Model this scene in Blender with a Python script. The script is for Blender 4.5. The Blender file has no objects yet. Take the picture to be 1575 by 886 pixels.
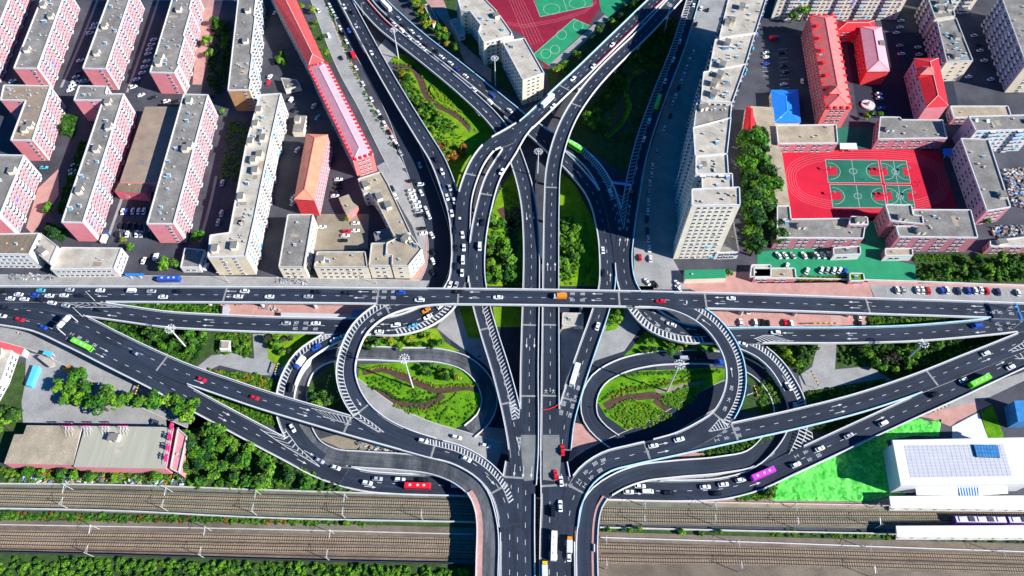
import bpy, bmesh, math, random
from mathutils import Vector, Matrix
import numpy as np

# ------------------------------------------------------------------ camera, sky, sun, exposure
SC = bpy.context.scene
COL = SC.collection
RAD = math.radians
F_PX, TILT, CAM_H, CX, CY = 1050.0, RAD(57.7), 300.0, 787.5, 443.0
SD, CD = math.sin(TILT), math.cos(TILT)
CAM = (0.0, -CAM_H / math.tan(TILT), CAM_H)
cam = bpy.data.cameras.new('camera')
cam.sensor_fit = 'HORIZONTAL'; cam.sensor_width = 36.0; cam.lens = 36.0 * F_PX / 1575.0
cam.clip_start = 1.0; cam.clip_end = 6000.0
camo = bpy.data.objects.new('camera', cam); COL.objects.link(camo)
camo.location = CAM; camo.rotation_euler = (math.pi / 2 - TILT, 0, 0)
SC.camera = camo
SUN_EL, SUN_AZ = RAD(32.0), math.atan2(-0.36, 0.93)      # direction towards the sun in the xy plane
sun_dir = Vector((math.cos(SUN_EL) * math.cos(SUN_AZ), math.cos(SUN_EL) * math.sin(SUN_AZ), math.sin(SUN_EL)))
world = bpy.data.worlds.new('World'); SC.world = world; world.use_nodes = True
wn = world.node_tree; sky = wn.nodes.new('ShaderNodeTexSky'); sky.sky_type = 'NISHITA'; sky.sun_disc = False
sky.sun_elevation = SUN_EL; sky.sun_rotation = math.pi / 2 - SUN_AZ; sky.air_density = 1.0; sky.dust_density = 0.3; sky.ozone_density = 8.0; sky.altitude = 500
bgn = wn.nodes['Background']; bgn.inputs['Strength'].default_value = 0.07
hsv = wn.nodes.new('ShaderNodeHueSaturation'); hsv.inputs['Saturation'].default_value = 1.5; wn.links.new(sky.outputs['Color'], hsv.inputs['Color']); wn.links.new(hsv.outputs['Color'], bgn.inputs['Color'])
sl = bpy.data.lights.new('sun', 'SUN'); sl.energy = 5.0; sl.angle = RAD(0.5); sl.color = (1.0, 0.965, 0.91)
so = bpy.data.objects.new('sun', sl); COL.objects.link(so); so.location = (200, -100, 400)
so.rotation_euler = sun_dir.to_track_quat('Z', 'Y').to_euler()
SC.view_settings.view_transform = 'Standard'; SC.view_settings.look = 'None'
SC.view_settings.exposure = 0.88; SC.view_settings.gamma = 1.0; SC.view_settings.use_curve_mapping = False
try:
    SC.cycles.max_bounces = 5; SC.cycles.diffuse_bounces = 3; SC.cycles.glossy_bounces = 2; SC.cycles.transmission_bounces = 2
    SC.cycles.sample_clamp_indirect = 4.0
except Exception:
    pass

# ------------------------------------------------------------------ helpers
def P(px, py, z=0.0):
    "point on the level z that the photograph shows at (px, py)"
    u = (px - CX) / F_PX; v = (CY - py) / F_PX
    d = (u, CD + v * SD, -SD + v * CD); t = (z - CAM_H) / d[2]
    return Vector((CAM[0] + t * d[0], CAM[1] + t * d[1], z))
def Q(p):
    X, Y, Z = p[0] - CAM[0], p[1] - CAM[1], p[2] - CAM[2]
    w = Y * CD - Z * SD
    return (CX + F_PX * X / w, CY - F_PX * (Y * SD + Z * CD) / w)
TILE = {r + str(c + 1): (x, y) for r, y in zip('abcd', (0, 220, 440, 660)) for c, x in enumerate((0, 390, 780, 1175))}
ZK = 1575 / 400.0
def t(tile, *xy):
    x0, y0 = TILE[tile]
    return [(x0 + xy[i] / ZK, y0 + xy[i + 1] / ZK) for i in range(0, len(xy), 2)]
def px(*xy): return [(xy[i], xy[i + 1]) for i in range(0, len(xy), 2)]
ORD = ['first', 'second', 'third', 'fourth', 'fifth', 'sixth', 'seventh', 'eighth', 'ninth', 'tenth', 'eleventh', 'twelfth', 'thirteenth',
       'fourteenth', 'fifteenth', 'sixteenth', 'seventeenth', 'eighteenth', 'nineteenth', 'twentieth', 'twenty-first', 'twenty-second',
       'twenty-third', 'twenty-fourth', 'twenty-fifth', 'twenty-sixth', 'twenty-seventh', 'twenty-eighth', 'twenty-ninth', 'thirtieth']

MATS = {}
def mat(name, col, rough=0.8, var=0.18, scale=0.35, fine=0.0, fscale=6.0, col2=None, bump=0.0, metal=0.0, spec=0.3, obj_rand=0.0, stretch=None, col3=None):
    if name in MATS: return MATS[name]
    m = bpy.data.materials.new(name); m.use_nodes = True; MATS[name] = m
    nt = m.node_tree; b = nt.nodes['Principled BSDF']
    b.inputs['Roughness'].default_value = rough; b.inputs['Metallic'].default_value = metal
    b.inputs['Specular IOR Level'].default_value = spec
    tc = nt.nodes.new('ShaderNodeTexCoord'); src = tc.outputs['Object']
    if stretch:
        mp = nt.nodes.new('ShaderNodeMapping'); mp.inputs['Scale'].default_value = stretch
        nt.links.new(src, mp.inputs['Vector']); src = mp.outputs['Vector']
    n1 = nt.nodes.new('ShaderNodeTexNoise'); n1.inputs['Scale'].default_value = scale; n1.inputs['Detail'].default_value = 6; n1.inputs['Roughness'].default_value = 0.65
    nt.links.new(src, n1.inputs['Vector'])
    rp = nt.nodes.new('ShaderNodeValToRGB'); rp.color_ramp.elements[0].position = 0.32; rp.color_ramp.elements[1].position = 0.68
    c2 = col2 if col2 else tuple(min(1, c * (1 + var)) for c in col)
    c1 = col if col2 else tuple(c * (1 - var) for c in col)
    rp.color_ramp.elements[0].color = (*c1, 1); rp.color_ramp.elements[1].color = (*c2, 1)
    if col3:
        rp.color_ramp.elements[1].position = 0.6; e3 = rp.color_ramp.elements.new(0.74); e3.color = (*col3, 1)
    nt.links.new(n1.outputs['Fac'], rp.inputs['Fac']); out = rp.outputs['Color']
    if fine > 0:
        n2 = nt.nodes.new('ShaderNodeTexNoise'); n2.inputs['Scale'].default_value = fscale; n2.inputs['Detail'].default_value = 3
        nt.links.new(src, n2.inputs['Vector'])
        mr = nt.nodes.new('ShaderNodeMapRange'); mr.inputs['From Min'].default_value = 0.3; mr.inputs['From Max'].default_value = 0.7
        mr.inputs['To Min'].default_value = 1 - fine; mr.inputs['To Max'].default_value = 1 + fine
        nt.links.new(n2.outputs['Fac'], mr.inputs['Value'])
        mx = nt.nodes.new('ShaderNodeVectorMath'); mx.operation = 'SCALE'
        nt.links.new(out, mx.inputs[0]); nt.links.new(mr.outputs['Result'], mx.inputs['Scale']); out = mx.outputs['Vector']
        if bump > 0:
            bp = nt.nodes.new('ShaderNodeBump'); bp.inputs['Strength'].default_value = bump; bp.inputs['Distance'].default_value = 0.3
            nt.links.new(n2.outputs['Fac'], bp.inputs['Height']); nt.links.new(bp.outputs['Normal'], b.inputs['Normal'])
    if obj_rand > 0:
        oi = nt.nodes.new('ShaderNodeObjectInfo'); hs = nt.nodes.new('ShaderNodeHueSaturation')
        m2 = nt.nodes.new('ShaderNodeMapRange'); m2.inputs['To Min'].default_value = 1 - obj_rand; m2.inputs['To Max'].default_value = 1 + obj_rand
        nt.links.new(oi.outputs['Random'], m2.inputs['Value']); nt.links.new(m2.outputs['Result'], hs.inputs['Value'])
        m3 = nt.nodes.new('ShaderNodeMapRange'); m3.inputs['To Min'].default_value = 0.5 + obj_rand * 0.07; m3.inputs['To Max'].default_value = 0.5 - obj_rand * 0.07
        nt.links.new(oi.outputs['Random'], m3.inputs['Value']); nt.links.new(m3.outputs['Result'], hs.inputs['Hue'])
        nt.links.new(out, hs.inputs['Color']); out = hs.outputs['Color']
    nt.links.new(out, b.inputs['Base Color'])
    return m
M = mat
M('ground', (0.055, 0.057, 0.072), var=0.4, scale=0.05, fine=0.15, fscale=1.2)
M('asphalt', (0.018, 0.026, 0.044), rough=0.85, var=0.22, scale=0.1, fine=0.14, fscale=1.5)
M('asphalt_worn', (0.03, 0.037, 0.05), rough=0.85, scale=0.07, fine=0.2, fscale=0.9, col2=(0.13, 0.138, 0.15), stretch=(2.2, 0.55, 1))
M('asphalt_grey', (0.04, 0.05, 0.075), rough=0.85, var=0.2, scale=0.1, fine=0.14, fscale=1.5)
M('concrete_road', (0.28, 0.28, 0.28), var=0.2, scale=0.1, fine=0.1, fscale=1.1)
M('concrete', (0.5, 0.49, 0.46), var=0.14, scale=0.25, fine=0.08)
M('white_concrete', (0.6, 0.61, 0.62), var=0.08, scale=0.3, fine=0.06)
M('cyan_rail', (0.42, 0.68, 0.78), rough=0.4, var=0.15)
M('paint', (0.55, 0.56, 0.56), var=0.06, scale=0.8, fine=0.12, fscale=3)
M('pale_joint', (0.25, 0.25, 0.24), var=0.2, scale=0.5)
M('pink_paving', (0.45, 0.25, 0.22), var=0.16, scale=0.2, fine=0.14, fscale=2.0)
M('pink_kerb', (0.6, 0.43, 0.38), var=0.1)
M('lawn', (0.045, 0.15, 0.008), scale=0.16, col2=(0.13, 0.31, 0.012), col3=(0.24, 0.33, 0.03), fine=0.3, fscale=1.6, bump=0.6, rough=0.95, spec=0.05)
M('lawn_yellow', (0.08, 0.2, 0.008), scale=0.13, col2=(0.2, 0.34, 0.015), col3=(0.34, 0.36, 0.05), fine=0.3, fscale=1.6, bump=0.6, rough=0.95, spec=0.05)
M('soil', (0.06, 0.028, 0.025), scale=0.4, col2=(0.11, 0.06, 0.045), fine=0.3, fscale=3, rough=0.95)
M('dry_ground', (0.2, 0.17, 0.12), scale=0.12, col2=(0.3, 0.26, 0.2), fine=0.2, fscale=2, rough=0.95)
M('undergrowth_soil', (0.02, 0.045, 0.012), scale=0.3, col2=(0.05, 0.1, 0.02), fine=0.4, fscale=2, rough=0.95)
M('track_maroon', (0.22, 0.007, 0.03), var=0.15, scale=0.1, fine=0.08)
M('track_paint', (0.62, 0.22, 0.24), var=0.1)
M('roof_sheet', (0.36, 0.355, 0.28), var=0.1, scale=0.2, fine=0.08, stretch=(3, .2, 1))
M('worn_concrete', (0.17, 0.175, 0.17), var=0.25, scale=0.15, fine=0.15)
M('red_track', (0.5, 0.006, 0.03), var=0.2, scale=0.05, fine=0.08, fscale=3)
M('court_green', (0.012, 0.13, 0.085), var=0.25, scale=0.08, fine=0.08)
M('field_green', (0.015, 0.24, 0.11), var=0.15, scale=0.15, fine=0.1)
M('net_green', (0.035, 0.42, 0.03), scale=0.2, col2=(0.16, 0.74, 0.12), fine=0.35, fscale=0.7, bump=1.0, rough=0.7)
M('ballast_grey', (0.135, 0.14, 0.105), var=0.32, scale=0.07, fine=0.35, fscale=2.5)
M('ballast_brown', (0.165, 0.132, 0.1), var=0.34, scale=0.07, fine=0.35, fscale=2.5)
M('rail_rust', (0.06, 0.03, 0.022), var=0.2, rough=0.6)
M('sleeper_concrete', (0.34, 0.27, 0.18), var=0.15)
M('steel', (0.75, 0.77, 0.78), rough=0.35, var=0.06, metal=0.2)
M('dark_steel', (0.05, 0.055, 0.065), rough=0.5, var=0.1)
M('glass', (0.012, 0.02, 0.04), rough=0.12, var=0.4, scale=1.0, spec=0.6)
M('window_glass', (0.03, 0.045, 0.075), rough=0.2, var=0.5, scale=0.3, spec=0.5, obj_rand=0.5)
M('frame_white', (0.58, 0.58, 0.58), var=0.05)
M('tyre', (0.015, 0.015, 0.016), rough=0.9, var=0.1)

def deck_wear(m, amount=0.35):
    "tyre-darkened lanes, streaks along the traffic and square repairs, laid along the road by its own UV (metres across, metres along)"
    nt = m.node_tree; b = nt.nodes['Principled BSDF']; src = b.inputs['Base Color'].links[0].from_socket
    uv = nt.nodes.new('ShaderNodeUVMap'); uv.uv_map = 'along'
    mp = nt.nodes.new('ShaderNodeMapping'); mp.inputs['Scale'].default_value = (0.9, 0.035, 1); nt.links.new(uv.outputs['UV'], mp.inputs['Vector'])
    n1 = nt.nodes.new('ShaderNodeTexNoise'); n1.inputs['Scale'].default_value = 1.0; n1.inputs['Detail'].default_value = 4; nt.links.new(mp.outputs['Vector'], n1.inputs['Vector'])
    r1 = nt.nodes.new('ShaderNodeMapRange'); r1.inputs['From Min'].default_value = .3; r1.inputs['From Max'].default_value = .7; r1.inputs['To Min'].default_value = 1 - amount * .7; r1.inputs['To Max'].default_value = 1 + amount; nt.links.new(n1.outputs['Fac'], r1.inputs['Value'])
    mp2 = nt.nodes.new('ShaderNodeMapping'); mp2.inputs['Scale'].default_value = (0.26, 0.045, 1); nt.links.new(uv.outputs['UV'], mp2.inputs['Vector'])
    vo = nt.nodes.new('ShaderNodeTexVoronoi'); vo.distance = 'CHEBYCHEV'; vo.inputs['Scale'].default_value = 1.0; nt.links.new(mp2.outputs['Vector'], vo.inputs['Vector'])
    bw = nt.nodes.new('ShaderNodeRGBToBW'); nt.links.new(vo.outputs['Color'], bw.inputs['Color'])
    r2 = nt.nodes.new('ShaderNodeMapRange'); r2.inputs['From Min'].default_value = .25; r2.inputs['From Max'].default_value = .75; r2.inputs['To Min'].default_value = .88; r2.inputs['To Max'].default_value = 1.16; nt.links.new(bw.outputs['Val'], r2.inputs['Value'])
    mu = nt.nodes.new('ShaderNodeMath'); mu.operation = 'MULTIPLY'; nt.links.new(r1.outputs['Result'], mu.inputs[0]); nt.links.new(r2.outputs['Result'], mu.inputs[1])
    vm = nt.nodes.new('ShaderNodeVectorMath'); vm.operation = 'SCALE'; nt.links.new(src, vm.inputs[0]); nt.links.new(mu.outputs['Value'], vm.inputs['Scale']); nt.links.new(vm.outputs['Vector'], b.inputs['Base Color'])
M('deck_asphalt', (0.018, 0.026, 0.044), rough=0.85, var=0.2, scale=0.08, fine=0.12, fscale=1.5); deck_wear(MATS['deck_asphalt'])
deck_wear(MATS['asphalt_worn'], .3)

class MB:
    def __init__(s): s.v = []; s.f = []; s.m = []
    def poly(s, pts, mi=0):
        n = len(s.v); s.v += [tuple(p) for p in pts]; s.f.append(tuple(range(n, n + len(pts)))); s.m.append(mi)
    def prism(s, pts, z0, z1, mi=0, top=None, bottom=False):
        "upright prism over a counter-clockwise outline"
        n = len(pts); b = len(s.v)
        s.v += [(p[0], p[1], z0) for p in pts] + [(p[0], p[1], z1) for p in pts]
        for i in range(n):
            j = (i + 1) % n; s.f.append((b + i, b + j, b + n + j, b + n + i)); s.m.append(mi)
        s.f.append(tuple(b + n + i for i in range(n))); s.m.append(mi if top is None else top)
        if bottom: s.f.append(tuple(b + i for i in reversed(range(n)))); s.m.append(mi)
    def box(s, c, size, rz=0.0, mi=0):
        hx, hy, hz = size[0] / 2, size[1] / 2, size[2] / 2; ca, sa = math.cos(rz), math.sin(rz); b = len(s.v)
        for dz in (-hz, hz):
            for dx, dy in ((-hx, -hy), (hx, -hy), (hx, hy), (-hx, hy)):
                s.v.append((c[0] + dx * ca - dy * sa, c[1] + dx * sa + dy * ca, c[2] + dz))
        for q in ((3, 2, 1, 0), (4, 5, 6, 7), (0, 1, 5, 4), (1, 2, 6, 5), (2, 3, 7, 6), (3, 0, 4, 7)):
            s.f.append(tuple(b + i for i in q)); s.m.append(mi)
    def tube(s, a, b_, r0, r1=None, n=8, mi=0, cap=True):
        r1 = r0 if r1 is None else r1; a = Vector(a); b_ = Vector(b_); d = (b_ - a).normalized()
        u = d.orthogonal().normalized(); w = d.cross(u); k = len(s.v)
        for c, r in ((a, r0), (b_, r1)):
            for i in range(n):
                an = 2 * math.pi * i / n; s.v.append(tuple(c + u * (r * math.cos(an)) + w * (r * math.sin(an))))
        for i in range(n):
            j = (i + 1) % n; s.f.append((k + i, k + j, k + n + j, k + n + i)); s.m.append(mi)
        if cap: s.f.append(tuple(k + n + i for i in range(n))); s.m.append(mi)
    def mesh(s, name, mats, off=(0, 0, 0), smooth=False):
        me = bpy.data.meshes.new(name)
        if any(off): vv = [(x - off[0], y - off[1], z - off[2]) for x, y, z in s.v]
        else: vv = s.v
        me.from_pydata(vv, [], s.f)
        for m in (mats if isinstance(mats, (list, tuple)) else [mats]): me.materials.append(MATS[m] if isinstance(m, str) else m)
        if any(s.m): me.polygons.foreach_set('material_index', s.m)
        if smooth: me.polygons.foreach_set('use_smooth', [True] * len(me.polygons))
        me.update(); return me
    def build(s, name, mats, parent=None, smooth=False):
        off = tuple(parent.matrix_basis.translation) if parent else (0, 0, 0)
        if parent and parent.parent: off = tuple(Vector(off) + parent.parent.matrix_basis.translation)
        o = bpy.data.objects.new(name, s.mesh(name, mats, off, smooth)); COL.objects.link(o)
        if parent: o.parent = parent
        return o
def thing(name, label, cat, loc=(0, 0, 0), group=None, rz=0.0):
    o = bpy.data.objects.new(name, None); COL.objects.link(o); o.location = loc; o.rotation_euler = (0, 0, rz); o.empty_display_size = 0.5
    o['label'] = label; o['category'] = cat
    if group: o['group'] = group
    return o
def tag(o, label=None, cat=None, group=None, kind=None):
    if label: o['label'] = label
    if cat: o['category'] = cat
    if group: o['group'] = group
    if kind: o['kind'] = kind
    return o
def inst(name, mesh, parent=None, loc=(0, 0, 0), rz=0.0, scale=None):
    o = bpy.data.objects.new(name, mesh); COL.objects.link(o); o.location = loc; o.rotation_euler = (0, 0, rz)
    if scale: o.scale = scale
    if parent: o.parent = parent
    return o
def ccw(pts):
    a = sum(pts[i][0] * pts[(i + 1) % len(pts)][1] - pts[(i + 1) % len(pts)][0] * pts[i][1] for i in range(len(pts)))
    return list(pts) if a > 0 else list(reversed(pts))
def inside(x, y, poly):
    c = False; n = len(poly); j = n - 1
    for i in range(n):
        xi, yi = poly[i][0], poly[i][1]; xj, yj = poly[j][0], poly[j][1]
        if (yi > y) != (yj > y) and x < (xj - xi) * (y - yi) / (yj - yi) + xi: c = not c
        j = i
    return c
def spline(cp, step=3.0):
    "Catmull-Rom through control vectors (any dimension), resampled about every step metres in xy"
    cp = [np.array(c, float) for c in cp]; cp = [2 * cp[0] - cp[1]] + cp + [2 * cp[-1] - cp[-2]]; out = []
    for i in range(1, len(cp) - 2):
        p0, p1, p2, p3 = cp[i - 1:i + 3]; n = max(2, int(np.hypot(*(p2 - p1)[:2]) / step))
        # centripetal-like: scale tangents by the segment length to avoid overshoot
        d0, d1, d2 = (max(1e-6, np.hypot(*(b - a)[:2])) for a, b in ((p0, p1), (p1, p2), (p2, p3)))
        m1 = d1 * ((p1 - p0) / d0 - (p2 - p0) / (d0 + d1) + (p2 - p1) / d1); m2 = d1 * ((p2 - p1) / d1 - (p3 - p1) / (d1 + d2) + (p3 - p2) / d2)
        for k in range(n):
            s = k / n; s2 = s * s; s3 = s2 * s
            out.append((2 * s3 - 3 * s2 + 1) * p1 + (s3 - 2 * s2 + s) * m1 + (-2 * s3 + 3 * s2) * p2 + (s3 - s2) * m2)
    out.append(cp[-2]); return np.array(out)
def clip01(x): return max(0.0, min(1.0, x))

# ------------------------------------------------------------------ ground
g = MB(); g.poly([(-1500, -700, -0.06), (1500, -700, -0.06), (1500, 2200, -0.06), (-1500, 2200, -0.06)])
tag(g.build('ground', 'ground'), kind='structure')
def sheet(name, material, pts, lv=1, z=0.0):
    "flat piece of ground outlined in the photograph, lv steps of 8 mm above the base"
    zz = z + lv * 0.012; m = MB(); m.poly(ccw([P(x, y, zz) for x, y in pts]))
    bm = bmesh.new(); o = m.build(name, material); bm.from_mesh(o.data); bmesh.ops.triangulate(bm, faces=bm.faces[:]); bm.to_mesh(o.data); bm.free()
    return tag(o, kind='structure')
# ------------------------------------------------------------------ roads
# name: (label, kind, list of (px, py, z, width), lanes, left parapet, right parapet, surface)
W = 'white_concrete'; CY_ = 'cyan_rail'
ROADS = {}
def road(key, label, pts, w=9.0, lanes=2, lp=W, rp=W, surf='asphalt', ground=False, name='flyover', dash=True, dirf=1):
    cp = []
    for p in pts:
        zz = p[2]; q = P(p[0], p[1], zz); cp.append((q.x, q.y, zz, p[3] if len(p) > 3 else w))
    s = spline(cp)
    d = np.gradient(s[:, :2], axis=0); d /= np.maximum(1e-9, np.hypot(d[:, 0], d[:, 1]))[:, None]
    nrm = np.stack([-d[:, 1], d[:, 0]], 1)                      # to the left of travel
    L = np.concatenate([[0], np.cumsum(np.hypot(*np.diff(s[:, :2], axis=0).T))])
    ROADS[key] = dict(key=key, label=label, s=s, d=d, n=nrm, L=L, lanes=lanes, lp=lp, rp=rp, surf=surf, ground=ground, name=name, order=len(ROADS), dash=dash, dirf=dirf)
# lowest priority first: later decks lie on top where two run together
road('oval_l', 'grey ground level loop road round the grassy oval west of the main bridge', [(752, 900, 7), (750, 800, 7), (738, 762, 7), (708, 734, 6), (669, 718, 4.5), (618, 711, 3), (555, 707, 1.6), (509, 702, .8), (484, 688, .4), (469, 664, .2), (461, 630, .2), (461, 600, .2), (471, 572, .2), (491, 554, .2), (517, 545, .2), (557, 543.6, .2), (618, 546, .2), (677, 548, .2), (720, 562, .2), (746, 590, .2), (753, 618, .2), (743, 645, .2), (722, 664, .2)], w=7.7, surf='asphalt_worn', dash=False)
road('oval_r', 'dark ground level loop road round the grassy oval east of the main bridge', [(901, 900, 7), (902, 812, 7), (908, 779, 7), (922, 760, 6.5), (945, 744, 6.2), (983, 729, 5), (1034, 722, 3.5), (1110, 715, 1.8), (1156, 705, .9), (1187, 675, .4), (1203, 640, .2), (1195, 608, .2), (1171, 577, .2), (1140, 559, .2), (1100, 551, .2), (1050, 550, .2), (1000, 553, .2), (950, 566, .2), (920, 585, .2), (906, 615, .2), (909, 645, .2), (925, 665, .2), (945, 680, .2)], w=7.7, surf='asphalt', dash=False)
road('front_low', 'low road beside the railway that dips under the main bridge', [(-45, 480, 6.4), (0, 487, 6.5), (60, 498, 7), (110, 520, 7), (182, 556, 7), (244, 587, 6), (307, 621, 4.8), (372, 656, 3.2), (440, 692, 1.4), (506, 725, 0.5), (560, 740, 0.3), (605, 744, 0.3), (700, 747, 0.3), (760, 749, .3), (870, 752, .3), (940, 753, .3), (1008, 755, .3), (1053, 755, .5), (1110, 752, .8), (1158, 740, 1.2), (1209, 717, 2), (1280, 684, 3.5), (1332, 660, 4.5), (1402, 628, 5.5), (1471, 597, 6.5), (1520, 574, 7), (1575, 549, 7), (1650, 515, 7)], w=9.4)
road('ramp_w', 'hatched ramp curving down west of the grassy oval', [(570, 504, 6), (528, 512, 5.8), (491, 530, 5), (464, 550, 4), (445, 582, 3), (438, 612, 2.4), (440, 640, 1.8), (450, 664, 1.4), (472, 693, .9), (500, 715, .6), (530, 732, .4)], w=8.2, dash=False)
road('ramp_e', 'hatched ramp curving down east of the grassy oval', [(1100, 517, 6), (1142, 528, 5.5), (1172, 543, 5), (1193, 562, 4), (1212, 590, 3), (1225, 618, 2.2), (1228, 645, 1.6), (1222, 672, 1.5), (1207, 697, 1.6), (1180, 724, 1.4), (1150, 742, 1)], w=8.2, dash=False)
road('nw_east', 'north-west flyover carriageway jammed with cars', [(562, -40, 4.5), (583, 0, 4.8), (610, 27, 5), (644, 57, 5), (695, 97, 5), (745, 137, 5), (783, 168, 5), (820, 196, 5), (850, 214, 5), (881, 229, 5), (912, 256, 5), (930, 284, 5.2), (941, 314, 5.5), (950, 350, 5.8), (957, 390, 6), (961, 430, 6)], w=9.0, lanes=2, lp=CY_, rp=W, dirf=-1)
road('nw_mid', 'curved ramp bending north-west under the tall flyovers', [(783, 175, 5), (825, 207, 5), (856, 235, 5), (883, 261, 5), (911, 296, 5.2), (930, 357, 5.5), (934, 400, 5.8), (933, 443, 6), (925, 474, 6), (902, 541, 6.3), (878, 615, 6.8), (869, 650, 7), (864, 690, 7)], w=8.6, lp=CY_)
road('nw_west', 'south-bound carriageway from the north-west into the main bridge', [(520, -45, 4.5), (554, 0, 4.8), (590, 40, 5), (630, 72, 5), (669, 103, 5), (720, 146, 5), (758, 183, 5), (780, 212, 5), (797, 252, 5), (812, 309, 5.3), (817, 372, 5.7), (817, 443, 6), (815.5, 500, 6), (814, 580, 6.4), (814, 650, 7), (813, 700, 7), (810, 745, 7)], w=8.8)
road('main_l', 'west carriageway of the main bridge over the railway', [(800, 712, 7, 13), (798, 735, 7, 14), (797, 760, 7, 14.5), (796, 820, 7, 14.5), (796, 900, 7, 14.5), (796, 960, 7, 14.5)], lanes=4)
road('main_r', 'east carriageway of the main bridge over the railway', [(852, 712, 7, 12), (854, 735, 7, 13), (857, 770, 7, 14), (857, 820, 7, 14.5), (857, 900, 7, 14.5), (857, 960, 7, 14.5)], lanes=4)
road('ne_east', 'north-bound flyover bending away to the north-east', [(848, 748, 7), (846, 705, 7), (846, 650, 7), (846.5, 560, 6.4), (847, 443, 6), (847.5, 370, 7.5), (848.5, 309, 9), (851, 262, 10), (860, 222, 11), (878, 178, 11.5), (898, 147, 12), (932, 107, 12), (950, 89, 12), (995, 46, 11), (1020, 19, 10), (1060, -25, 9)], w=8.6)
road('ne_west', 'wide flyover coming in from the north-east', [(1036, -24, 9), (1000, 9, 10.2), (965, 43, 11.2), (928, 79, 12), (892, 114, 12), (864, 140, 12), (835, 168, 12), (808, 193, 12), (783, 212, 11.6), (757, 222, 11)], w=9.6, lanes=3, lp=W, rp=CY_)
road('ne_drop', 'upper curved ramp sweeping west into the north-west street', [(800, 196, 12), (783, 206, 11.6), (757, 222, 11), (735, 249, 10), (723, 276, 9), (715, 304, 8), (712, 345, 7), (710.5, 398, 6.2), (708, 435, 6)], w=8.4, lanes=2)
road('ne_south', 'curved flyover turning south past the wooded wedge', [(815, 186, 12.1), (800, 204, 12), (783, 233, 11), (759, 272, 9.5), (744, 321, 8), (735, 372, 7), (733.5, 425, 6), (740, 469, 6), (750, 505, 6), (773, 580, 6.4), (788, 640, 7), (797, 690, 7), (801, 730, 7)], w=8.8)
road('ew_low', 'lower curved road passing under the long flyover on the west', [(-45, 459, 6.2), (0, 461, 6.5), (60, 464, 7), (110, 471, 7.4), (150, 477, 7.5), (200, 484, 7.5), (250, 491, 7.2), (330, 496, 6.8), (400, 499, 6.4), (500, 501, 6.1), (560, 502, 6), (610, 501, 6, 11.5), (650, 489, 6, 13), (683, 467, 6, 12), (701, 440, 6, 10), (707, 400, 6), (706, 360, 6), (701, 325, 6), (690, 290, 6), (672, 245, 5.8), (653, 214, 5.5), (627, 172, 5), (586, 102, 4.5), (555, 45, 4), (531, 0, 4), (505, -50, 4)], w=9.0)
road('ew_low_e', 'lower curved road passing under the long flyover on the east', [(1650, 487, 7.2), (1575, 497, 7.3), (1480, 507, 7.2), (1403, 513, 7), (1299, 516, 6.6), (1180, 516, 6.2), (1095, 516, 6, 9.5), (1045, 511, 6, 11.5), (1011, 497, 6, 13), (985, 474, 6, 12), (965, 440, 6, 10), (959, 398, 6), (962, 365, 6), (970, 310, 6), (980, 255, 5.7), (988, 223, 5.4), (1013, 150, 5), (1042, 76, 4.6), (1066, 0, 4.4), (1080, -45, 4.4)], w=9.0, rp=CY_)
road('join_w', 'upper west ramp flowing down onto the main bridge', [(-45, 468, 6.4), (0, 474, 6.5), (60, 480, 7), (120, 497, 7.2), (179, 526, 7.2), (240, 555, 7.2), (287, 575, 7.2), (338, 593, 7.2), (406, 616, 7.2), (480, 638, 7.2), (545, 657, 7.2), (610, 675, 7.2), (657, 688, 7.2), (707, 702, 7.1), (746, 726, 7), (768, 752, 7), (780, 785, 7), (784, 808, 7)], w=9.2)
road('join_e', 'upper east ramp climbing away from the main bridge', [(1650, 490, 7), (1575, 524, 7.1), (1541, 538, 7.2), (1491, 558, 7.2), (1408, 591, 7.2), (1321, 620, 7.2), (1227, 644, 7.2), (1150, 661, 7.2), (1090, 674, 7.2), (1031, 687, 7.2), (972, 700, 7.2), (932, 711, 7.1), (902, 732, 7), (882, 765, 7), (876, 790, 7), (873, 808, 7)], w=9.2, lp=CY_)
road('loop_w', 'high loop ramp with striped shoulder round the west oval', [(700, 456.5, 12), (654, 459, 12), (618, 466, 11.8), (584, 480, 11.3), (554, 506, 10.5), (538, 539, 9.8), (532, 573, 9), (540, 605, 8.4), (556, 631, 7.9), (582, 654, 7.4), (625, 676, 7.3), (665, 689, 7.2)], w=9.2, lanes=1)
road('loop_e', 'high loop ramp with striped shoulder round the east oval', [(975, 461, 12), (1021, 463, 12), (1067, 479, 11.8), (1095, 499, 11.2), (1118, 529, 10.4), (1129, 556, 9.8), (1132, 584, 9), (1125, 617, 8.4), (1108, 645, 7.8), (1080, 664, 7.4), (1045, 681, 7.3), (1010, 691, 7.2)], w=9.4, lanes=1, lp=CY_)
road('ew', 'long straight flyover crossing the whole interchange from west to east', [(-45, 452.5, 6.2), (0, 452.5, 6.6), (150, 453, 8.2), (300, 453.5, 10), (420, 454, 11.4), (600, 456, 12), (800, 457.5, 12), (1000, 461, 12), (1180, 465.5, 11.6), (1335, 471, 10), (1460, 475, 8.7), (1575, 479, 7.5), (1650, 482, 7)], w=9.4)
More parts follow.
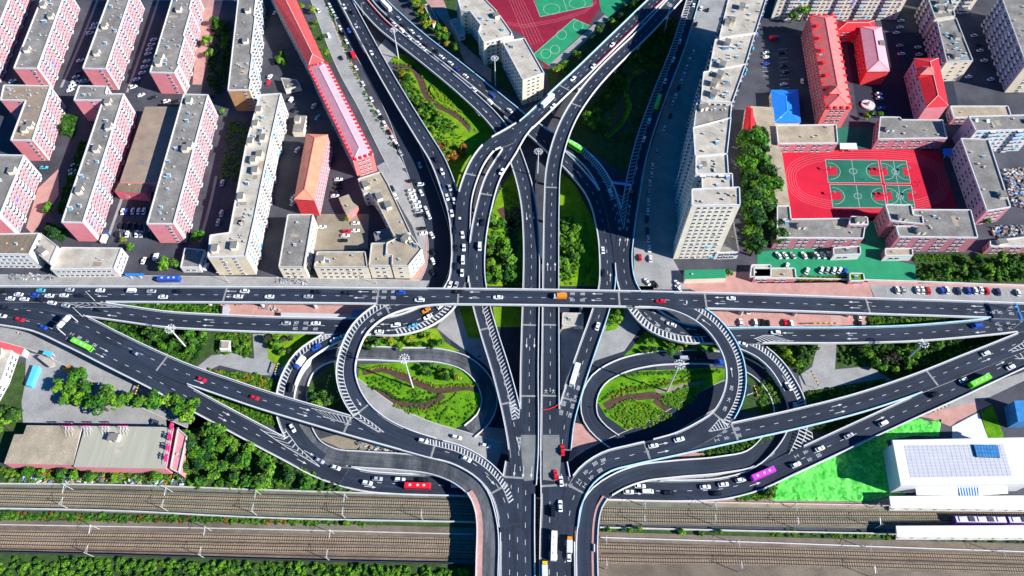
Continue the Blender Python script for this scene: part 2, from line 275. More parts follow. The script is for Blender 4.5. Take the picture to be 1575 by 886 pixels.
# ground-level streets
road('street_nw', 'dark street running below the north-west flyover', [(485, -50, 0), (512, 0, 0), (545, 55, 0), (580, 115, 0), (613, 180, 0), (638, 250, 0), (664, 322, 0), (676, 372, 0), (672, 418, 0), (655, 452, 0)], w=12, ground=True, name='street', dash=False)
road('street_pale', 'pale side street with parked cars', [(468, -50, 0), (488, 0, 0), (507, 51, 0), (532, 109, 0), (563, 165, 0), (593, 225, 0), (612, 262, 0)], w=8.5, ground=True, name='street', dash=False, surf='concrete_road')
road('street_sw', 'pale frontage street below the west ramps', [(-45, 502, 0), (0, 508, 0), (60, 524, 0), (120, 551, 0), (170, 580, 0), (225, 609, 0), (300, 642, 0)], w=11, ground=True, name='street', dash=False, surf='concrete_road')
road('street_oval_e', 'dark street slipping under the east loop', [(1150, 590, 0), (1110, 605, 0), (1072, 625, 0), (1010, 661, 0), (950, 688, 0), (905, 710, 0), (870, 738, 0)], w=10, ground=True, name='street', dash=False)
road('street_oval_w', 'pale street inside the west loop', [(530, 590, 0), (560, 612, 0), (600, 640, 0), (650, 664, 0), (710, 682, 0), (770, 700, 0)], w=11, ground=True, name='street', dash=False, surf='concrete_road')
road('street_n', 'pale street along the north side of the long flyover', [(-45, 433, 0), (150, 434, 0), (400, 437, 0), (560, 440, 0), (660, 442, 0)], w=8, ground=True, name='street', dash=False, surf='concrete_road')
road('walk_w', 'pink footway on the west edge of the main bridge', [(722, 756, 7), (730, 770, 7), (736, 790, 7), (738, 817, 7), (737, 850, 7), (736, 900, 7)], w=2.6, name='footbridge', dash=False, surf='pink_paving')
road('walk_e', 'pink footway on the east edge of the main bridge', [(931, 765, 7), (922, 780, 7), (917, 800, 7), (915, 830, 7), (915.5, 900, 7)], w=2.6, name='footbridge', dash=False, surf='pink_paving')

RS = {k: (r['s'][:, 0], r['s'][:, 1], r['s'][:, 2], r['s'][:, 3] / 2) for k, r in ROADS.items()}
NOCLIP = {frozenset(p) for p in (('join_w', 'oval_l'), ('join_e', 'oval_r'), ('front_low', 'oval_l'), ('front_low', 'oval_r'))}
def covering(x, y, z, skip, margin=0.35, dz=2.6, above=None, elevated_only=True):
    for k, (X, Y, Z, HW) in RS.items():
        if k == skip or frozenset((k, skip)) in NOCLIP or (elevated_only and ROADS[k]['ground']): continue
        if above is not None and ROADS[k]['order'] <= above: continue
        d2 = (X - x) ** 2 + (Y - y) ** 2; i = int(np.argmin(d2))
        if abs(Z[i] - z) < dz and d2[i] < (HW[i] - margin) ** 2 + 1.2:
            # lateral distance to the centre line
            dd = ROADS[k]['d'][i]; lat = abs((x - X[i]) * dd[1] - (y - Y[i]) * dd[0])
            lon = abs((x - X[i]) * dd[0] + (y - Y[i]) * dd[1])
            if lat < HW[i] - margin and lon < 3.0: return True
    return False
def at_s(r, s, off=0.0, dz=0.0):
    L = r['L']; f = lambda a: float(np.interp(s, L, a))
    x, y, z = f(r['s'][:, 0]), f(r['s'][:, 1]), f(r['s'][:, 2]); nx, ny = f(r['n'][:, 0]), f(r['n'][:, 1])
    return Vector((x + nx * off, y + ny * off, z + dz))
ROOT = {}
def build_road(r):
    s, n, L = r['s'], r['n'], r['L']; N = len(s); k = r['key']; zo = r['order'] * 0.006
    mid = s[N // 2]
    if r['ground']:
        m = MB()
        for i in range(N - 1):
            a, b = s[i], s[i + 1]; z = 0.1 + zo
            m.poly([(a[0] - n[i][0] * a[3] / 2, a[1] - n[i][1] * a[3] / 2, z), (b[0] - n[i + 1][0] * b[3] / 2, b[1] - n[i + 1][1] * b[3] / 2, z), (b[0] + n[i + 1][0] * b[3] / 2, b[1] + n[i + 1][1] * b[3] / 2, z), (a[0] + n[i][0] * a[3] / 2, a[1] + n[i][1] * a[3] / 2, z)])
        o = tag(m.build('street', r['surf']), r['label'], kind='structure'); ROOT[k] = o
        for sg in (-1, 1):
            q = MB(); ribbon_wall(q, [(s[i][0] + sg * n[i][0] * (s[i][3] / 2 + .15), s[i][1] + sg * n[i][1] * (s[i][3] / 2 + .15), 0.0) for i in range(N)], .3, .24, -.02)
            if q.f: q.build('kerb', 'concrete', o)
        return
    root = thing(r['name'], r['label'], 'flyover' if r['name'] == 'flyover' else 'footbridge', (mid[0], mid[1], 0)); ROOT[k] = root
    m = MB(); w2 = s[:, 3] / 2
    # deck cross-section: top L, top R, bottom R, bottom L
    rings = []
    for i in range(N):
        z = s[i][2] + zo; zb = z - 1.5 if s[i][2] > 4.2 else -0.4
        inn = 1.4 if s[i][2] > 4.2 else 0.0
        l = (s[i][0] + n[i][0] * w2[i], s[i][1] + n[i][1] * w2[i]); q = (s[i][0] - n[i][0] * w2[i], s[i][1] - n[i][1] * w2[i])
        li = (l[0] - n[i][0] * inn, l[1] - n[i][1] * inn); qi = (q[0] + n[i][0] * inn, q[1] + n[i][1] * inn)
        rings.append([(*l, z), (*q, z), (*q, max(zb, z - .7)), (*qi, zb), (*li, zb), (*l, max(zb, z - .7))])
    for i in range(N - 1):
        A, B = rings[i], rings[i + 1]
        m.poly([A[1], B[1], B[0], A[0]], 0)
        for j in range(1, 6):
            j2 = (j + 1) % 6; m.poly([A[j2], B[j2], B[j], A[j]], 1)
    m.poly(rings[0][::-1], 1); m.poly(rings[-1], 1)
    dk = m.build('deck', ['deck_asphalt' if r['surf'] == 'asphalt' else r['surf'], 'concrete'], root)
    uvl = dk.data.uv_layers.new(name='along'); buf = np.zeros((len(dk.data.loops), 2), np.float32)
    for i in range(N - 1):
        ls = dk.data.polygons[i * 6].loop_start; sd = r['order'] * 37.0
        for j, (u, v) in enumerate(((-w2[i], L[i]), (-w2[i + 1], L[i + 1]), (w2[i + 1], L[i + 1]), (w2[i], L[i]))): buf[ls + j] = (u + sd, v + sd)
    uvl.data.foreach_set('uv', buf.ravel())
    # parapets, cut where another deck runs alongside
    for sg, pm in ((1, r['lp']), (-1, r['rp'])):
        if not pm: continue
        run = []
        def flush():
            if len(run) > 1: q = MB(); ribbon_wall(q, run, .42, 1.0, 0); q.build('parapet', pm, root)
            run.clear()
        for i in range(N):
            off = sg * (w2[i] - .2); x, y, z = s[i][0] + n[i][0] * off, s[i][1] + n[i][1] * off, s[i][2] + zo
            if covering(x, y, z, k): flush()
            else: run.append((x, y, z - .12))
        flush()
    # lane dashes and edge lines
    q = MB(); lw = .1
    if r['dash'] and r['lanes'] > 1:
        sp = 0.0
        for j in range(1, r['lanes']):
            fr = j / r['lanes'] - .5; sp = 2.0 + j
            while sp < L[-1] - 3:
                wloc = float(np.interp(sp, L, s[:, 3])) - 1.6; off = fr * wloc
                c = at_s(r, sp + 1.2, off)
                if not covering(c.x, c.y, c.z, k, margin=-.1, above=r['order']):
                    q.poly([at_s(r, sp, off + lw, zo + .025), at_s(r, sp, off - lw, zo + .025), at_s(r, sp + 2.1, off - lw, zo + .025), at_s(r, sp + 2.1, off + lw, zo + .025)])
                sp += 6.8
    if q.f: tag(q.build('lane_dashes', 'paint', root), kind='stuff')
    if r['name'] == 'flyover' and k not in ('oval_l', 'oval_r'):
        for sg in (1, -1):
            q = MB()
            for i in range(N - 1):
                o1 = sg * (w2[i] - .75); o2 = sg * (w2[i + 1] - .75)
                a = (s[i][0] + n[i][0] * o1, s[i][1] + n[i][1] * o1, s[i][2] + zo + .02); b = (s[i + 1][0] + n[i + 1][0] * o2, s[i + 1][1] + n[i + 1][1] * o2, s[i + 1][2] + zo + .02)
                if covering(a[0], a[1], a[2], k, margin=-.6):
                    if q.f: q.build('edge_line', 'paint', root); q = MB()
                    continue
                e = .07
                q.poly([(a[0] + n[i][0] * e, a[1] + n[i][1] * e, a[2]), (a[0] - n[i][0] * e, a[1] - n[i][1] * e, a[2]), (b[0] - n[i + 1][0] * e, b[1] - n[i + 1][1] * e, b[2]), (b[0] + n[i + 1][0] * e, b[1] + n[i + 1][1] * e, b[2])])
            if q.f: q.build('edge_line', 'paint', root)
    # piers
    sp = 12.0
    while sp < L[-1] - 6:
        c = at_s(r, sp)
        if c.z > 4.5 and not covering(c.x, c.y, 0, k, margin=-1.6, dz=c.z - 2.5, elevated_only=False):
            i = min(N - 1, int(np.searchsorted(L, sp))); a = math.atan2(r['d'][i][1], r['d'][i][0]); ww = s[i][3]
            q = MB(); q.tube((c.x, c.y, -.2), (c.x, c.y, c.z - 2.2), .9, .9, 10, cap=False); q.box((c.x, c.y, c.z - 1.9), (1.8, ww * .62, .7), a)
            q.build('pier', 'concrete', root)
        sp += 27.0
def ribbon_wall(q, run, w, h, z0):
    "upright strip of width w along a list of points (z of the points is its foot)"
    n = len(run); hw = w / 2; base = len(q.v); R = []
    for i in range(n):
        a = run[max(0, i - 1)]; b = run[min(n - 1, i + 1)]; dx, dy = b[0] - a[0], b[1] - a[1]; l = math.hypot(dx, dy) or 1
        nx, ny = -dy / l * hw, dx / l * hw; x, y, z = run[i]; z += z0
        R.append([(x + nx, y + ny, z), (x - nx, y - ny, z), (x - nx, y - ny, z + h), (x + nx, y + ny, z + h)])
    for ring in R: q.v += ring
    for i in range(n - 1):
        b = base + i * 4
        for j in range(4):
            if j == 0: continue
            j2 = (j + 1) % 4; q.f.append((b + j, b + 4 + j, b + 4 + j2, b + j2)); q.m.append(0)
    q.f.append((base + 3, base + 2, base + 1, base)); q.m.append(0)
    e = base + (n - 1) * 4; q.f.append((e, e + 1, e + 2, e + 3)); q.m.append(0)
for r in list(ROADS.values()): build_road(r)
def near(key, x, y):
    "closest place of a road to a pixel: (arc length, z, heading)"
    r = ROADS[key]; s = r['s']; best = None
    for i in range(0, len(s)):
        u, v = Q((s[i][0], s[i][1], s[i][2])); d = (u - x) ** 2 + (v - y) ** 2
        if best is None or d < best[0]: best = (d, i)
    i = best[1]; z = s[i][2] + r['order'] * .006 if not r['ground'] else .1 + r['order'] * .006
    return r['L'][i], float(z), math.atan2(r['d'][i][1], r['d'][i][0])
def on(key, x, y, dz=0.0):
    z = near(key, x, y)[1]; return P(x, y, z + dz)
# ------------------------------------------------------------------ pieces of ground
S = sheet
S('street', 'asphalt', px(690, 440, 1005, 440, 1010, 560, 1000, 700, 930, 768, 730, 768, 700, 700), 1)
S('street', 'concrete_road', px(690, 470, 735, 470, 770, 560, 772, 590, 745, 560, 690, 520, 672, 505), 2)
S('street', 'concrete_road', px(862, 505, 905, 505, 920, 470, 960, 470, 985, 505, 960, 540, 915, 555, 880, 600, 862, 600), 2)
S('pavement', 'pink_paving', px(884, 650, 905, 655, 935, 690, 905, 705, 872, 722), 3)
S('pavement', 'pink_paving', px(738, 655, 780, 660, 782, 700, 745, 690), 3)
S('street', 'concrete_road', px(1085, -40, 1160, -40, 1120, 60, 1060, 220, 1036, 400, 1050, 425, 1060, 445, 975, 445, 975, 330, 1000, 230, 1055, 60), 1)
S('pavement', 'pink_paving', px(1052, 418, 1165, 418, 1165, 432, 1335, 432, 1345, 458, 1090, 456, 1050, 440), 2)
S('pavement', 'pink_paving', px(1085, 474, 1338, 478, 1338, 508, 1122, 508), 2)
S('car_park', 'concrete_road', px(1335, 432, 1580, 440, 1580, 470, 1345, 462), 2)
S('pavement', 'pink_paving', px(1335, 430, 1580, 437, 1580, 444, 1335, 438), 3)
S('pavement', 'pink_paving', px(325, 462, 575, 462, 560, 495, 325, 495), 2)
S('pavement', 'pink_paving', px(0, 424, 200, 427, 650, 434, 650, 439, 0, 431), 4)
S('pavement', 'pink_paving', t('c1', 0, 310, 150, 335, 290, 380, 280, 400, 130, 370, 0, 360), 3)
S('pavement', 'pink_paving', t('c1', 500, 505, 800, 640, 900, 640, 770, 700, 590, 590, 480, 530), 3)
S('yard', 'concrete_road', t('c1', 160, 400, 330, 430, 480, 520, 850, 640, 1150, 720, 1290, 850, 1100, 870, 140, 830, 130, 700, 150, 600), 2)
S('verge', 'undergrowth_soil', px(-60, 545, 40, 560, 60, 600, 40, 700, -60, 720), 1)
S('street', 'concrete_road', t('c1', 1180, 500, 1280, 420, 1400, 405, 1540, 440, 1530, 290, 1700, 290, 1900, 330, 1880, 420, 1700, 540, 1575, 540, 1330, 480, 1240, 520), 2)
# lawns of the wedges and ovals
S('lawn', 'lawn_yellow', px(599, 80, 625, 84, 765, 190, 750, 222, 716, 262, 703, 290, 690, 262, 655, 200), 2)
S('lawn', 'undergrowth_soil', px(880, 190, 1000, 45, 1045, 25, 1048, 45, 972, 262, 952, 262, 925, 243, 880, 215), 2)  # lawn given the dark undergrowth tone: the wedge's shade is put into its colour
S('lawn', 'lawn_yellow', px(790, 258, 803, 300, 808, 440, 738, 440, 742, 370, 765, 300), 2)
S('lawn', 'lawn_yellow', px(858, 260, 885, 285, 918, 350, 922, 440, 858, 440), 2)
S('lawn', 'lawn', px(862, 228, 920, 285, 948, 360, 950, 440, 930, 440, 932, 370, 905, 290, 862, 245), 2)
S('lawn', 'lawn_yellow', px(705, 470, 737, 470, 760, 520, 720, 520), 3)
S('lawn', 'lawn_yellow', px(758, 470, 802, 470, 802, 503, 762, 503), 3)
S('lawn', 'lawn_yellow', px(600, 470, 690, 470, 690, 442, 640, 442), 0)
S('lawn', 'lawn', t('c2', 640, 475, 880, 463, 1170, 472, 1260, 510, 1330, 560, 1390, 650, 1380, 740, 1320, 820, 1200, 872, 1080, 850, 960, 800, 850, 740, 720, 650, 630, 600), 3)
S('lawn', 'lawn_yellow', t('c2', 660, 300, 1110, 255, 1160, 340, 1250, 395, 660, 385), 3)
S('lawn', 'lawn_yellow', t('c2', 70, 282, 430, 282, 250, 410, 160, 500, 90, 440), 3)
S('lawn', 'undergrowth_soil', t('c2', 330, 600, 460, 480, 560, 480, 560, 640, 620, 760, 320, 730), 3)
S('lawn', 'lawn', t('c3', 820, 512, 1200, 498, 1320, 500, 1315, 640, 1240, 660, 1150, 720, 1000, 820, 860, 872, 720, 872, 600, 790, 545, 700, 545, 625, 640, 545), 3)
S('lawn', 'lawn', t('c3', 830, 275, 1000, 330, 1240, 350, 1300, 425, 900, 425, 690, 440, 760, 370), 3)
S('lawn', 'lawn', t('c3', 630, 130, 705, 130, 712, 190, 660, 262, 595, 275), 3)
S('lawn', 'undergrowth_soil', t('c3', 1430, 360, 1575, 450, 1640, 520, 1700, 640, 1680, 740, 1560, 780, 1420, 760), 2)
S('verge', 'undergrowth_soil', t('c1', 560, 90, 1335, 95, 1335, 185, 1000, 165, 740, 130), 2)
S('verge', 'undergrowth_soil', t('c1', 500, 190, 1290, 265, 1530, 285, 1530, 440, 1400, 402, 1280, 415, 1170, 495, 960, 425, 700, 290), 2)
S('verge', 'undergrowth_soil', t('c1', 1250, 500, 1575, 535, 1720, 600, 1700, 660, 1575, 640), 3)
S('verge', 'undergrowth_soil', t('c1', 1000, 530, 1575, 740, 1720, 780, 1720, 860, 1500, 830, 1200, 690), 2)
S('verge', 'undergrowth_soil', px(350, 610, 430, 632, 425, 655, 400, 650), 3)
S('verge', 'undergrowth_soil', px(255, 640, 330, 640, 420, 690, 500, 735, 560, 757, 300, 752, 262, 735), 2)
S('verge', 'dry_ground', t('d2', 560, 20, 1000, 120, 1140, 190, 900, 190, 600, 150, 400, 60), 2)
S('pavement', 'pink_paving', t('d2', 440, 175, 650, 210, 1000, 255, 1120, 290, 700, 285, 520, 240), 6)
S('verge', 'dry_ground', t('d3', 850, 300, 1240, 260, 1400, 235, 1230, 310, 880, 318), 6)
S('verge', 'undergrowth_soil', t('d3', 1100, 100, 1575, 20, 1640, 20, 1500, 130, 1300, 180, 1080, 190), 2)
S('pavement', 'pink_paving', t('d3', 860, 190, 1120, 130, 1240, 130, 1130, 190, 980, 200), 3)
S('verge', 'undergrowth_soil', t('c4', 0, 340, 335, 340, 310, 430, 230, 545, 120, 460), 2)
S('verge', 'undergrowth_soil', t('c4', 440, 345, 720, 318, 1530, 285, 1575, 290, 1000, 520, 800, 590, 640, 490, 510, 490, 430, 510), 2)
S('verge', 'undergrowth_soil', t('c4', 620, 175, 1420, 180, 1000, 240, 620, 262), 3)
S('verge', 'undergrowth_soil', t('c4', 240, 640, 730, 560, 760, 600, 270, 745), 4)
S('street', 'concrete_road', t('c4', 330, 340, 440, 340, 430, 505, 640, 485, 800, 580, 320, 640, 240, 650, 210, 545, 290, 490), 3)
S('verge', 'undergrowth_soil', t('c4', 250, 870, 620, 760, 1000, 640, 1040, 650, 600, 850, 460, 905), 2)
net = S('construction_net', 'net_green', t('d4', 55, 432, 640, 438, 760, 405, 860, 395, 840, 330, 740, 70, 900, 40, 1060, 45, 1075, -60, 1000, -45, 890, -85, 640, 30, 300, 220, 0, 350), 3)
from mathutils import noise as mnoise
bm = bmesh.new(); bm.from_mesh(net.data)
for _ in range(5): bmesh.ops.subdivide_edges(bm, edges=[e for e in bm.edges if e.calc_length() > 2.2], cuts=1); bmesh.ops.triangulate(bm, faces=bm.faces[:])
for v in bm.verts:
    if not v.is_boundary: v.co.z += .25 + .75 * abs(mnoise.noise(Vector((v.co.x * .22, v.co.y * .35, 3)))) + .3 * mnoise.noise(Vector((v.co.x * .8, v.co.y * .8, 7)))
bm.to_mesh(net.data); bm.free()
S('verge', 'dry_ground', t('d4', -300, 395, 0, 370, 60, 432, 640, 440, 760, 410, 760, 490, -300, 470), 2)
S('lawn', 'lawn', t('c4', 1310, 760, 1385, 720, 1450, 900, 1450, 940, 1360, 930), 4)
S('pavement', 'white_concrete', t('c4', 1140, 850, 1300, 765, 1360, 930, 1140, 940), 3)
S('pavement', 'pink_paving', t('c4', 920, 790, 1330, 690, 1380, 715, 1170, 820, 1130, 850, 1000, 800), 3)
S('street', 'concrete_road', t('c4', 960, 760, 1330, 600, 1575, 520, 1650, 500, 1650, 540, 1540, 590, 1330, 690, 1000, 790), 2)
# the north-west quarter
S('street', 'concrete_road', t('a2', 750, 290, 800, 235, 880, 310, 810, 385), 4)
S('pavement', 'pink_paving', px(310, -20, 348, -20, 310, 130, 296, 130), 2)
S('pavement', 'pink_paving', px(58, 290, 90, 260, 90, 300, 50, 360, 40, 350), 2)
S('pavement', 'pink_paving', t('a2', 400, 0, 420, 0, 700, 600, 900, 886, 820, 886, 600, 560), 2)
S('car_park', 'concrete_road', t('b2', 745, 140, 820, 100, 940, 190, 1050, 330, 1085, 500, 1090, 700, 1040, 820, 980, 860, 960, 850, 1030, 700, 960, 500), 2)
S('pavement', 'pink_paving', t('b2', 905, 230, 980, 270, 1050, 430, 1060, 600, 1060, 760, 960, 870, 560, 880, 600, 850, 930, 840, 1045, 720, 1040, 480, 980, 300), 3)
S('yard', 'dry_ground', t('b2', 385, 430, 700, 430, 690, 640, 370, 650), 2)
S('verge', 'undergrowth_soil', t('a2', 330, 130, 400, 120, 490, 370, 430, 390), 3)
# the sports ground on the north edge
S('sports_ground', 'track_maroon', px(740, -30, 925, -30, 930, 0, 905, 40, 840, 106, 806, 55, 775, 38, 745, -5), 2)
S('sports_ground', 'field_green', t('a3', 150, -60, 510, -60, 520, 35, 200, 105), 3)
S('sports_ground', 'field_green', t('a3', 545, -60, 760, -60, 740, 0, 620, 105, 570, 70), 3)
S('sports_ground', 'field_green', t('a3', 155, 330, 405, 110, 505, 155, 250, 395), 3)
S('pavement', 'concrete_road', t('a3', 250, 395, 590, 90, 625, 110, 280, 430), 3)
S('verge', 'undergrowth_soil', px(625, -20, 700, -20, 760, 80, 795, 150, 760, 130, 690, 75, 640, 30), 2)
S('verge', 'undergrowth_soil', px(840, 108, 960, 5, 995, 5, 900, 90, 845, 135), 2)
S('pavement', 'pink_paving', t('a2', 1040, 0, 1150, 0, 1240, 240, 1440, 420, 1440, 500, 1280, 380, 1200, 200), 3)
# the school on the east side
S('sports_ground', 'red_track', t('b4', 105, 30, 1060, 45, 1175, 400, 1160, 420, 660, 470, 165, 458), 2)
S('school_yard', 'field_green', t('b4', -40, 660, 620, 600, 600, 560, 640, 450, 730, 450, 740, 700, 920, 740, 930, 840, -40, 850), 2)
S('school_yard', 'court_green', px(1285, 195, 1350, 195, 1350, 228, 1285, 228), 2)
S('verge', 'undergrowth_soil', t('b4', 905, 670, 1340, 670, 1600, 640, 1600, 850, 930, 850), 3)
S('car_park', 'asphalt_grey', px(1180, 55, 1235, 55, 1265, 170, 1195, 150), 2)
S('yard', 'asphalt', px(1300, 50, 1450, 50, 1480, 190, 1320, 180), 1)
# the railway
S('ballast_bed', 'ballast_grey', px(-60, 744, 400, 752, 730, 762, 1100, 772, 1640, 778, 1640, 818, 1180, 810, 735, 803, 400, 795, -60, 781), 1)
S('ballast_bed', 'ballast_brown', px(-60, 795, 400, 803, 735, 812, 1180, 826, 1640, 838, 1640, 960, 735, 960, 735, 870, 400, 861, -60, 849), 1)
S('verge', 'undergrowth_soil', px(-60, 784, 400, 795, 735, 803, 735, 811, 400, 804, -60, 799), 2)
S('verge', 'undergrowth_soil', px(920, 810, 1380, 818, 1640, 828, 1640, 836, 1180, 826, 920, 818), 2)
S('verge', 'undergrowth_soil', px(-60, 848, 400, 861, 728, 868, 728, 960, -60, 960), 2)
S('verge', 'undergrowth_soil', px(-60, 715, 270, 722, 270, 748, -60, 742), 2)

# ------------------------------------------------------------------ painted markings
def hatch(key, A, B, n, mode='diag', w=.5, slant=.5, line=True, name='hatch_marking', dz=.045):
    "stripes between two lines traced in the photograph on a deck"
    key2 = key
    pa = [on(key, x, y) for x, y in A]; pb = [on(key, x, y) for x, y in B]
    def along(p, f):
        L = [0]
        for i in range(len(p) - 1): L.append(L[-1] + (p[i + 1] - p[i]).length)
        s = clip01(f) * L[-1]
        for i in range(len(p) - 1):
            if s <= L[i + 1] + 1e-9: return p[i].lerp(p[i + 1], (s - L[i]) / max(1e-9, L[i + 1] - L[i]))
        return p[-1].copy()
    z = Vector((0, 0, dz)); m = MB(); tot = max(1e-6, sum((pa[i + 1] - pa[i]).length for i in range(len(pa) - 1)))
    dw = w / tot
    for i in range(n):
        f = (i + .5) / n
        if mode == 'diag':
            m.poly([along(pa, f) + z, along(pa, f + dw) + z, along(pb, f + dw + slant / n) + z, along(pb, f + slant / n) + z])
        else:
            c0 = (along(pa, f + slant / n) + along(pb, f + slant / n)) / 2 + z; c1 = (along(pa, f + dw + slant / n) + along(pb, f + dw + slant / n)) / 2 + z
            m.poly([along(pa, f) + z, along(pa, f + dw) + z, c1, c0]); m.poly([c0, c1, along(pb, f + dw) + z, along(pb, f) + z])
    if line:
        for p in (pa, pb):
            for i in range(len(p) - 1):
                d = (p[i + 1] - p[i]); q = Vector((-d.y, d.x, 0)); q = q.normalized() * .12 if q.length > 0 else q
                m.poly([p[i] + q + z, p[i] - q + z, p[i + 1] - q + z, p[i + 1] + q + z])
    return m.build(name, 'paint', ROOT[key2])
def band(key, side, x0, y0, x1, y1, w, n, sw=.55, slant=.6, inset=.75):
    "striped shoulder along one side of a road between two pixels"
    r = ROADS[key]; s0, s1 = near(key, x0, y0)[0], near(key, x1, y1)[0]; zo = r['order'] * .006 + .045; m = MB()
    hw = lambda s: float(np.interp(s, r['L'], r['s'][:, 3])) / 2 - inset
    for i in range(n):
        s = s0 + (s1 - s0) * (i + .5) / n; e = sw * (1 if s1 > s0 else -1); sh = slant * (s1 - s0) / n
        a = lambda q, o: at_s(r, q, side * o, zo)
        m.poly([a(s, hw(s)), a(s + e, hw(s)), a(s + e + sh, hw(s) - w), a(s + sh, hw(s) - w)])
    K = 24
    for i in range(K):
        q0, q1 = s0 + (s1 - s0) * i / K, s0 + (s1 - s0) * (i + 1) / K
        for o in (w,):
            m.poly([at_s(r, q0, side * (hw(q0) - o + .12), zo), at_s(r, q0, side * (hw(q0) - o - .12), zo), at_s(r, q1, side * (hw(q1) - o - .12), zo), at_s(r, q1, side * (hw(q1) - o + .12), zo)])
    m.build('hatch_marking', 'paint', ROOT[key])
band('loop_w', -1, 650, 466, 556, 631, 2.6, 44)
band('loop_e', 1, 1050, 472, 1108, 645, 2.6, 44)
band('ramp_w', -1, 515, 516, 438, 615, 2.6, 24)
band('ramp_e', 1, 1150, 530, 1227, 630, 2.6, 26)
band('ew_low', -1, 700, 460, 606, 503, 3.4, 17, sw=.7)
band('ew_low_e', 1, 1080, 516, 972, 462, 3.4, 24, sw=.8)
band('ew_low_e', 1, 972, 300, 1064, 0, 3.0, 64, sw=.55)
band('nw_east', 1, 870, 224, 940, 310, 3.0, 30)
band('ne_south', 1, 740, 470, 786, 630, 3.2, 30, sw=.5, slant=1.1)
band('join_w', 1, 640, 683, 775, 768, 2.4, 34)
hatch('ew_low_e', t('b3', 650, 290, 705, 520), t('b3', 738, 290, 707, 520), 11, 'chev', slant=1.2)
hatch('ew_low', t('c1', 300, 86, 520, 92, 740, 132), t('c1', 345, 90, 520, 130, 690, 128), 10, 'chev', .5, slant=1.2)
hatch('ew_low', t('b2', 1275, 270, 1240, 340, 1240, 500), t('b2', 1278, 280, 1285, 400, 1250, 500), 9, 'chev', .7, slant=1.1)
hatch('loop_w', t('c2', 775, 92, 865, 92), t('c2', 790, 128, 865, 93), 4, 'chev', .5, slant=1)
hatch('loop_w', t('c2', 600, 790, 700, 850, 760, 886), t('c2', 630, 770, 720, 830, 790, 886), 7, 'chev', .6, slant=1)
hatch('join_w', t('c2', 350, 740, 600, 800), t('c2', 420, 790, 590, 840), 9, 'diag', .4)
hatch('loop_e', t('c3', 1220, 880, 1290, 800, 1340, 830), t('c3', 1225, 882, 1330, 862, 1350, 850), 8, 'diag', .5)
hatch('main_l', t('c3', 10, 700, 45, 880), t('c3', 82, 700, 60, 900), 9, 'chev', .6, slant=-1.0)
hatch('main_l', t('d3', 50, 0, 75, 130), t('d3', 85, 0, 76, 130), 5, 'chev', .6, slant=-1.0)
hatch('main_l', t('d2', 1490, 330, 1555, 560), t('d2', 1560, 340, 1558, 560), 8, 'chev', .5, slant=1.0)
hatch('main_r', t('d3', 345, 420, 395, 330), t('d3', 350, 420, 360, 330), 4, 'chev', .4, slant=-1)
hatch('front_low', t('d2', 40, 0, 200, 110, 400, 228), t('d2', 190, 0, 270, 110, 400, 226), 10, 'chev', .55, slant=1.0)
hatch('front_low', t('d4', 150, 160, 205, 40, 220, -20), t('d4', 155, 160, 300, 85, 290, 20), 9, 'diag', .6, slant=.2)
hatch('ramp_w', t('c2', 395, 330, 440, 285), t('c2', 460, 320, 490, 285), 4, 'chev', .5)
hatch('join_e', t('c4', 1480, 395, 1590, 330), t('c4', 1500, 400, 1600, 370), 5, 'diag', .5)
hatch('front_low', t('c4', 1490, 420, 1600, 390), t('c4', 1520, 440, 1600, 440), 3, 'diag', .5)
hatch('ew_low_e', t('c4', -60, 320, 0, 298, 60, 300), t('c4', -40, 345, 70, 335, 180, 332), 8, 'diag', .4)

am = MB(); aw = .12
am.poly([(-2.6, -aw, 0), (1.0, -aw, 0), (1.0, aw, 0), (-2.6, aw, 0)]); am.poly([(1.0, -.55, 0), (2.8, 0, 0), (1.0, .55, 0)])
ARROW = am.mesh('arrow_marking', 'paint')
def arrow(key, x, y, flip=False):
    s, z, a = near(key, x, y); p = P(x, y, z); r = ROOT[key]
    inst('arrow_marking', ARROW, r, tuple(Vector((p.x, p.y, z + .13)) - r.location), a + (math.pi if flip else 0))
def arrows(key, flip, pts):
    for x, y in pts: arrow(key, x, y, flip)
arrows('ew', True, t('c1', 620, 62, 1400, 32, 1400, 66) + t('c2', 665, 35, 640, 72, 1340, 37, 1335, 73) + t('c3', 545, 48, 540, 87, 1290, 70, 1290, 107) + t('c4', 545, 98, 550, 133, 1290, 123, 1300, 160))
arrows('ew_low', True, t('c1', 680, 180, 1265, 205, 1260, 240) + t('c2', 835, 268, 800, 232))
arrows('join_w', False, t('c1', 1205, 580) + t('c2', 310, 745, 295, 780) + t('d2', 1435, 310))
arrows('front_low', False, t('c1', 630, 385, 605, 420, 1365, 770, 1345, 805) + t('d2', 335, 145, 290, 195, 705, 350))
arrows('ew_low_e', False, t('c3', 1115, 262, 1110, 305) + t('c4', 145, 285, 530, 287, 535, 320, 1310, 280) + t('b3', 782, 165, 728, 600, 682, 600) + t('d4', 1500, 330)[:0])
arrows('join_e', True, t('c4', 440, 725, 460, 765, 1345, 450) + t('d3', 940, 90, 945, 138))
arrows('front_low', False, t('c4', 700, 805, 1430, 470) + t('d4', 505, 45)[:0])
arrows('loop_w', False, t('c2', 670, 265, 635, 700))
arrows('loop_e', True, t('c3', 1205, 220, 1360, 520))
arrows('nw_west', False, t('b3', 118, 445, 160, 440) + t('c3', 118, 345, 165, 345))
arrows('ne_east', False, t('b3', 245, 750, 290, 750))
arrows('nw_mid', True, t('b3', 625, 815, 437, 188, 410, 205) + t('c3', 360, 720)[:0])
arrows('ne_west', False, t('a3', 670, 215, 700, 235))
arrows('main_l', False, t('d3', 45, 250, 98, 260, 148, 260))
arrows('ne_south', False, t('b2', 1360, 480))
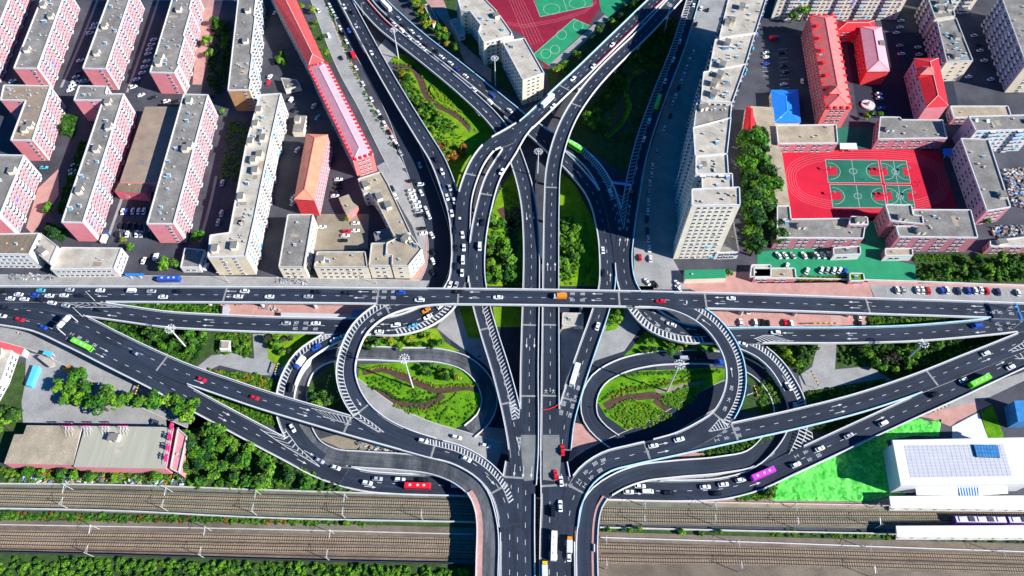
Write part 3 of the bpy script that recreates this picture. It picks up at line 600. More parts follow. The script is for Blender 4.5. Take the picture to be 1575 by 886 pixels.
arrows('nw_west', False, t('a2', 1360, 690, 1400, 670))
arrows('ew_low', False, t('a2', 620, 140)[:0] + t('b2', 1050, 40, 1030, 60)[:0])
arrows('ramp_e', True, t('c4', 115, 550))
arrows('front_low', False, t('d3', 780, 390, 1500, 335))

GLYPH = {}
def glyph(ch):
    if ch not in GLYPH:
        c = bpy.data.curves.new('road_lettering', 'FONT'); c.body = ch; c.size = 1.0; c.align_x = 'CENTER'; c.align_y = 'CENTER'; c.offset = .0
        o = bpy.data.objects.new('tmp', c); COL.objects.link(o); dg = bpy.context.evaluated_depsgraph_get(); me = bpy.data.meshes.new_from_object(o.evaluated_get(dg)); bpy.data.objects.remove(o)
        me.materials.clear(); me.materials.append(MATS['paint']); GLYPH[ch] = me
    return GLYPH[ch]
def road_char(key, ch, x, y, flip=False, w=1.5, l=2.6):
    s, z, a = near(key, x, y); p = P(x, y, z); r = ROOT[key]
    inst('road_lettering', glyph(ch), r, Vector((p.x, p.y, z + .13)) - r.location, a - math.pi / 2 + (math.pi if flip else 0), (w * 1.15, l, 1))
def chars(key, flip, *items):
    for ch, (x, y) in items: road_char(key, ch, x, y, flip)
chars('ew_low_e', False, *zip('路大西工', t('b3', 740, 385, 735, 430, 733, 475, 728, 520)), *zip('园大西固', t('b3', 655, 380, 668, 428, 678, 475, 682, 520)))
chars('front_low', False, *zip('工业', t('c1', 412, 322, 405, 322)[:1]))
chars('join_w', False, *zip('工路大西', t('c1', 435, 290, 480, 312, 527, 335, 572, 357)))
chars('nw_mid', True, *zip('西固大路', t('c3', 328, 770, 345, 715, 365, 660, 385, 600)), *zip('西固大路', t('c3', 380, 785, 395, 730, 412, 675, 430, 620)))
chars('ew', True, *zip('西固路', t('c2', 735, 35, 795, 35, 850, 35)), *zip('西固路', t('c2', 735, 72, 790, 70, 850, 72)), *zip('西固路', t('c3', 340, 45, 398, 47, 460, 48)), *zip('西固', t('c3', 397, 85, 458, 86)))
chars('ew_low', True, *zip('西固路', t('c2', 262, 222, 320, 225, 378, 260)), *zip('西固', t('c2', 255, 258, 315, 258)))
chars('loop_w', False, *zip('西大固西', t('c2', 875, 110, 820, 135, 765, 168, 720, 208)))
chars('ew_low_e', True, *zip('大大路路西西', t('c3', 890, 160, 862, 195, 940, 200, 910, 235, 970, 265, 1000, 290)))
chars('ew_low_e', False, *zip('西大西大', t('c4', 1415, 230, 1480, 225, 1430, 262, 1490, 255)))
chars('ew', True, *zip('路西大西', t('c4', 1385, 160, 1430, 160, 1495, 130, 1500, 168)))
chars('join_e', True, *zip('工业园路', t('d3', 430, 318, 475, 262, 530, 210, 580, 190)), *zip('工业园', t('d3', 467, 343, 508, 295, 560, 252)), *zip('工业园', t('d3', 1250, 30, 1315, 15, 1390, 0)), *zip('工业园', t('d3', 1268, 67, 1328, 55, 1400, 40)))
chars('front_low', False, *zip('工业园', t('d4', 195, 165, 250, 140, 330, 160)), *zip('业', t('d4', 275, 185)))
chars('loop_e', True, *zip('西大西', t('c3', 1358, 620, 1342, 690, 1318, 745)))
chars('ne_east', False, *zip('大大', t('c3', 235, 640, 280, 640)))
# expansion joints: pale strips across the deck
def joint(key, x, y, w=.9):
    s = near(key, x, y)[0]; r = ROADS[key]; hw = float(np.interp(s, r['L'], r['s'][:, 3])) / 2 - .42; zo = r['order'] * .006 + .035
    m = MB(); m.poly([at_s(r, s - w / 2, hw, zo), at_s(r, s - w / 2, -hw, zo), at_s(r, s + w / 2, -hw, zo), at_s(r, s + w / 2, hw, zo)]); m.build('expansion_joint', 'pale_joint', ROOT[key])
for k, pts in {'ew': t('c1', 1345, 45) + t('c2', 765, 50, 1245, 60) + t('c3', 697, 75, 1190, 85) + t('c4', 628, 110), 'loop_w': t('c2', 780, 130, 640, 745), 'loop_e': t('c3', 1165, 170, 1280, 800),
               'join_w': t('c1', 968, 465) + t('c2', 585, 815) + t('d2', 1085, 100, 1470, 360), 'join_e': t('c4', 1015, 560) + t('d3', 835, 130, 420, 355, 1360, 25), 'nw_west': t('c3', 135, 235, 130, 665),
               'ne_east': t('c3', 262, 235, 255, 670) + t('b3', 270, 262) + t('a3', 430, 635), 'nw_mid': t('c3', 385, 690), 'ne_south': t('b2', 1405, 300) + t('c2', 1405, 245, 1540, 690), 'ne_drop': t('b2', 1315, 200),
               'ne_west': t('a3', 350, 545, 75, 800)[:2], 'main_l': t('d3', 90, 320), 'main_r': t('d3', 270, 325)}.items():
    for x, y in pts: joint(k, x, y)

def worn(key, pts):
    m = MB(); m.poly([on(key, x, y) + Vector((0, 0, .095)) for x, y in pts]); m.build('worn_surface', 'worn_concrete', ROOT[key])
worn('nw_west', px(801, 669, 827, 669, 827, 738, 806, 740, 802, 700)); worn('ne_east', px(835, 669, 860, 669, 863, 700, 861, 741, 835, 738))
def red_rail(key, x0, y0, x1, y1, side):
    r = ROADS[key]; s0, s1 = sorted((near(key, x0, y0)[0], near(key, x1, y1)[0])); m = MB(); pts = []; s_ = s0
    while s_ < s1: o = side * (float(np.interp(s_, r['L'], r['s'][:, 3])) / 2 - .9); p = at_s(r, s_, o, .1); pts.append(tuple(p)); s_ += 3
    ribbon_wall(m, pts, .3, .9, 0); m.build('red_guard_rail', 'red_guard', ROOT[key])
M('red_guard', (0.5, 0.02, 0.04), var=0.15)
red_rail('nw_west', 565, 0, 606, 45, 1); red_rail('ne_west', 915, 110, 1030, -5, 1)
# ------------------------------------------------------------------ buildings
M('wall_pink', (0.74, 0.25, 0.28), var=0.1, scale=0.25, fine=0.06, fscale=2)
M('wall_rose', (0.62, 0.13, 0.17), var=0.12, scale=0.25, fine=0.06)
M('wall_cream', (0.76, 0.68, 0.54), var=0.1, scale=0.25, fine=0.06)
M('wall_white', (0.62, 0.61, 0.59), var=0.08, scale=0.25, fine=0.06)
M('wall_beige', (0.68, 0.58, 0.42), var=0.1, scale=0.25, fine=0.06)
M('wall_brown', (0.42, 0.24, 0.11), var=0.15, scale=0.25)
M('wall_red', (0.68, 0.05, 0.06), var=0.12, scale=0.3)
M('wall_orange', (0.74, 0.18, 0.17), var=0.1, scale=0.3)
M('wall_mauve', (0.47, 0.17, 0.20), var=0.12, scale=0.25)
M('wall_lilac', (0.42, 0.36, 0.45), var=0.12, scale=0.25)
M('wall_grey', (0.36, 0.36, 0.38), var=0.12, scale=0.25)
M('roof_grey', (0.205, 0.195, 0.18), var=0.35, scale=0.1, fine=0.2, fscale=1.2)
M('roof_tan', (0.35, 0.295, 0.215), var=0.26, scale=0.12, fine=0.14, fscale=1.4)
M('roof_pale', (0.42, 0.385, 0.325), var=0.28, scale=0.12, fine=0.12, fscale=1.4)
M('roof_brown', (0.27, 0.21, 0.16), var=0.2, scale=0.12, fine=0.14)
M('roof_rust', (0.19, 0.15, 0.105), var=0.25, scale=0.5, fine=0.2, stretch=(1, .3, 1))
M('tile_red', (0.64, 0.075, 0.075), var=0.15, scale=0.3, fine=0.14, fscale=3)
M('tile_crimson', (0.75, 0.018, 0.03), var=0.1, scale=0.3, fine=0.1, fscale=3)
M('tile_salmon', (0.74, 0.17, 0.16), var=0.12, scale=0.3, fine=0.1, fscale=3)
M('tile_orange', (0.72, 0.26, 0.16), var=0.14, scale=0.3, fine=0.1, fscale=3)
M('tile_pink', (0.72, 0.34, 0.39), var=0.1, scale=0.3, fine=0.1, fscale=3)
M('tile_rose', (0.66, 0.10, 0.12), var=0.12, scale=0.3, fine=0.1, fscale=3)
M('blue_sheet', (0.02, 0.2, 0.78), var=0.1, rough=0.45)
M('cyan_sheet', (0.1, 0.5, 0.75), var=0.12, rough=0.45)
M('white_sheet', (0.66, 0.66, 0.65), var=0.05, rough=0.5)
M('pale_panel', (0.46, 0.47, 0.52), var=0.06, rough=0.5)
M('solar_blue', (0.05, 0.22, 0.5), var=0.2, rough=0.25, spec=0.5)
M('heater_cyan', (0.09, 0.2, 0.3), var=0.2, rough=0.3, obj_rand=0.3)
M('sign_magenta', (0.9, 0.01, 0.16), var=0.05)
M('sign_orange', (0.85, 0.2, 0.02), var=0.05)
M('red_paint', (0.75, 0.02, 0.03), var=0.08)
M('dark_gap', (0.02, 0.02, 0.025), var=0.2)

def box_mesh(name, parts, mats):
    m = MB()
    for c, sz, mi in parts: m.box(c, sz, 0, mi)
    return m.mesh(name, mats)
# shared pieces, x along the wall, -y outwards, unit size scaled per use
WIN = box_mesh('window', [((0, -.03, 0), (1, .12, 1), 0), ((-.25, -.07, .03), (.40, .1, .78), 1), ((.25, -.07, .03), (.40, .1, .78), 1), ((0, -.1, -.53), (1.1, .26, .06), 0)], ['frame_white', 'window_glass'])
WIN_D = box_mesh('window', [((0, -.03, 0), (1, .1, 1), 0), ((0, -.06, 0), (.88, .09, .86), 1), ((0, -.09, 0), (.05, .08, .86), 0)], ['frame_white', 'window_glass'])
BALC = box_mesh('balcony', [((0, -.5, -.25), (1, 1.0, .5), 0), ((0, -.47, .22), (.94, .92, .44), 1), ((0, -.5, .47), (1.02, 1.04, .06), 0), ((0, -.5, .22), (.05, 1.0, .44), 0)], ['frame_white', 'window_glass'])
AWN = box_mesh('awning', [((0, -.4, 0), (1, .8, .12), 0)], ['blue_sheet'])
AWN2 = box_mesh('awning', [((0, -.4, 0), (1, .8, .12), 0)], ['cyan_sheet'])
HEAT = MB(); HEAT.poly([(-.9, -.8, .1), (.9, -.8, .1), (.9, .6, 1.1), (-.9, .6, 1.1)], 0); HEAT.poly([(-.9, .6, 1.1), (.9, .6, 1.1), (.9, .6, 0), (-.9, .6, 0)], 1); HEAT.poly([(-.9, -.8, .1), (-.9, .6, 1.1), (-.9, .6, 0)], 1); HEAT.poly([(.9, -.8, .1), (.9, .6, 0), (.9, .6, 1.1)], 1); HEAT.tube((-1, .75, 1.15), (1, .75, 1.15), .28, .28, 8, 1)
HEAT = HEAT.mesh('solar_heater', ['heater_cyan', 'frame_white'])
VENT = box_mesh('roof_vent', [((0, 0, .5), (.9, .9, 1.0), 0), ((0, 0, 1.06), (1.2, 1.2, .12), 1)], ['roof_brown', 'concrete'])
HEAD = box_mesh('stair_head', [((0, 0, 1.2), (4.2, 3.0, 2.4), 0), ((0, 0, 2.46), (4.6, 3.4, .14), 1), ((0, -1.52, 1.0), (1.0, .1, 2.0), 2)], ['wall_cream', 'roof_grey', 'dark_steel'])
AC = box_mesh('air_conditioner', [((0, -.25, 0), (.9, .45, .6), 0), ((0, -.48, 0), (.5, .03, .5), 1)], ['frame_white', 'dark_steel'])

RNG = random.Random(7)
def wall_windows(root, A, B, z0, z1, floors, bay, ww, wh, kind='win', pattern=None, panel=None, awn=0.0, z_first=None, margin=1.2, ac=0.0):
    "windows (and balconies, panels) on the wall from A to B, outside on the right of A->B"
    d = Vector((B[0] - A[0], B[1] - A[1], 0)); L = d.length
    if L < 2.5: return
    d.normalize(); ang = math.atan2(d.y, d.x); out = Vector((d.y, -d.x, 0))
    n = max(1, int((L - 2 * margin) / bay)); off = (L - n * bay) / 2; fh = (z1 - z0) / floors; o0 = root.location
    for b in range(n):
        s = off + (b + .5) * bay; k = pattern[b % len(pattern)] if pattern else 'w'
        if k == '.': continue
        base = Vector((A[0], A[1], 0)) + d * s
        if k in 'pP' and panel:
            q = MB(); q.box((base.x + out.x * .03, base.y + out.y * .03, (z0 + z1) / 2 - .35), (bay * .98, .12, z1 - z0 - .9), ang); q.build('wall_panel', panel, root)
        for f in range(floors):
            z = z0 + (f + .55) * fh; p = base + out * (.1 if k in 'pP' else .04)
            cnt = root.get('_n', 0); loc = Vector((p.x, p.y, z)) - o0
            if k == 'b':
                if cnt < 290: inst('balcony', BALC, root, loc, ang, (bay * .92, 1.1, fh * .94)); root['_n'] = cnt + 1
                else: REST.setdefault(root.name, []).append((loc, ang, bay * .92, fh * .94, 1))
            else:
                if k == 'P' and f % 1 == 0: pass
                if cnt < 290:
                    o = inst('window', WIN if kind == 'win' else WIN_D, root, loc, ang, (ww, 1, wh)); root['_n'] = cnt + 1
                else: REST.setdefault(root.name, []).append((loc, ang, ww, wh, 0))
            if awn and RNG.random() < awn:
                inst('awning', AWN if RNG.random() < .5 else AWN2, root, loc + Vector((out.x * (.95 if k == 'b' else 0), out.y * (.95 if k == 'b' else 0), wh * .62)), ang, (bay * .8, 1, 1))
            if ac and RNG.random() < ac: inst('air_conditioner', AC, root, loc + d * (ww * .8) + Vector((0, 0, -wh * .5)), ang)
REST = {}
def flush_rest(root):
    if root.name not in REST: return
    m = MB(); off = root.location
    for loc, ang, w, h, k in REST.pop(root.name):
        c = loc + off; o = Vector((math.sin(ang), -math.cos(ang), 0))
        m.box(c + o * (.5 if k else .03), (w, 1.0 if k else .12, h * (.55 if k else 1)), ang, 0); m.box(c + o * (.52 if k else .06) + Vector((0, 0, h * .3 if k else 0)), (w * .88, 1.0 if k else .12, h * (.4 if k else .82)), ang, 1)
    tag(m.build('window', ['frame_white', 'window_glass'], root), kind='stuff')

STY = {  # wall on long sides, wall on short sides, parapet, floors height, bay, window, pattern long, panel, pattern short
    'res': dict(long='wall_white', short='wall_pink', rim='white_concrete', fh=2.85, bay=3.3, win=(1.7, 1.6), pat='ppbpPppbp', panel='wall_pink', pats='..w..', awn=.05, roof='roof_grey', ac=.12),
    'cream': dict(long='wall_cream', short='wall_beige', rim='white_concrete', fh=2.85, bay=3.2, win=(1.6, 1.5), pat='wwbww', panel=None, pats='.w.w.', awn=.06, roof='roof_pale', ac=.12),
    'office': dict(long='wall_cream', short='wall_cream', rim='concrete', fh=3.2, bay=3.4, win=(1.5, 1.6), pat='w', panel=None, pats='w', awn=0, roof='roof_tan', ac=.06),
    'whiteoffice': dict(long='wall_white', short='wall_white', rim='white_concrete', fh=3.1, bay=3.0, win=(1.7, 1.5), pat='w', panel=None, pats='w', awn=0, roof='roof_pale', ac=.05),
    'school': dict(long='wall_mauve', short='wall_mauve', rim='white_concrete', fh=3.4, bay=3.2, win=(2.0, 1.9), pat='ww.', panel=None, pats='w', awn=0, roof='roof_grey', ac=.06),
    'tower': dict(long='wall_white', short='wall_cream', rim='white_concrete', fh=2.9, bay=3.1, win=(1.5, 1.5), pat='bwwb', panel=None, pats='w', awn=.02, roof='roof_pale', ac=.1),
    'lilac': dict(long='wall_lilac', short='wall_beige', rim='concrete', fh=2.85, bay=3.3, win=(1.6, 1.5), pat='bwbww', panel=None, pats='.w.w', awn=.03, roof='roof_grey', ac=.1),  # long sides lilac: the purple shade of the west fronts is painted in
    'plain': dict(long='wall_cream', short='wall_cream', rim='concrete', fh=3.5, bay=4.5, win=(1.6, 1.3), pat='w', panel=None, pats='w', awn=0, roof='roof_tan', ac=0),
    'hall': dict(long='wall_rose', short='wall_pink', rim=None, fh=6, bay=6, win=(2.4, 1.6), pat='w', panel=None, pats='w.', awn=0, roof='roof_brown', ac=0),
}
def footprint(pts, h): return ccw([P(x, y, h) for x, y in pts])
def section(root, pts, h, sty, roof=None, z0=0.0, rim=True, clutter=1, over=None, **kw):
    st = dict(STY[sty]); st.update(kw); fp = footprint(pts, h); n = len(fp); zr = h - .7 if (rim and st['rim']) else h
    m = MB(); mats = []
    def mi(nm):
        if nm not in mats: mats.append(nm)
        return mats.index(nm)
    lens = [(fp[(i + 1) % n] - fp[i]).length for i in range(n)]; lmax = max(lens); li = lens.index(lmax); ldir = (fp[(li + 1) % n] - fp[li]).normalized()
    for i in range(n):
        a, b = fp[i], fp[(i + 1) % n]; lg = lens[i] > 5 and abs((b - a).normalized().dot(ldir)) > .88 and lmax > 12; wm = st['long'] if lg else st['short']
        m.poly([(a.x, a.y, z0), (b.x, b.y, z0), (b.x, b.y, h), (a.x, a.y, h)], mi(wm))
        mid = (a + b) / 2; outw = Vector(((b - a).y, -(b - a).x, 0)).normalized(); tocam = Vector((CAM[0] - mid.x, CAM[1] - mid.y, 0)).normalized()
        if outw.dot(tocam) > -.12 and st['win'] and h - z0 > 2.6:
            fl = max(1, int(round((h - z0 - .8) / st['fh'])))
            wall_windows(root, a, b, z0, h - .8, fl, st['bay'], st['win'][0], st['win'][1], 'win', st['pat'] if lg else st['pats'], st['panel'] if lg else None, st['awn'] if lg else 0, ac=st['ac'])
    m.build('wall', mats, root)
    q = MB(); q.poly([(p.x, p.y, zr) for p in fp]); o = q.build('roof', roof or st['roof'], root)
    bm = bmesh.new(); bm.from_mesh(o.data); bmesh.ops.triangulate(bm, faces=bm.faces[:]); bm.to_mesh(o.data); bm.free()
    if rim and st['rim']:
        q = MB(); cen = sum(fp, Vector((0, 0, 0))) / n
        for i in range(n):
            a, b = fp[i], fp[(i + 1) % n]; d = (b - a).normalized(); inn = Vector((-d.y, d.x, 0)) * .4; out = Vector((d.y, -d.x, 0)) * .06
            e = d * .06
            q.poly([a + out - e, b + out + e, b + inn, a + inn])
            z = Vector((0, 0, -.95)); q.poly([a + out - e + z, b + out + e + z, b + out + e, a + out - e]); z = Vector((0, 0, -.72)); q.poly([b + inn, a + inn, a + inn + z, b + inn + z][::-1])
        q.build('parapet', st['rim'], root)
    if clutter:
        xs = [p.x for p in fp]; ys = [p.y for p in fp]; k = 0; tries = 0
        while k < clutter and tries < 400:
            tries += 1; x = RNG.uniform(min(xs), max(xs)); y = RNG.uniform(min(ys), max(ys))
            if not all(inside(x + dx, y + dy, fp) for dx, dy in ((2, 0), (-2, 0), (0, 2), (0, -2))): continue
            k += 1; r = RNG.random(); i = lens.index(lmax); d = fp[(i + 1) % n] - fp[i]; a = math.atan2(d.y, d.x)
            loc = Vector((x, y, zr)) - root.location
            if r < .26: inst('solar_heater', HEAT, root, loc, RNG.choice((0, .2, -.2)), (RNG.uniform(.7, 1.1),) * 3)
            elif r < .86: inst('roof_vent', VENT, root, loc, a, (RNG.uniform(.5, 1), RNG.uniform(.5, 1.2), RNG.uniform(.5, .9)))
            else: inst('stair_head', HEAD, root, loc, a)
        # patches of newer roofing felt
        for _ in range(max(1, clutter // 4)):
            x = RNG.uniform(min(xs), max(xs)); y = RNG.uniform(min(ys), max(ys)); hw, hd = RNG.uniform(1, 3), RNG.uniform(1, 4)
            c = [(x - hw, y - hd), (x + hw, y - hd), (x + hw, y + hd), (x - hw, y + hd)]
            if all(inside(p[0], p[1], fp) for p in c): q = MB(); q.poly([(p[0], p[1], zr + .03) for p in c]); q.build('roof_patch', RNG.choice(['roof_pale', 'roof_brown', 'roof_grey', 'roof_tan']), root)
    return fp
def base_at(pts, h):
    f = footprint(pts, h); c = sum(f, Vector((0, 0, 0))) / len(f); return (c.x, c.y, 0)
def bld(label, pts, h, sty, cat='building', name='building', group=None, secs=(), **kw):
    root = thing(name, label, cat, base_at(pts, h), group); section(root, pts, h, sty, **kw)
    for s in secs: section(root, s[0], s[1], s[2] if len(s) > 2 else sty, **(s[3] if len(s) > 3 else {}))
    flush_rest(root)
    if '_n' in root: del root['_n']
    return root
def hip(root, fp4, z, rise, material, over=.6, ridge='frame_white', flat=.0):
    "hipped roof over a four-cornered outline"
    c = sum(fp4, Vector((0, 0, 0))) / 4; f = [p + (p - c).normalized() * over for p in fp4]
    l0, l1 = (f[1] - f[0]).length, (f[2] - f[1]).length
    if l0 > l1: f = f[1:] + f[:1]; l0, l1 = l1, l0       # f0-f1 and f2-f3 are the short ends
    a = (f[0] + f[1]) / 2; b = (f[2] + f[3]) / 2; k = min(.45, (l0 / 2) / l1) * (1 - flat)
    r0 = a.lerp(b, k); r1 = b.lerp(a, k); U = lambda p, zz: (p.x, p.y, zz)
    for fc in ([U(f[0], z), U(f[1], z), U(r0, z + rise)], [U(f[1], z), U(f[2], z), U(r1, z + rise), U(r0, z + rise)], [U(f[2], z), U(f[3], z), U(r1, z + rise)], [U(f[3], z), U(f[0], z), U(r0, z + rise), U(r1, z + rise)]):
        q = MB(); q.poly(fc)
        bt = [(x, y, zz - .18) for x, y, zz in fc]; q.poly(bt[::-1])
        for i in range(len(fc)): j = (i + 1) % len(fc); q.poly([bt[i], bt[j], fc[j], fc[i]])
        q.build('roof_slope', material, root)
    if ridge:
        q = MB(); q.tube(U(r0, z + rise), U(r1, z + rise), .18, .18, 6)
        for p, r in ((f[0], r0), (f[1], r0), (f[2], r1), (f[3], r1)): q.tube(U(p, z + .05), U(r, z + rise), .14, .14, 5)
        q.build('ridge_cap', ridge, root)
    return f, r0, r1
def hipbld(label, pts, h, sty, rise, material, cat='building', name='building', dormers=0, dorm_mat='tile_rose', ridge='frame_white', **kw):
    root = thing(name, label, cat, base_at(pts, h)); fp = section(root, pts, h, sty, rim=False, **kw)
    f, r0, r1 = hip(root, fp, h + .02, rise, material, ridge=ridge)
    if dormers:
        dm = box_mesh('dormer', [((0, 0, .6), (1.3, 1.5, 1.0), 0)], [dorm_mat])
        for a, b in ((f[1], f[2]), (f[3], f[0])):
            d = (b - a); ang = math.atan2(d.y, d.x)
            for i in range(dormers):
                p = a.lerp(b, (i + .5) / dormers); inn = Vector((-d.y, d.x, 0)).normalized() * .5
                inst('dormer', dm, root, Vector((p.x + inn.x, p.y + inn.y, h)) - root.location, ang)
        for a, b in ((f[0], f[1]), (f[2], f[3])):
            d = (b - a); ang = math.atan2(d.y, d.x)
            for i in range(4):
                p = a.lerp(b, (i + .5) / 4); inn = Vector((-d.y, d.x, 0)).normalized() * .5
                inst('dormer', dm, root, Vector((p.x + inn.x, p.y + inn.y, h)) - root.location, ang)
    flush_rest(root)
    if '_n' in root: del root['_n']
    return root

# the residential quarter in the north-west
bld('pink apartment block cut off by the north-west corner', t('a1', -250, 370, -100, 370, 115, -160, -15, -160), 17, 'res')
bld('pink gabled apartment block nearest the north-west corner with grey roof', t('a1', 80, 412, 225, 412, 405, -80, 275, -80), 17, 'res', clutter=24)
bld('pink gabled apartment block second along the northern row of slabs', t('a1', 498, 412, 640, 415, 808, -80, 680, -80), 17, 'res', clutter=24)
bld('stepped pink gabled apartment block third along the northern row', t('a1', 905, 436, 1055, 440, 1085, 390, 1075, 385, 1120, 220, 1110, 215, 1155, 60, 1145, 55, 1180, -80, 1062, -80), 17, 'res', clutter=28)
bld('white and brown apartment slab beside the yard with pink path', t('a1', 1378, 545, 1508, 542, 1520, 480, 1510, 470, 1528, 330, 1520, 320, 1545, 100, 1538, 90, 1558, -80, 1448, -80), 17, 'res', long='wall_white', short='wall_brown', pat='bwbbw', panel=None, clutter=21)
bld('L-shaped pink apartment block on the west edge', t('a1', 20, 512, 305, 517, 195, 848, 62, 848, 152, 606, 0, 604), 17, 'res', clutter=21, roof='roof_brown')
bld('long pink apartment block with a short wing at its north end', px(121, 131, 165, 132, 162, 143.5, 190.5, 143.5, 127, 342, 94, 341.4, 157.5, 153.6, 113, 153.6), 17, 'res', clutter=28)
bld('long pink apartment block beside the low brown hall', px(282, 144, 320, 145, 266.7, 344, 225, 344), 17, 'res', clutter=35)
bld('pink apartment block on the west edge with white balconies', px(-35, 237, 37, 238, -2, 334, -70, 334), 17, 'res', clutter=14)
bld('low brown roofed hall with pink front between two apartment blocks', px(223, 164, 277, 164, 241, 281, 184, 280), 8, 'hall', secs=[(px(184, 280, 225, 281, 222, 297, 176, 294), 7, 'hall', dict(roof='roof_rust'))])
bld('very long beige apartment slab with pale roof beside the red roofed terrace', px(399, 145, 432, 143, 415, 220, 390, 342, 378, 394, 319, 395, 322.5, 361, 352, 357, 378, 220), 17, 'cream', clutter=45)
bld('cream office block with rusty roof at the west end of the long flyover', px(-40, 360, 60, 358, 44, 391, -40, 390), 13, 'whiteoffice', roof='roof_rust', clutter=9)
bld('beige blank walled stair block beside the cream office', px(62, 358, 88, 378, 76, 405, 52, 385), 11, 'plain', roof='roof_pale', win=None)
bld('white office with broad pale roof beside the long flyover', px(94, 380, 187, 381, 175, 413, 77, 414), 8, 'whiteoffice', roof='roof_pale', fh=3.6, bay=2.6)
bld('small white house with dark flat roof by the street trees', px(284, 381, 315, 384, 306, 411, 277, 411), 5, 'whiteoffice', roof='roof_grey')
hipbld('terrace with bright red tiled roof on the north edge', px(474, 101, 498, 93, 444, -25, 408, -25), 14, 'office', 3.4, 'tile_red', cat='terrace', long='wall_white', short='wall_white')
hipbld('long terrace with pink patterned roof and crenellated eaves', px(543, 247, 574, 237, 503, 97, 474, 104), 14, 'office', 2.6, 'tile_pink', cat='terrace', dormers=24, dorm_mat='tile_crimson', long='wall_lilac', short='wall_orange', bay=2.6)
hipbld('salmon building with hipped orange roof', px(453, 305, 483, 307, 504, 208, 471, 207), 14, 'office', 2.6, 'tile_orange', ridge='tile_rose', long='wall_pink', short='wall_red', bay=2.6, pats='.')
bld('grey roofed wing on the west side of the courtyard', t('b2', 205, 430, 360, 430, 305, 750, 150, 750), 11, 'office', roof='roof_grey', clutter=6)
bld('cream street wing with tan roof and rows of square windows', t('b2', 383, 656, 676, 656, 690, 750, 365, 750), 11, 'office', bay=3.2, clutter=4)
bld('angular corner wing with tan roof where the two streets meet', t('b2', 805, 602, 925, 545, 957, 556, 1020, 640, 938, 742, 836, 742, 838, 678, 800, 674), 12, 'office', bay=3.2, clutter=6, secs=[(t('b2', 712, 604, 803, 604, 798, 680, 834, 684, 832, 742, 697, 742), 11.5, 'office')])
bld('diagonal wing with long tan roof along the pale car park', t('b2', 630, 215, 772, 170, 815, 245, 952, 540, 852, 566, 738, 338, 700, 296, 664, 302), 11, 'office', roof='roof_tan', clutter=9)
bld('small brown roofed shed inside the courtyard', t('b2', 515, 332, 575, 310, 602, 360, 632, 382, 566, 440), 5, 'plain', roof='roof_tan', short='wall_orange', rim=False)
bld('low dark sheds leaning on the diagonal wing in the courtyard', t('b2', 725, 540, 825, 510, 850, 575, 740, 600), 5, 'plain', roof='roof_grey', rim=False)
bld('flat grey garage by the alley behind the red terrace', t('a2', 165, 470, 260, 480, 285, 520, 190, 540), 4, 'plain', roof='roof_grey')
bld('narrow grey lean-to in the dark alley', t('a2', 255, 700, 320, 700, 300, 800, 235, 800), 4, 'plain', roof='roof_grey', rim=False, win=None)
# north edge
bld('beige stepped office block beside the north sports ground', t('a2', 1225, -40, 1370, -40, 1470, 60, 1565, 195, 1560, 215, 1395, 255, 1360, 190, 1375, 150, 1310, 65, 1255, 60), 18, 'cream', clutter=11, pats='w', pat='w')
bld('pale office block with rooftop skylight and red striped end wall', t('a3', -30, 250, 105, 228, 225, 440, 95, 485), 20, 'cream', pats='w', pat='w', clutter=4, secs=[(t('a3', -60, 150, 0, 160, 40, 220, -40, 250), 17, 'cream')])
bld('white entrance block beside the beige stepped office', t('a2', 1190, 120, 1240, 105, 1280, 200, 1240, 215), 5, 'whiteoffice')
bld('row of grey sheds under the trees on the north edge', t('a2', 1030, 30, 1060, 20, 1118, 120, 1085, 140), 4, 'plain', roof='roof_grey', win=None)
# the tall slab east of the interchange
s = lambda *a: px(*a)
bld('cream high-rise tower at the south end of the tall slab', s(1064, 290, 1138, 287, 1139, 315, 1064, 316), 45, 'tower', cat='tower', name='tower_block', clutter=7, pat='w', long='wall_cream', secs=[
    (s(1079, 267, 1127, 266, 1128, 290, 1080, 291), 43, 'tower', dict(clutter=4)), (s(1070, 240, 1119, 236, 1121, 267, 1070, 268), 44.5, 'tower', dict(clutter=6))])
bld('long pale high-rise slab stepping away northwards', s(1066, 195, 1125, 180, 1119, 236, 1069, 240), 44, 'tower', cat='tower', name='tower_block', clutter=7, secs=[
    (s(1072, 155, 1126, 157, 1124, 182, 1067, 196), 42, 'tower', dict(roof='roof_grey', clutter=6)), (s(1082, 110, 1148, 98, 1127, 157, 1078, 155), 44, 'tower', dict(clutter=16)),
    (s(1100, 60, 1162, 50, 1148, 98, 1090, 110), 43, 'tower', dict(clutter=16)), (s(1127, -30, 1188, -30, 1163, 50, 1106, 58), 44, 'tower', dict(clutter=21))])
bld('white podium with dark roof at the foot of the high-rise tower', t('b3', 1275, 640, 1370, 455, 1408, 660, 1265, 665), 6, 'whiteoffice', roof='roof_grey', win=(2.4, 2.2))
bld('green roofed shelter on the pink plaza below the tower', t('b3', 1075, 768, 1325, 765, 1325, 818, 1078, 825), 4, 'plain', roof='field_green', rim=False, win=None)
bld('small flat roofed pink gatehouse on the plaza', t('b3', 1480, 735, 1600, 735, 1600, 810, 1470, 810), 4, 'school', roof='roof_pale')
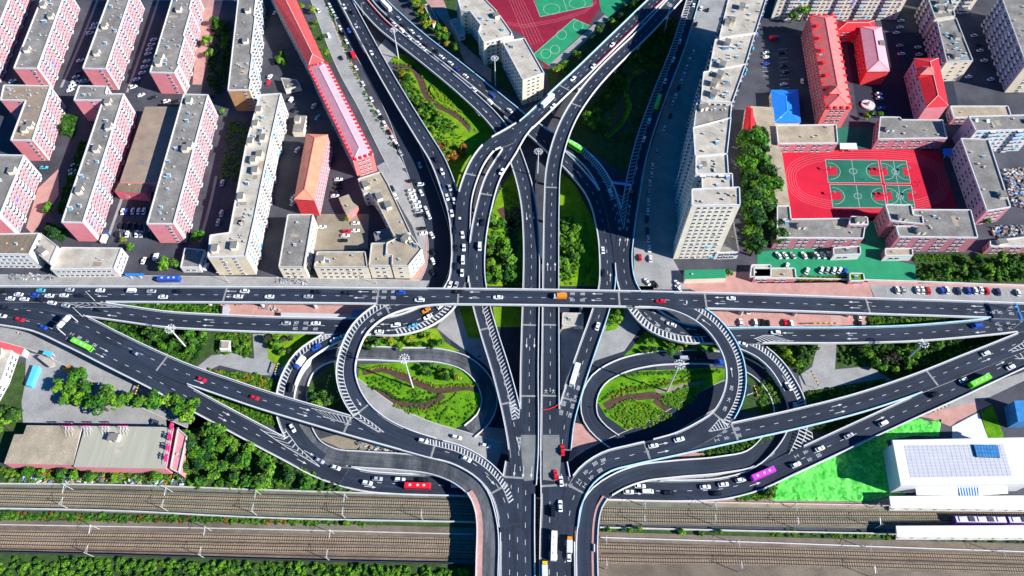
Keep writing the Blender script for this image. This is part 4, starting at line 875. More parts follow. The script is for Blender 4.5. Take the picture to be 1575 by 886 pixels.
# school and apartments in the north-east
sw = hipbld('long school wing with salmon red hipped roof and dormers', t('a4', 375, 655, 530, 655, 430, 95, 275, 95), 16, 'school', 3.2, 'tile_salmon', dormers=14, dorm_mat='tile_crimson', ridge='tile_rose', long='wall_red', short='wall_orange', pat='w', cat='school')
hipbld('small crimson roofed block behind the rose roofed house', t('a4', 450, 185, 670, 182, 665, 125, 458, 125), 9, 'school', 2.2, 'tile_crimson', long='wall_red', short='wall_red', cat='school')
hipbld('rose pink roofed house with short red front', t('a4', 625, 430, 760, 428, 710, 165, 585, 165), 11, 'school', 2.6, 'tile_pink', ridge='tile_rose', long='wall_red', short='wall_red', pats='.', cat='school')
cs = hipbld('crimson roofed school block with pyramid lantern', t('a4', 985, 645, 1115, 638, 1055, 355, 912, 357), 14, 'school', 2.8, 'tile_crimson', long='wall_lilac', short='wall_pink', pats='.', cat='school')  # lilac long walls carry the purple shade of the west side as colour
hipbld('low hall with bright blue sheet roof', t('a4', 62, 740, 220, 738, 205, 545, 45, 548), 5, 'plain', 1.8, 'blue_sheet', ridge='cyan_sheet', cat='hall')
bld('wide cream apartment block on the north-east edge', px(1200, -10, 1400, -10, 1408, -50, 1210, -50), 20, 'cream', pats='w')
bld('beige gabled apartment block set back behind the crimson school block', t('a4', 985, -40, 1128, -40, 1160, 95, 1038, 112), 16, 'lilac', clutter=14)
bld('beige gabled apartment block beside the crimson school block', t('a4', 1048, 126, 1165, 106, 1268, 366, 1108, 372), 16, 'lilac', clutter=21)
bld('long apartment block on the east edge with rows of balconies', t('a4', 1435, -30, 1700, -30, 1760, 390, 1590, 390), 22, 'lilac', clutter=11)
bld('cream apartment block in the north-east corner', t('a4', 1160, -150, 1330, -150, 1330, -60, 1180, -60), 18, 'cream')
bld('low school wing with white framed windows north of the red track', t('a4', 75, 757, 440, 752, 450, 865, 85, 868), 8, 'school', clutter=4, roof='roof_tan')
bld('grey roofed school wing with white ribs above the track', t('a4', 705, 705, 825, 707, 835, 722, 1085, 724, 1112, 835, 692, 840), 9, 'school', clutter=6)
bld('flat grey workshop beside the white apartment block', t('a4', 1130, 640, 1480, 640, 1500, 700, 1150, 712), 6, 'school', roof='roof_tan')
bld('white apartment block with stair heads and blue awnings east of the track', t('a4', 1240, 702, 1640, 692, 1660, 780, 1285, 792), 18, 'cream', awn=.14, clutter=7, long='wall_white', short='wall_lilac', roof='roof_grey')
bld('school wing closing the east end of the track', px(1478, 212, 1521, 214, 1555, 318, 1518, 324), 13, 'school', clutter=7, long='wall_lilac')  # lilac stands for the shade on the long west wall
bld('long low tan roofed shed west of the red track', px(1154, 163, 1189, 165, 1196, 222, 1203, 236, 1215, 316, 1196, 318, 1180, 240), 6, 'plain', rim=False, roof='roof_tan')
hipbld('crimson tent roofed shed beside the long tan shed', px(1141, 214, 1165, 224, 1160, 166, 1148, 164), 5, 'plain', 2.2, 'tile_crimson', ridge=None, cat='shed')
bld('pink school block with white ribs and rooftop box', t('b4', 80, 378, 158, 380, 166, 458, 622, 452, 604, 576, 80, 572), 10, 'school', long='wall_mauve', clutter=7, secs=[(t('b4', 528, 442, 628, 446, 634, 492, 514, 492), 12.5, 'school')])
bld('large pink school block with taller corner south of the track', t('b4', 905, 400, 1255, 402, 1298, 572, 818, 566, 800, 500, 905, 500), 13, 'school', long='wall_mauve', clutter=9, secs=[(t('b4', 735, 370, 895, 372, 906, 432, 962, 440, 970, 490, 768, 470), 14.5, 'school')])
bld('low porch with parapet in front of the large pink school block', t('b4', 735, 636, 900, 636, 905, 680, 735, 682), 5, 'school', roof='roof_tan', long='wall_white')
bld('low porch with parapet in front of the ribbed pink school block', t('b4', 420, 632, 585, 622, 588, 672, 422, 678), 5, 'school', roof='roof_grey', long='wall_white')
bld('low grey lodge by the school car park', t('b4', -60, 755, 190, 755, 198, 818, -60, 818), 4, 'school', roof='roof_tan')
bld('tiny grassy roofed gate lodge at the school entrance', t('b4', 520, 785, 605, 787, 612, 832, 520, 835), 3.5, 'school', roof='lawn')
bld('grey roofed annex behind the east trees', t('b4', 1370, 590, 1640, 560, 1640, 625, 1370, 625), 7, 'school', roof='roof_pale')
# south side
wh = bld('pair of pale sheet roofed warehouses by the railway', px(41, 654, 126, 655, 112, 715, 6, 713, 22, 668, 36, 668), 7, 'hall', cat='warehouse', name='warehouse', roof='roof_tan', win=None, rim=True, clutter=0, long='wall_pink', short='wall_white', secs=[
    (px(131, 655, 266, 657, 255, 721, 113, 718), 7.5, 'hall', dict(roof='roof_sheet', long='wall_pink', short='wall_pink', win=None))])
bld('pink end house of the warehouses with orange stripe', t('d1', 1075, -10, 1132, 42, 1082, 265, 1028, 240), 8, 'plain', roof='wall_pink', short='wall_pink', long='wall_pink', cat='house', win=None)
bld('low white workshop on the south-west edge with skylights', t('c1', -80, 375, 70, 388, 10, 560, -80, 720), 6, 'whiteoffice', roof='roof_pale', rim=False)
bld('red sheet roofed stall row on the south-west edge', t('c1', 0, 335, 148, 378, 132, 415, 0, 380), 4, 'plain', roof='tile_rose', rim=False, win=None)
bld('small concrete hut under the long flyover', t('c3', 335, 160, 462, 163, 462, 240, 333, 240), 4, 'plain', roof='roof_pale', cat='hut')

def lantern(root, pts, h, z0, wall, tile_):
    fp = footprint(pts, h); m = MB(); m.prism(fp, z0, h); m.build('lantern_wall', wall, root); hip(root, fp, h, 2.2, tile_, over=.5, ridge='tile_rose', flat=0)
lantern(sw, t('a4', 400, 565, 465, 565, 460, 520, 398, 520), 19.5, 15, 'wall_red', 'tile_salmon'); lantern(cs, t('a4', 950, 450, 1030, 450, 1022, 405, 945, 405), 17, 13, 'wall_red', 'tile_salmon')
for k in range(6):
    q = P(*t('a4', 320 + k * 14, 160 + k * 75)[0], 17); m = MB(); m.box((q.x, q.y, 17.3), (2.2, 2.6, 1.8), .15); m.build('dormer', 'tile_crimson', sw)
# ---- station, platforms, train
st = thing('station_hall', 'white panelled railway station hall with solar skylight', 'station', base_at(px(1378, 679, 1572, 675, 1592, 742, 1390, 745), 13))
fp = footprint(px(1390, 745, 1592, 742, 1572, 675, 1378, 679), 13)
m = MB(); m.prism(fp, 0, 13); m.build('wall', 'white_sheet', st)
c = sum(fp, Vector((0, 0, 0))) / 4
m = MB(); f2 = [p + (p - c).normalized() * 1.6 for p in fp]; m.prism([(p.x, p.y) for p in f2], 12.2, 13.4, bottom=True); m.build('roof', 'white_sheet', st)
fl = footprint(t('d4', 888, 295, 1505, 285, 1450, 90, 848, 98), 13.5)
def lerp2(f, u, v): return (f[0].lerp(f[1], u)).lerp(f[3].lerp(f[2], u), v)
i0 = min(range(4), key=lambda i: fl[i].x + fl[i].y); fl = fl[i0:] + fl[:i0]
NU, NV = 22, 10
for i in range(NU):
    for j in range(NV):
        u0, u1, v0, v1 = i / NU + .002, (i + 1) / NU - .002, j / NV + .006, (j + 1) / NV - .006
        if .66 < (u0 + u1) / 2 < .86 and (v0 + v1) / 2 > .62: continue
        m = MB(); m.prism([lerp2(fl, a, b) for a, b in ((u0, v0), (u1, v0), (u1, v1), (u0, v1))], 13.4, 13.47); m.build('roof_panel', 'pale_panel', st)
sk = footprint(t('d4', 1290, 168, 1432, 172, 1418, 98, 1270, 95), 14.2); i0 = min(range(4), key=lambda i: sk[i].x + sk[i].y); sk = sk[i0:] + sk[:i0]
m = MB(); m.prism(sk, 13.4, 14.2); o = m.build('skylight_frame', 'dark_steel', st)
for i in range(8):
    for j in range(3):
        m = MB(); m.prism([lerp2(sk, a, b) for a, b in (((i + .06) / 8, (j + .06) / 3), ((i + .94) / 8, (j + .06) / 3), ((i + .94) / 8, (j + .94) / 3), ((i + .06) / 8, (j + .94) / 3))], 14.2, 14.28); m.build('pane', 'solar_blue', st)
def slab(name, label, cat, pts, h, th, material, posts=0, parts=None):
    root = thing(name, label, cat, base_at(pts, h)); f = footprint(pts, h); m = MB(); m.prism(f, h - th, h, bottom=True); m.build('roof', material, root)
    i0 = min(range(len(f)), key=lambda i: f[i].x + f[i].y); f = f[i0:] + f[:i0]
    for i in range(posts):
        for v in (.15, .85):
            p = lerp2(f, (i + .5) / posts, v); m = MB(); m.tube((p.x, p.y, 0), (p.x, p.y, h - th), .18, .18, 6); m.build('post', 'steel', root)
    return root
slab('platform_canopy', 'long white platform canopy next to the station hall', 'canopy', t('d4', 770, 478, 1640, 490, 1640, 402, 760, 406), 6, .5, 'white_sheet', 10)
slab('platform_canopy', 'long white platform canopy between the two railway beds', 'canopy', t('d4', 808, 655, 1640, 660, 1640, 582, 800, 586), 6, .5, 'white_sheet', 10)
slab('link_canopy', 'flat white link roof with step beside the blue striped roof', 'canopy', t('d4', 925, 400, 1178, 402, 1172, 345, 918, 350), 6.5, .4, 'white_sheet', 3)
slab('link_canopy', 'flat white link roof east of the blue striped roof', 'canopy', t('d4', 1300, 402, 1480, 390, 1470, 330, 1298, 335), 6.5, .4, 'white_sheet', 3)
b = slab('link_canopy', 'blue striped link roof below the station hall', 'canopy', t('d4', 1185, 402, 1298, 402, 1290, 340, 1172, 342), 6.6, .4, 'blue_sheet', 2)
f = footprint(t('d4', 1185, 402, 1298, 402, 1290, 340, 1172, 342), 6.6); i0 = min(range(4), key=lambda i: f[i].x + f[i].y); f = f[i0:] + f[:i0]
for i in range(7):
    m = MB(); m.prism([lerp2(f, a, bb) for a, bb in (((i + .2) / 7, 0), ((i + .6) / 7, 0), ((i + .6) / 7, 1), ((i + .2) / 7, 1))], 6.6, 6.75); m.build('roof_rib', 'white_sheet', b)
for pts, lb in ((t('d4', 760, 492, 1640, 502, 1640, 430, 760, 430), 'north'), (t('d4', 800, 668, 1640, 672, 1640, 600, 800, 600), 'south')):
    m = MB(); m.prism(footprint(pts, 1.1), 0, 1.1); tag(m.build('railway_platform', 'concrete'), kind='structure')
# train
M('train_purple', (0.16, 0.04, 0.3), var=0.1, rough=0.35); M('train_white', (0.6, 0.62, 0.68), var=0.06, rough=0.35)
a, bq = P(1463, 801, 1), P(1640, 803, 1); d = (bq - a).normalized(); ang = math.atan2(d.y, d.x)
tr = thing('train', 'purple and white electric train waiting between the platform canopies', 'train', (a.x, a.y, 0))
for i in range(2):
    c = a + d * (11 + i * 22.4); m = MB(); m.box((c.x, c.y, 2.2), (21.6, 3.0, 2.8), ang); m.box((c.x, c.y, 3.75), (21.0, 2.3, .5), ang, 1); m.box((c.x, c.y, .6), (19, 2.4, .8), ang, 2)
    co = m.build('carriage', ['train_purple', 'train_white', 'dark_steel'], tr)
    for j in range(5):
        q = c + d * (-8 + j * 4); m = MB(); m.box((q.x, q.y, 4.15), (2.4, 1.9, .35), ang); m.build('roof_unit', ['train_white', 'dark_steel'][j % 2], co)
    for sg in (-1, 1):
        for j in range(8):
            q = c + d * (-8.75 + j * 2.5) + Vector((-d.y, d.x, 0)) * (1.51 * sg); m = MB(); m.box((q.x, q.y, 2.6), (1.8, .06, .9), ang); m.build('window', 'glass', co)
# warehouse roof letters and slogan frames
def stand_char(root, ch, p, ang, size, material, th=.15):
    cu = bpy.data.curves.new('sign_letter', 'FONT'); cu.body = ch; cu.size = size; cu.extrude = th; cu.offset = .03; cu.align_x = 'CENTER'
    o = bpy.data.objects.new('tmp', cu); COL.objects.link(o); dg = bpy.context.evaluated_depsgraph_get(); me = bpy.data.meshes.new_from_object(o.evaluated_get(dg)); bpy.data.objects.remove(o)
    me.materials.clear(); me.materials.append(MATS[material]); q = bpy.data.objects.new('sign_letter', me); COL.objects.link(q)
    q.location = Vector(p) - root.location; q.rotation_euler = (math.pi / 2, 0, ang); q.parent = root; return q
s0, s1 = P(*t('d1', 1050, -30)[0], 8), P(*t('d1', 1005, 225)[0], 8); dd = (s1 - s0).normalized(); ang = math.atan2(dd.y, dd.x)
sg = thing('roof_sign', 'magenta standing letters along the end of the warehouse roof', 'sign', (s0.x, s0.y, 7.5))
for i, ch in enumerate('鑫福值来'):
    p = s0.lerp(s1, (i + .3) / 4); stand_char(sg, ch, (p.x, p.y, 8.0), ang + math.pi * 0, 3.6, 'sign_magenta')
m = MB(); m.tube(s0 + Vector((0, 0, -.3)), s1 + Vector((0, 0, -.3)), .1, .1, 5); m.tube(s0 + Vector((0, 0, 1.2)), s1 + Vector((0, 0, 1.2)), .08, .08, 5); m.build('sign_rail', 'steel', sg)
for i, x in enumerate((430, 540, 650, 760)):
    p = P(*t('c1', x, 880)[0], 7.5); fr = thing('lattice_sign', 'white lattice sign frame on the warehouse roof, %s from the west' % ORD[i], 'sign', (p.x, p.y, 7.5), 'sign frames on the warehouse roof')
    m = MB()
    for sx in (-1.4, 0, 1.4):
        m.tube((p.x + sx, p.y, 7.5), (p.x + sx, p.y + 1.2, 10.5), .07, .07, 5); m.tube((p.x + sx, p.y - 2.2, 7.5), (p.x + sx, p.y + 1.2, 10.3), .07, .07, 5)
    for zz in (8.5, 9.5, 10.4): m.tube((p.x - 2, p.y + (zz - 7.5) * .4, zz), (p.x + 2, p.y + (zz - 7.5) * .4, zz), .07, .07, 5)
    m.build('lattice', 'frame_white', fr); m = MB(); m.box((p.x, p.y + 1.3, 10.6), (4.4, .2, .7)); m.build('sign_board', 'sign_magenta', fr)
# standing seams on the eastern warehouse roof, stripe on its end house
f = footprint(px(131, 655, 266, 657, 255, 721, 113, 718), 7.5); i0 = min(range(4), key=lambda i: f[i].x + f[i].y); f = f[i0:] + f[:i0]
for i in range(30):
    q0, q1 = lerp2(f, (i + .5) / 30, .02), lerp2(f, (i + .5) / 30, .98); m = MB(); m.tube((q0.x, q0.y, 6.85), (q1.x, q1.y, 6.85), .07, .07, 4); m.build('roof_seam', 'roof_pale', wh)
e0, e1 = P(*t('d1', 1045, 122)[0], 8.05), P(*t('d1', 1115, 180)[0], 8.05)
# shelters and canopies
slab('bus_shelter', 'long grey glazed shelter beside the lower west road', 'shelter', t('c2', 165, 205, 590, 208, 590, 170, 165, 160), 3, .2, 'pale_panel', 6)
slab('bus_shelter', 'short blue panelled shelter beside the lower west road', 'shelter', t('c2', 598, 200, 672, 200, 682, 140, 600, 142), 4, .2, 'solar_blue', 2)
slab('canopy', 'turquoise awning at the yard gate on the west', 'canopy', t('c1', 255, 410, 305, 430, 320, 400, 270, 390), 4, .2, 'cyan_sheet', 2)
slab('canopy', 'grey roofed weighbridge hut in the west yard', 'canopy', t('c1', 225, 430, 300, 490, 328, 480, 325, 455, 250, 415), 3.5, 1.2, 'roof_pale', 0)
slab('canopy', 'pale blue container lying in the west yard', 'container', t('c1', 155, 600, 185, 605, 235, 485, 200, 480), 2.6, 2.6, 'cyan_sheet', 0)
slab('canopy', 'blue sheet over the pavement stall by the white office', 'canopy', t('b1', 755, 790, 870, 790, 872, 804, 760, 806), 3, .15, 'blue_sheet', 2)
slab('canopy', 'white sheet booth roof by the pink path', 'canopy', t('b4', 460, 0, 560, 0, 568, 38, 462, 36), 3, .2, 'white_sheet', 2)
slab('canopy', 'blue sheet shelter at the edge of the red track', 'canopy', t('b4', 1085, 35, 1140, 32, 1145, 75, 1092, 78), 3, .2, 'blue_sheet', 2)
slab('canopy', 'grey kiosk roof under the flyover on the west pavement', 'canopy', t('c1', 1345, 180, 1385, 182, 1390, 118, 1350, 118), 3, .2, 'pale_panel', 2)
slab('canopy', 'dark glazed depot roof on the south-east edge', 'canopy', t('c4', 1540, 820, 1620, 820, 1600, 690, 1515, 695), 8, 7.8, 'solar_blue', 0)
# sports ground lines
def lines(name, pts_list, z, w=.14, material='paint', closed=False):
    q = MB()
    for pts in pts_list:
        pp = [P(x, y, z) for x, y in pts]
        for i in range(len(pp) - 1):
            d = pp[i + 1] - pp[i]; nn = Vector((-d.y, d.x, 0)); nn = nn.normalized() * w if nn.length else nn
            q.poly([pp[i] + nn, pp[i] - nn, pp[i + 1] - nn, pp[i + 1] + nn])
    o = q.build(name, material); return tag(o, kind='structure')
def oval(k, N=40):
    "lane line k of the track, in tile b4 coordinates"
    out = []
    for i in range(N + 1):
        a = 2 * math.pi * i / N; cx = 620; ex = 1.0
        c, s_ = math.cos(a), math.sin(a)
        x = (1 if c > 0 else -1) * min(1, abs(c) ** .75) ; y = (1 if s_ > 0 else -1) * min(1, abs(s_) ** .75)
        yy = 228 + y * (184 - k * 13); xx = 628 + x * (490 - k * 14) + (yy - 228) * .18
        out.append((xx, yy))
    return t('b4', *[v for p in out for v in p])
for k in range(5): lines('track_line', [oval(k)], .045, .07, 'track_paint')
def court(quad, name='basketball_court'):
    f = [P(x, y, .05) for x, y in quad]; o = S(name, 'court_green', quad, 4)
    q = MB()
    def seg(a, b, w=.09):
        d = b - a; nn = Vector((-d.y, d.x, 0)).normalized() * w; z = Vector((0, 0, .012)); q.poly([a + nn + z, a - nn + z, b - nn + z, b + nn + z])
    L = lambda u, v: lerp2(f, u, v)
    for u0, v0, u1, v1 in ((0, 0, 1, 0), (1, 0, 1, 1), (1, 1, 0, 1), (0, 1, 0, 0), (.5, 0, .5, 1)): seg(L(u0, v0), L(u1, v1))
    asp = (f[1] - f[0]).length / (f[3] - f[0]).length
    for cu, r, a0, a1 in ((.5, .12, 0, 360), (.04, .36, -90, 90), (.96, .36, 90, 270)):
        pr = None
        for i in range(25):
            a = RAD(a0 + (a1 - a0) * i / 24); p = L(cu + r / asp * math.cos(a), .5 + r * math.sin(a))
            if pr is not None: seg(pr, p)
            pr = p
    q.build('court_line', 'paint', o)
    for u0, u1 in ((.0, .19), (.81, 1.0)):
        k = MB(); zz = Vector((0, 0, .008)); k.poly([L(u0, .32) + zz, L(u1, .32) + zz, L(u1, .68) + zz, L(u0, .68) + zz]); k.build('court_key', 'red_track', o)
    for u, ang in ((-.02, 0), (1.02, math.pi)):
        p = L(u, .5); hp = thing('basketball_hoop', 'basketball hoop', 'hoop', (p.x, p.y, 0)); HOOPS.append(hp)
        m = MB(); m.tube((p.x, p.y, 0), (p.x, p.y, 3), .12, .1, 6); e = p + (L(.5, .5) - p).normalized() * 1.2; m.tube((p.x, p.y, 3), (e.x, e.y, 3.2), .08, .08, 5); m.build('post', 'dark_steel', hp)
        m = MB(); aa = math.atan2((L(.5, .5) - p).y, (L(.5, .5) - p).x); m.box((e.x, e.y, 3.4), (.08, 1.8, 1.05), aa); m.build('backboard', 'frame_white', hp)
HOOPS = []
CQ = [t('b4', 390, 240, 712, 240, 690, 104, 372, 100), t('b4', 730, 242, 888, 243, 862, 108, 705, 105), t('b4', 418, 390, 742, 392, 718, 255, 398, 250), t('b4', 755, 388, 915, 392, 892, 258, 735, 255)]
for q4 in CQ: court(q4)
names = ['west court nearer the school block', 'east court']
for i, h in enumerate(HOOPS):
    ci = i // 2; h['label'] = 'basketball hoop at the %s end of the %s court on the red track' % (('west', 'east')[i % 2], ('north-west', 'north-east', 'south-west', 'south-east')[ci]); h['group'] = 'basketball hoops'
for k in range(6): lines('track_line', [t('a3', 0 + k * 16, -30, 130 + k * 18, 280 - k * 5)], .05, .07, 'track_paint')
for k in range(3): lines('track_line', [t('a3', 0, 130 + k * 9, 100, 150 + k * 9, 300, 115 + k * 9, 470, 60 + k * 9, 540, 0 + k * 9)], .05, .07, 'track_paint')
def ring(tile, cx, cy, rx, ry, lv=.055):
    return t(tile, *[v for i in range(21) for v in (cx + rx * math.cos(i * math.pi / 10), cy + ry * math.sin(i * math.pi / 10))])
lines('court_line', [ring('a3', 270, 55, 50, 32), ring('a3', 425, 20, 50, 30), ring('a3', 300, 210, 0, 0) , t('a3', 160, 0, 200, 100, 515, 35), t('a3', 340, 0, 365, 68)], .06, .1)
lines('court_line', [ring('a3', 430, 155, 30, 28), ring('a3', 330, 210, 30, 28), ring('a3', 235, 325, 30, 28), ring('a3', 290, 300, 28, 26), t('a3', 160, 330, 405, 115, 500, 155)], .06, .1)
# painted parking bays
def bays(tile, x0, y0, x1, y1, dx, dy, n, key='parking_line'):
    L = []
    for i in range(n + 1):
        f_ = i / n; a = (x0 + (x1 - x0) * f_, y0 + (y1 - y0) * f_); L.append(t(tile, a[0], a[1], a[0] + dx, a[1] + dy))
    lines(key, L, .07, .1)
bays('c4', 740, 10, 1600, 30, 12, 40, 27); bays('a4', 85, 300, 100, 535, 55, -5, 9); bays('a4', -10, 300, -10, 460, 40, 0, 6); bays('c4', 400, 170, 410, 235, 60, 4, 5); bays('c3', 1330, 210, 1575, 210, 10, 30, 10); bays('b1', 720, 490, 930, 490, 10, 80, 7)
# ------------------------------------------------------------------ vegetation
def leaf_mat(name, c, c2):
    m = mat(name, c, rough=0.7, scale=0.9, col2=c2, fine=0.2, fscale=4, spec=0.15, obj_rand=0.28); return m
leaf_mat('leaf_green', (0.028, 0.105, 0.010), (0.075, 0.21, 0.016)); leaf_mat('leaf_bright', (0.06, 0.19, 0.010), (0.14, 0.32, 0.018))
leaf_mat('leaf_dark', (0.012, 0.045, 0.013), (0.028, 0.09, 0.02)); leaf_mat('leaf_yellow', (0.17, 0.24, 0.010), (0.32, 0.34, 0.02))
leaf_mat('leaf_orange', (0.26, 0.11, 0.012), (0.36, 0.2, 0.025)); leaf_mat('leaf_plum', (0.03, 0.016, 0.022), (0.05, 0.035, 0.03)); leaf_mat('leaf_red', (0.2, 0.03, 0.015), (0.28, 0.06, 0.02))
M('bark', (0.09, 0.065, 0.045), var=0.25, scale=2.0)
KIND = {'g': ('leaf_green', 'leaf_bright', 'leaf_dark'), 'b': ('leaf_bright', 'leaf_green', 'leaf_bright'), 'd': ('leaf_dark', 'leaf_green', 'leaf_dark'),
        'y': ('leaf_yellow', 'leaf_bright', 'leaf_green'), 'o': ('leaf_orange', 'leaf_yellow', 'leaf_green'), 'p': ('leaf_plum', 'leaf_dark', 'leaf_plum'), 'r': ('leaf_red', 'leaf_orange', 'leaf_green')}
def crown_arrays(rng, blobs=9, leaves=620, size=.2, flat=.85):
    "leaf-sized faces spread over a lumpy crown of about unit radius centred at the origin"
    cs = []
    for i in range(blobs):
        a = rng.uniform(0, 2 * math.pi); rr = rng.uniform(.25, .68); cs.append((math.cos(a) * rr, math.sin(a) * rr, rng.uniform(-.35, .45) * flat, rng.uniform(.28, .48)))
    cs.append((0, 0, .35 * flat, .5)); V = []; MI = []
    tone = [rng.choice((0, 0, 0, 1, 1, 2)) for _ in cs]
    for i in range(leaves):
        k = rng.randrange(len(cs)); c = cs[k]
        d = Vector((rng.gauss(0, 1), rng.gauss(0, 1), rng.gauss(.25, 1))).normalized(); r = c[3] * rng.uniform(.72, 1.08)
        p = Vector(c[:3]) + Vector((d.x * r, d.y * r, d.z * r * flat)); n = (d + Vector((rng.gauss(0, .45), rng.gauss(0, .45), rng.gauss(.25, .45)))).normalized()
        u = n.orthogonal().normalized(); q = Matrix.Rotation(rng.uniform(0, 6.3), 3, n); u = q @ u; w = n.cross(u); s = size * rng.uniform(.6, 1.25)
        V.append([p - u * s * .5 - w * s * .32, p + u * s * .5 - w * s * .4, p + u * s * .42 + w * s * .4, p - u * s * .5 + w * s * .34]); MI.append(tone[k] if rng.random() < .8 else rng.choice((0, 1, 2)))
    return np.array([[tuple(x) for x in q] for q in V]).reshape(-1, 3), np.array(MI)
CR = random.Random(11)
PROTO = [crown_arrays(CR, CR.randint(7, 11), 640, .22) for _ in range(6)]
def mesh_quads(name, verts, mi, mats):
    me = bpy.data.meshes.new(name); n = len(verts); me.vertices.add(n); me.vertices.foreach_set('co', verts.astype(np.float32).ravel())
    me.loops.add(n); me.loops.foreach_set('vertex_index', np.arange(n, dtype=np.int32)); me.polygons.add(n // 4)
    me.polygons.foreach_set('loop_start', np.arange(0, n, 4, dtype=np.int32))
    me.polygons.foreach_set('material_index', mi.astype(np.int32))
    for m in mats: me.materials.append(MATS[m])
    me.update(calc_edges=True); me.validate(); return me
CROWN = {k: [mesh_quads('crown', v, mi, KIND[k]) for v, mi in (PROTO if k in 'gbd' else PROTO[:3])] for k in KIND}
tm = MB(); tm.tube((0, 0, -.05), (0, 0, .62), .05, .034, 7, cap=False)
for a in range(5):
    an = a * 1.257; tm.tube((0, 0, .45 + .03 * a), (.3 * math.cos(an), .3 * math.sin(an), .82 + .03 * a), .024, .01, 5)
TRUNK = tm.mesh('trunk', 'bark')
NTREE = [0]
KW = {'g': 'mid green', 'b': 'bright green', 'd': 'dark green', 'y': 'yellow green', 'o': 'orange tinted', 'p': 'dark plum', 'r': 'reddish'}
def tree(x, y, r, k, label, group=None, rng=CR, hf=None):
    h = r * (hf or rng.uniform(1.9, 2.5)); o = thing('tree', label, 'tree', (x, y, 0), group, rng.uniform(0, 6.28)); NTREE[0] += 1
    inst('trunk', TRUNK, o, (0, 0, 0), 0, (h, h, h)); inst('crown', rng.choice(CROWN[k]), o, (0, 0, h - r * .82), 0, (r * rng.uniform(.95, 1.15), r * rng.uniform(.95, 1.15), r * rng.uniform(.85, 1.05)))
    return o
def scatter(poly, n, rmin, rmax, rng, gap=.8, z=0.0):
    f = [P(x, y, z) for x, y in poly]; xs = [p.x for p in f]; ys = [p.y for p in f]; out = []; tries = 0
    while len(out) < n and tries < 4000:
        tries += 1; x = rng.uniform(min(xs), max(xs)); y = rng.uniform(min(ys), max(ys)); r = rng.uniform(rmin, rmax)
        if inside(x, y, f) and all((x - a) ** 2 + (y - b) ** 2 > ((r + c) * gap) ** 2 for a, b, c in out): out.append((x, y, r))
    return out
def grove(place, poly, n, rmin, rmax, kinds, seed, gap=.8, hf=None):
    "trees one can tell apart: numbered from the west within each colour"
    rng = random.Random(seed); pts = scatter(poly, n, rmin * 1.15, rmax * 1.15, rng, gap * .9, z=1.5); pts.sort(); byk = {}
    for x, y, r in pts: byk.setdefault(rng.choice(kinds), []).append((x, y, r))
    for k, L in byk.items():
        for i, (x, y, r) in enumerate(L):
            lab = '%s tree %s' % (KW[k], place) if len(L) == 1 else '%s %s tree from the west %s' % (ORD[min(i, 29)], KW[k], place)
            tree(x, y, r, k, lab, 'trees ' + place, rng, hf)
def thicket(label, poly, n, rmin, rmax, kinds, seed, gap=.5, flat=.9, name='thicket', drop=.3):
    "growth that reads as one mass"
    rng = random.Random(seed); pts = scatter(poly, n, rmin, rmax, rng, gap); V = []; MI = []; names = []
    for k in sorted(set(kinds)):
        for mm in KIND[k]:
            if mm not in names: names.append(mm)
    for x, y, r in pts:
        k = rng.choice(kinds); v, mi = rng.choice(PROTO); sel = np.random.RandomState(rng.randrange(9999)).rand(len(mi)) < min(1, .25 + r * .22); sel4 = np.repeat(sel, 4)
        a = rng.uniform(0, 6.28); c, s_ = math.cos(a), math.sin(a); w = v[sel4].copy(); k2 = 1 if r > 1.2 else 1.25
        X = (w[:, 0] * c - w[:, 1] * s_) * r * k2 + x; Y = (w[:, 0] * s_ + w[:, 1] * c) * r * k2 + y; Z = w[:, 2] * r * flat + r * drop + .25
        V.append(np.stack([X, Y, Z], 1)); lut = np.array([names.index(q) for q in KIND[k]]); MI.append(lut[mi[sel]])
    if not V: return
    o = bpy.data.objects.new(name, mesh_quads(name, np.concatenate(V), np.concatenate(MI), names)); COL.objects.link(o); tag(o, label, 'shrubs', kind='stuff')
def strip(name, material, pts, w, lv):
    "band of ground along a line traced in the photograph"
    cp = [(*P(x, y, 0)[:2], 0, w) for x, y in pts]; s_ = spline(cp, 2.0); d = np.gradient(s_[:, :2], axis=0); d /= np.hypot(d[:, 0], d[:, 1])[:, None]; m = MB(); z = lv * .012
    for i in range(len(s_) - 1):
        q = lambda j, e: (s_[j][0] - d[j][1] * e * w / 2, s_[j][1] + d[j][0] * e * w / 2, z)
        m.poly([q(i, -1), q(i + 1, -1), q(i + 1, 1), q(i, 1)])
    return tag(m.build(name, material), kind='structure')
# flower beds and curving hedges in the lawns
strip('flower_bed', 'soil', t('a2', 850, 395, 950, 405, 1005, 470, 1040, 560, 1085, 620, 1200, 680, 1285, 745, 1330, 800), 4.5, 5)
strip('path', 'lawn', t('a2', 830, 370, 980, 395, 1045, 470, 1070, 570, 1130, 630, 1240, 680, 1320, 750, 1300, 860), 2.0, 6)
strip('flower_bed', 'soil', t('a2', 1085, 500, 1060, 540, 1100, 600), 1.5, 6)
strip('flower_bed', 'soil', t('c2', 660, 520, 800, 505, 880, 540, 1000, 590, 1110, 630, 1220, 620, 1290, 610, 1370, 630), 3.6, 6)
strip('flower_bed', 'soil', t('c2', 690, 630, 780, 650, 850, 705, 960, 725, 1080, 710, 1150, 660), 3.2, 6)
strip('flower_bed', 'soil', t('c3', 590, 730, 680, 685, 800, 670, 900, 665, 1000, 720), 3.6, 6)
strip('flower_bed', 'soil', t('c3', 890, 690, 960, 740, 1040, 780), 3, 7)
strip('flower_bed', 'dry_ground', t('c3', 900, 640, 1010, 620, 1150, 590, 1190, 585), 2.4, 6)
strip('flower_bed', 'soil', px(770, 320, 785, 345, 790, 375, 784, 410), 5, 5)
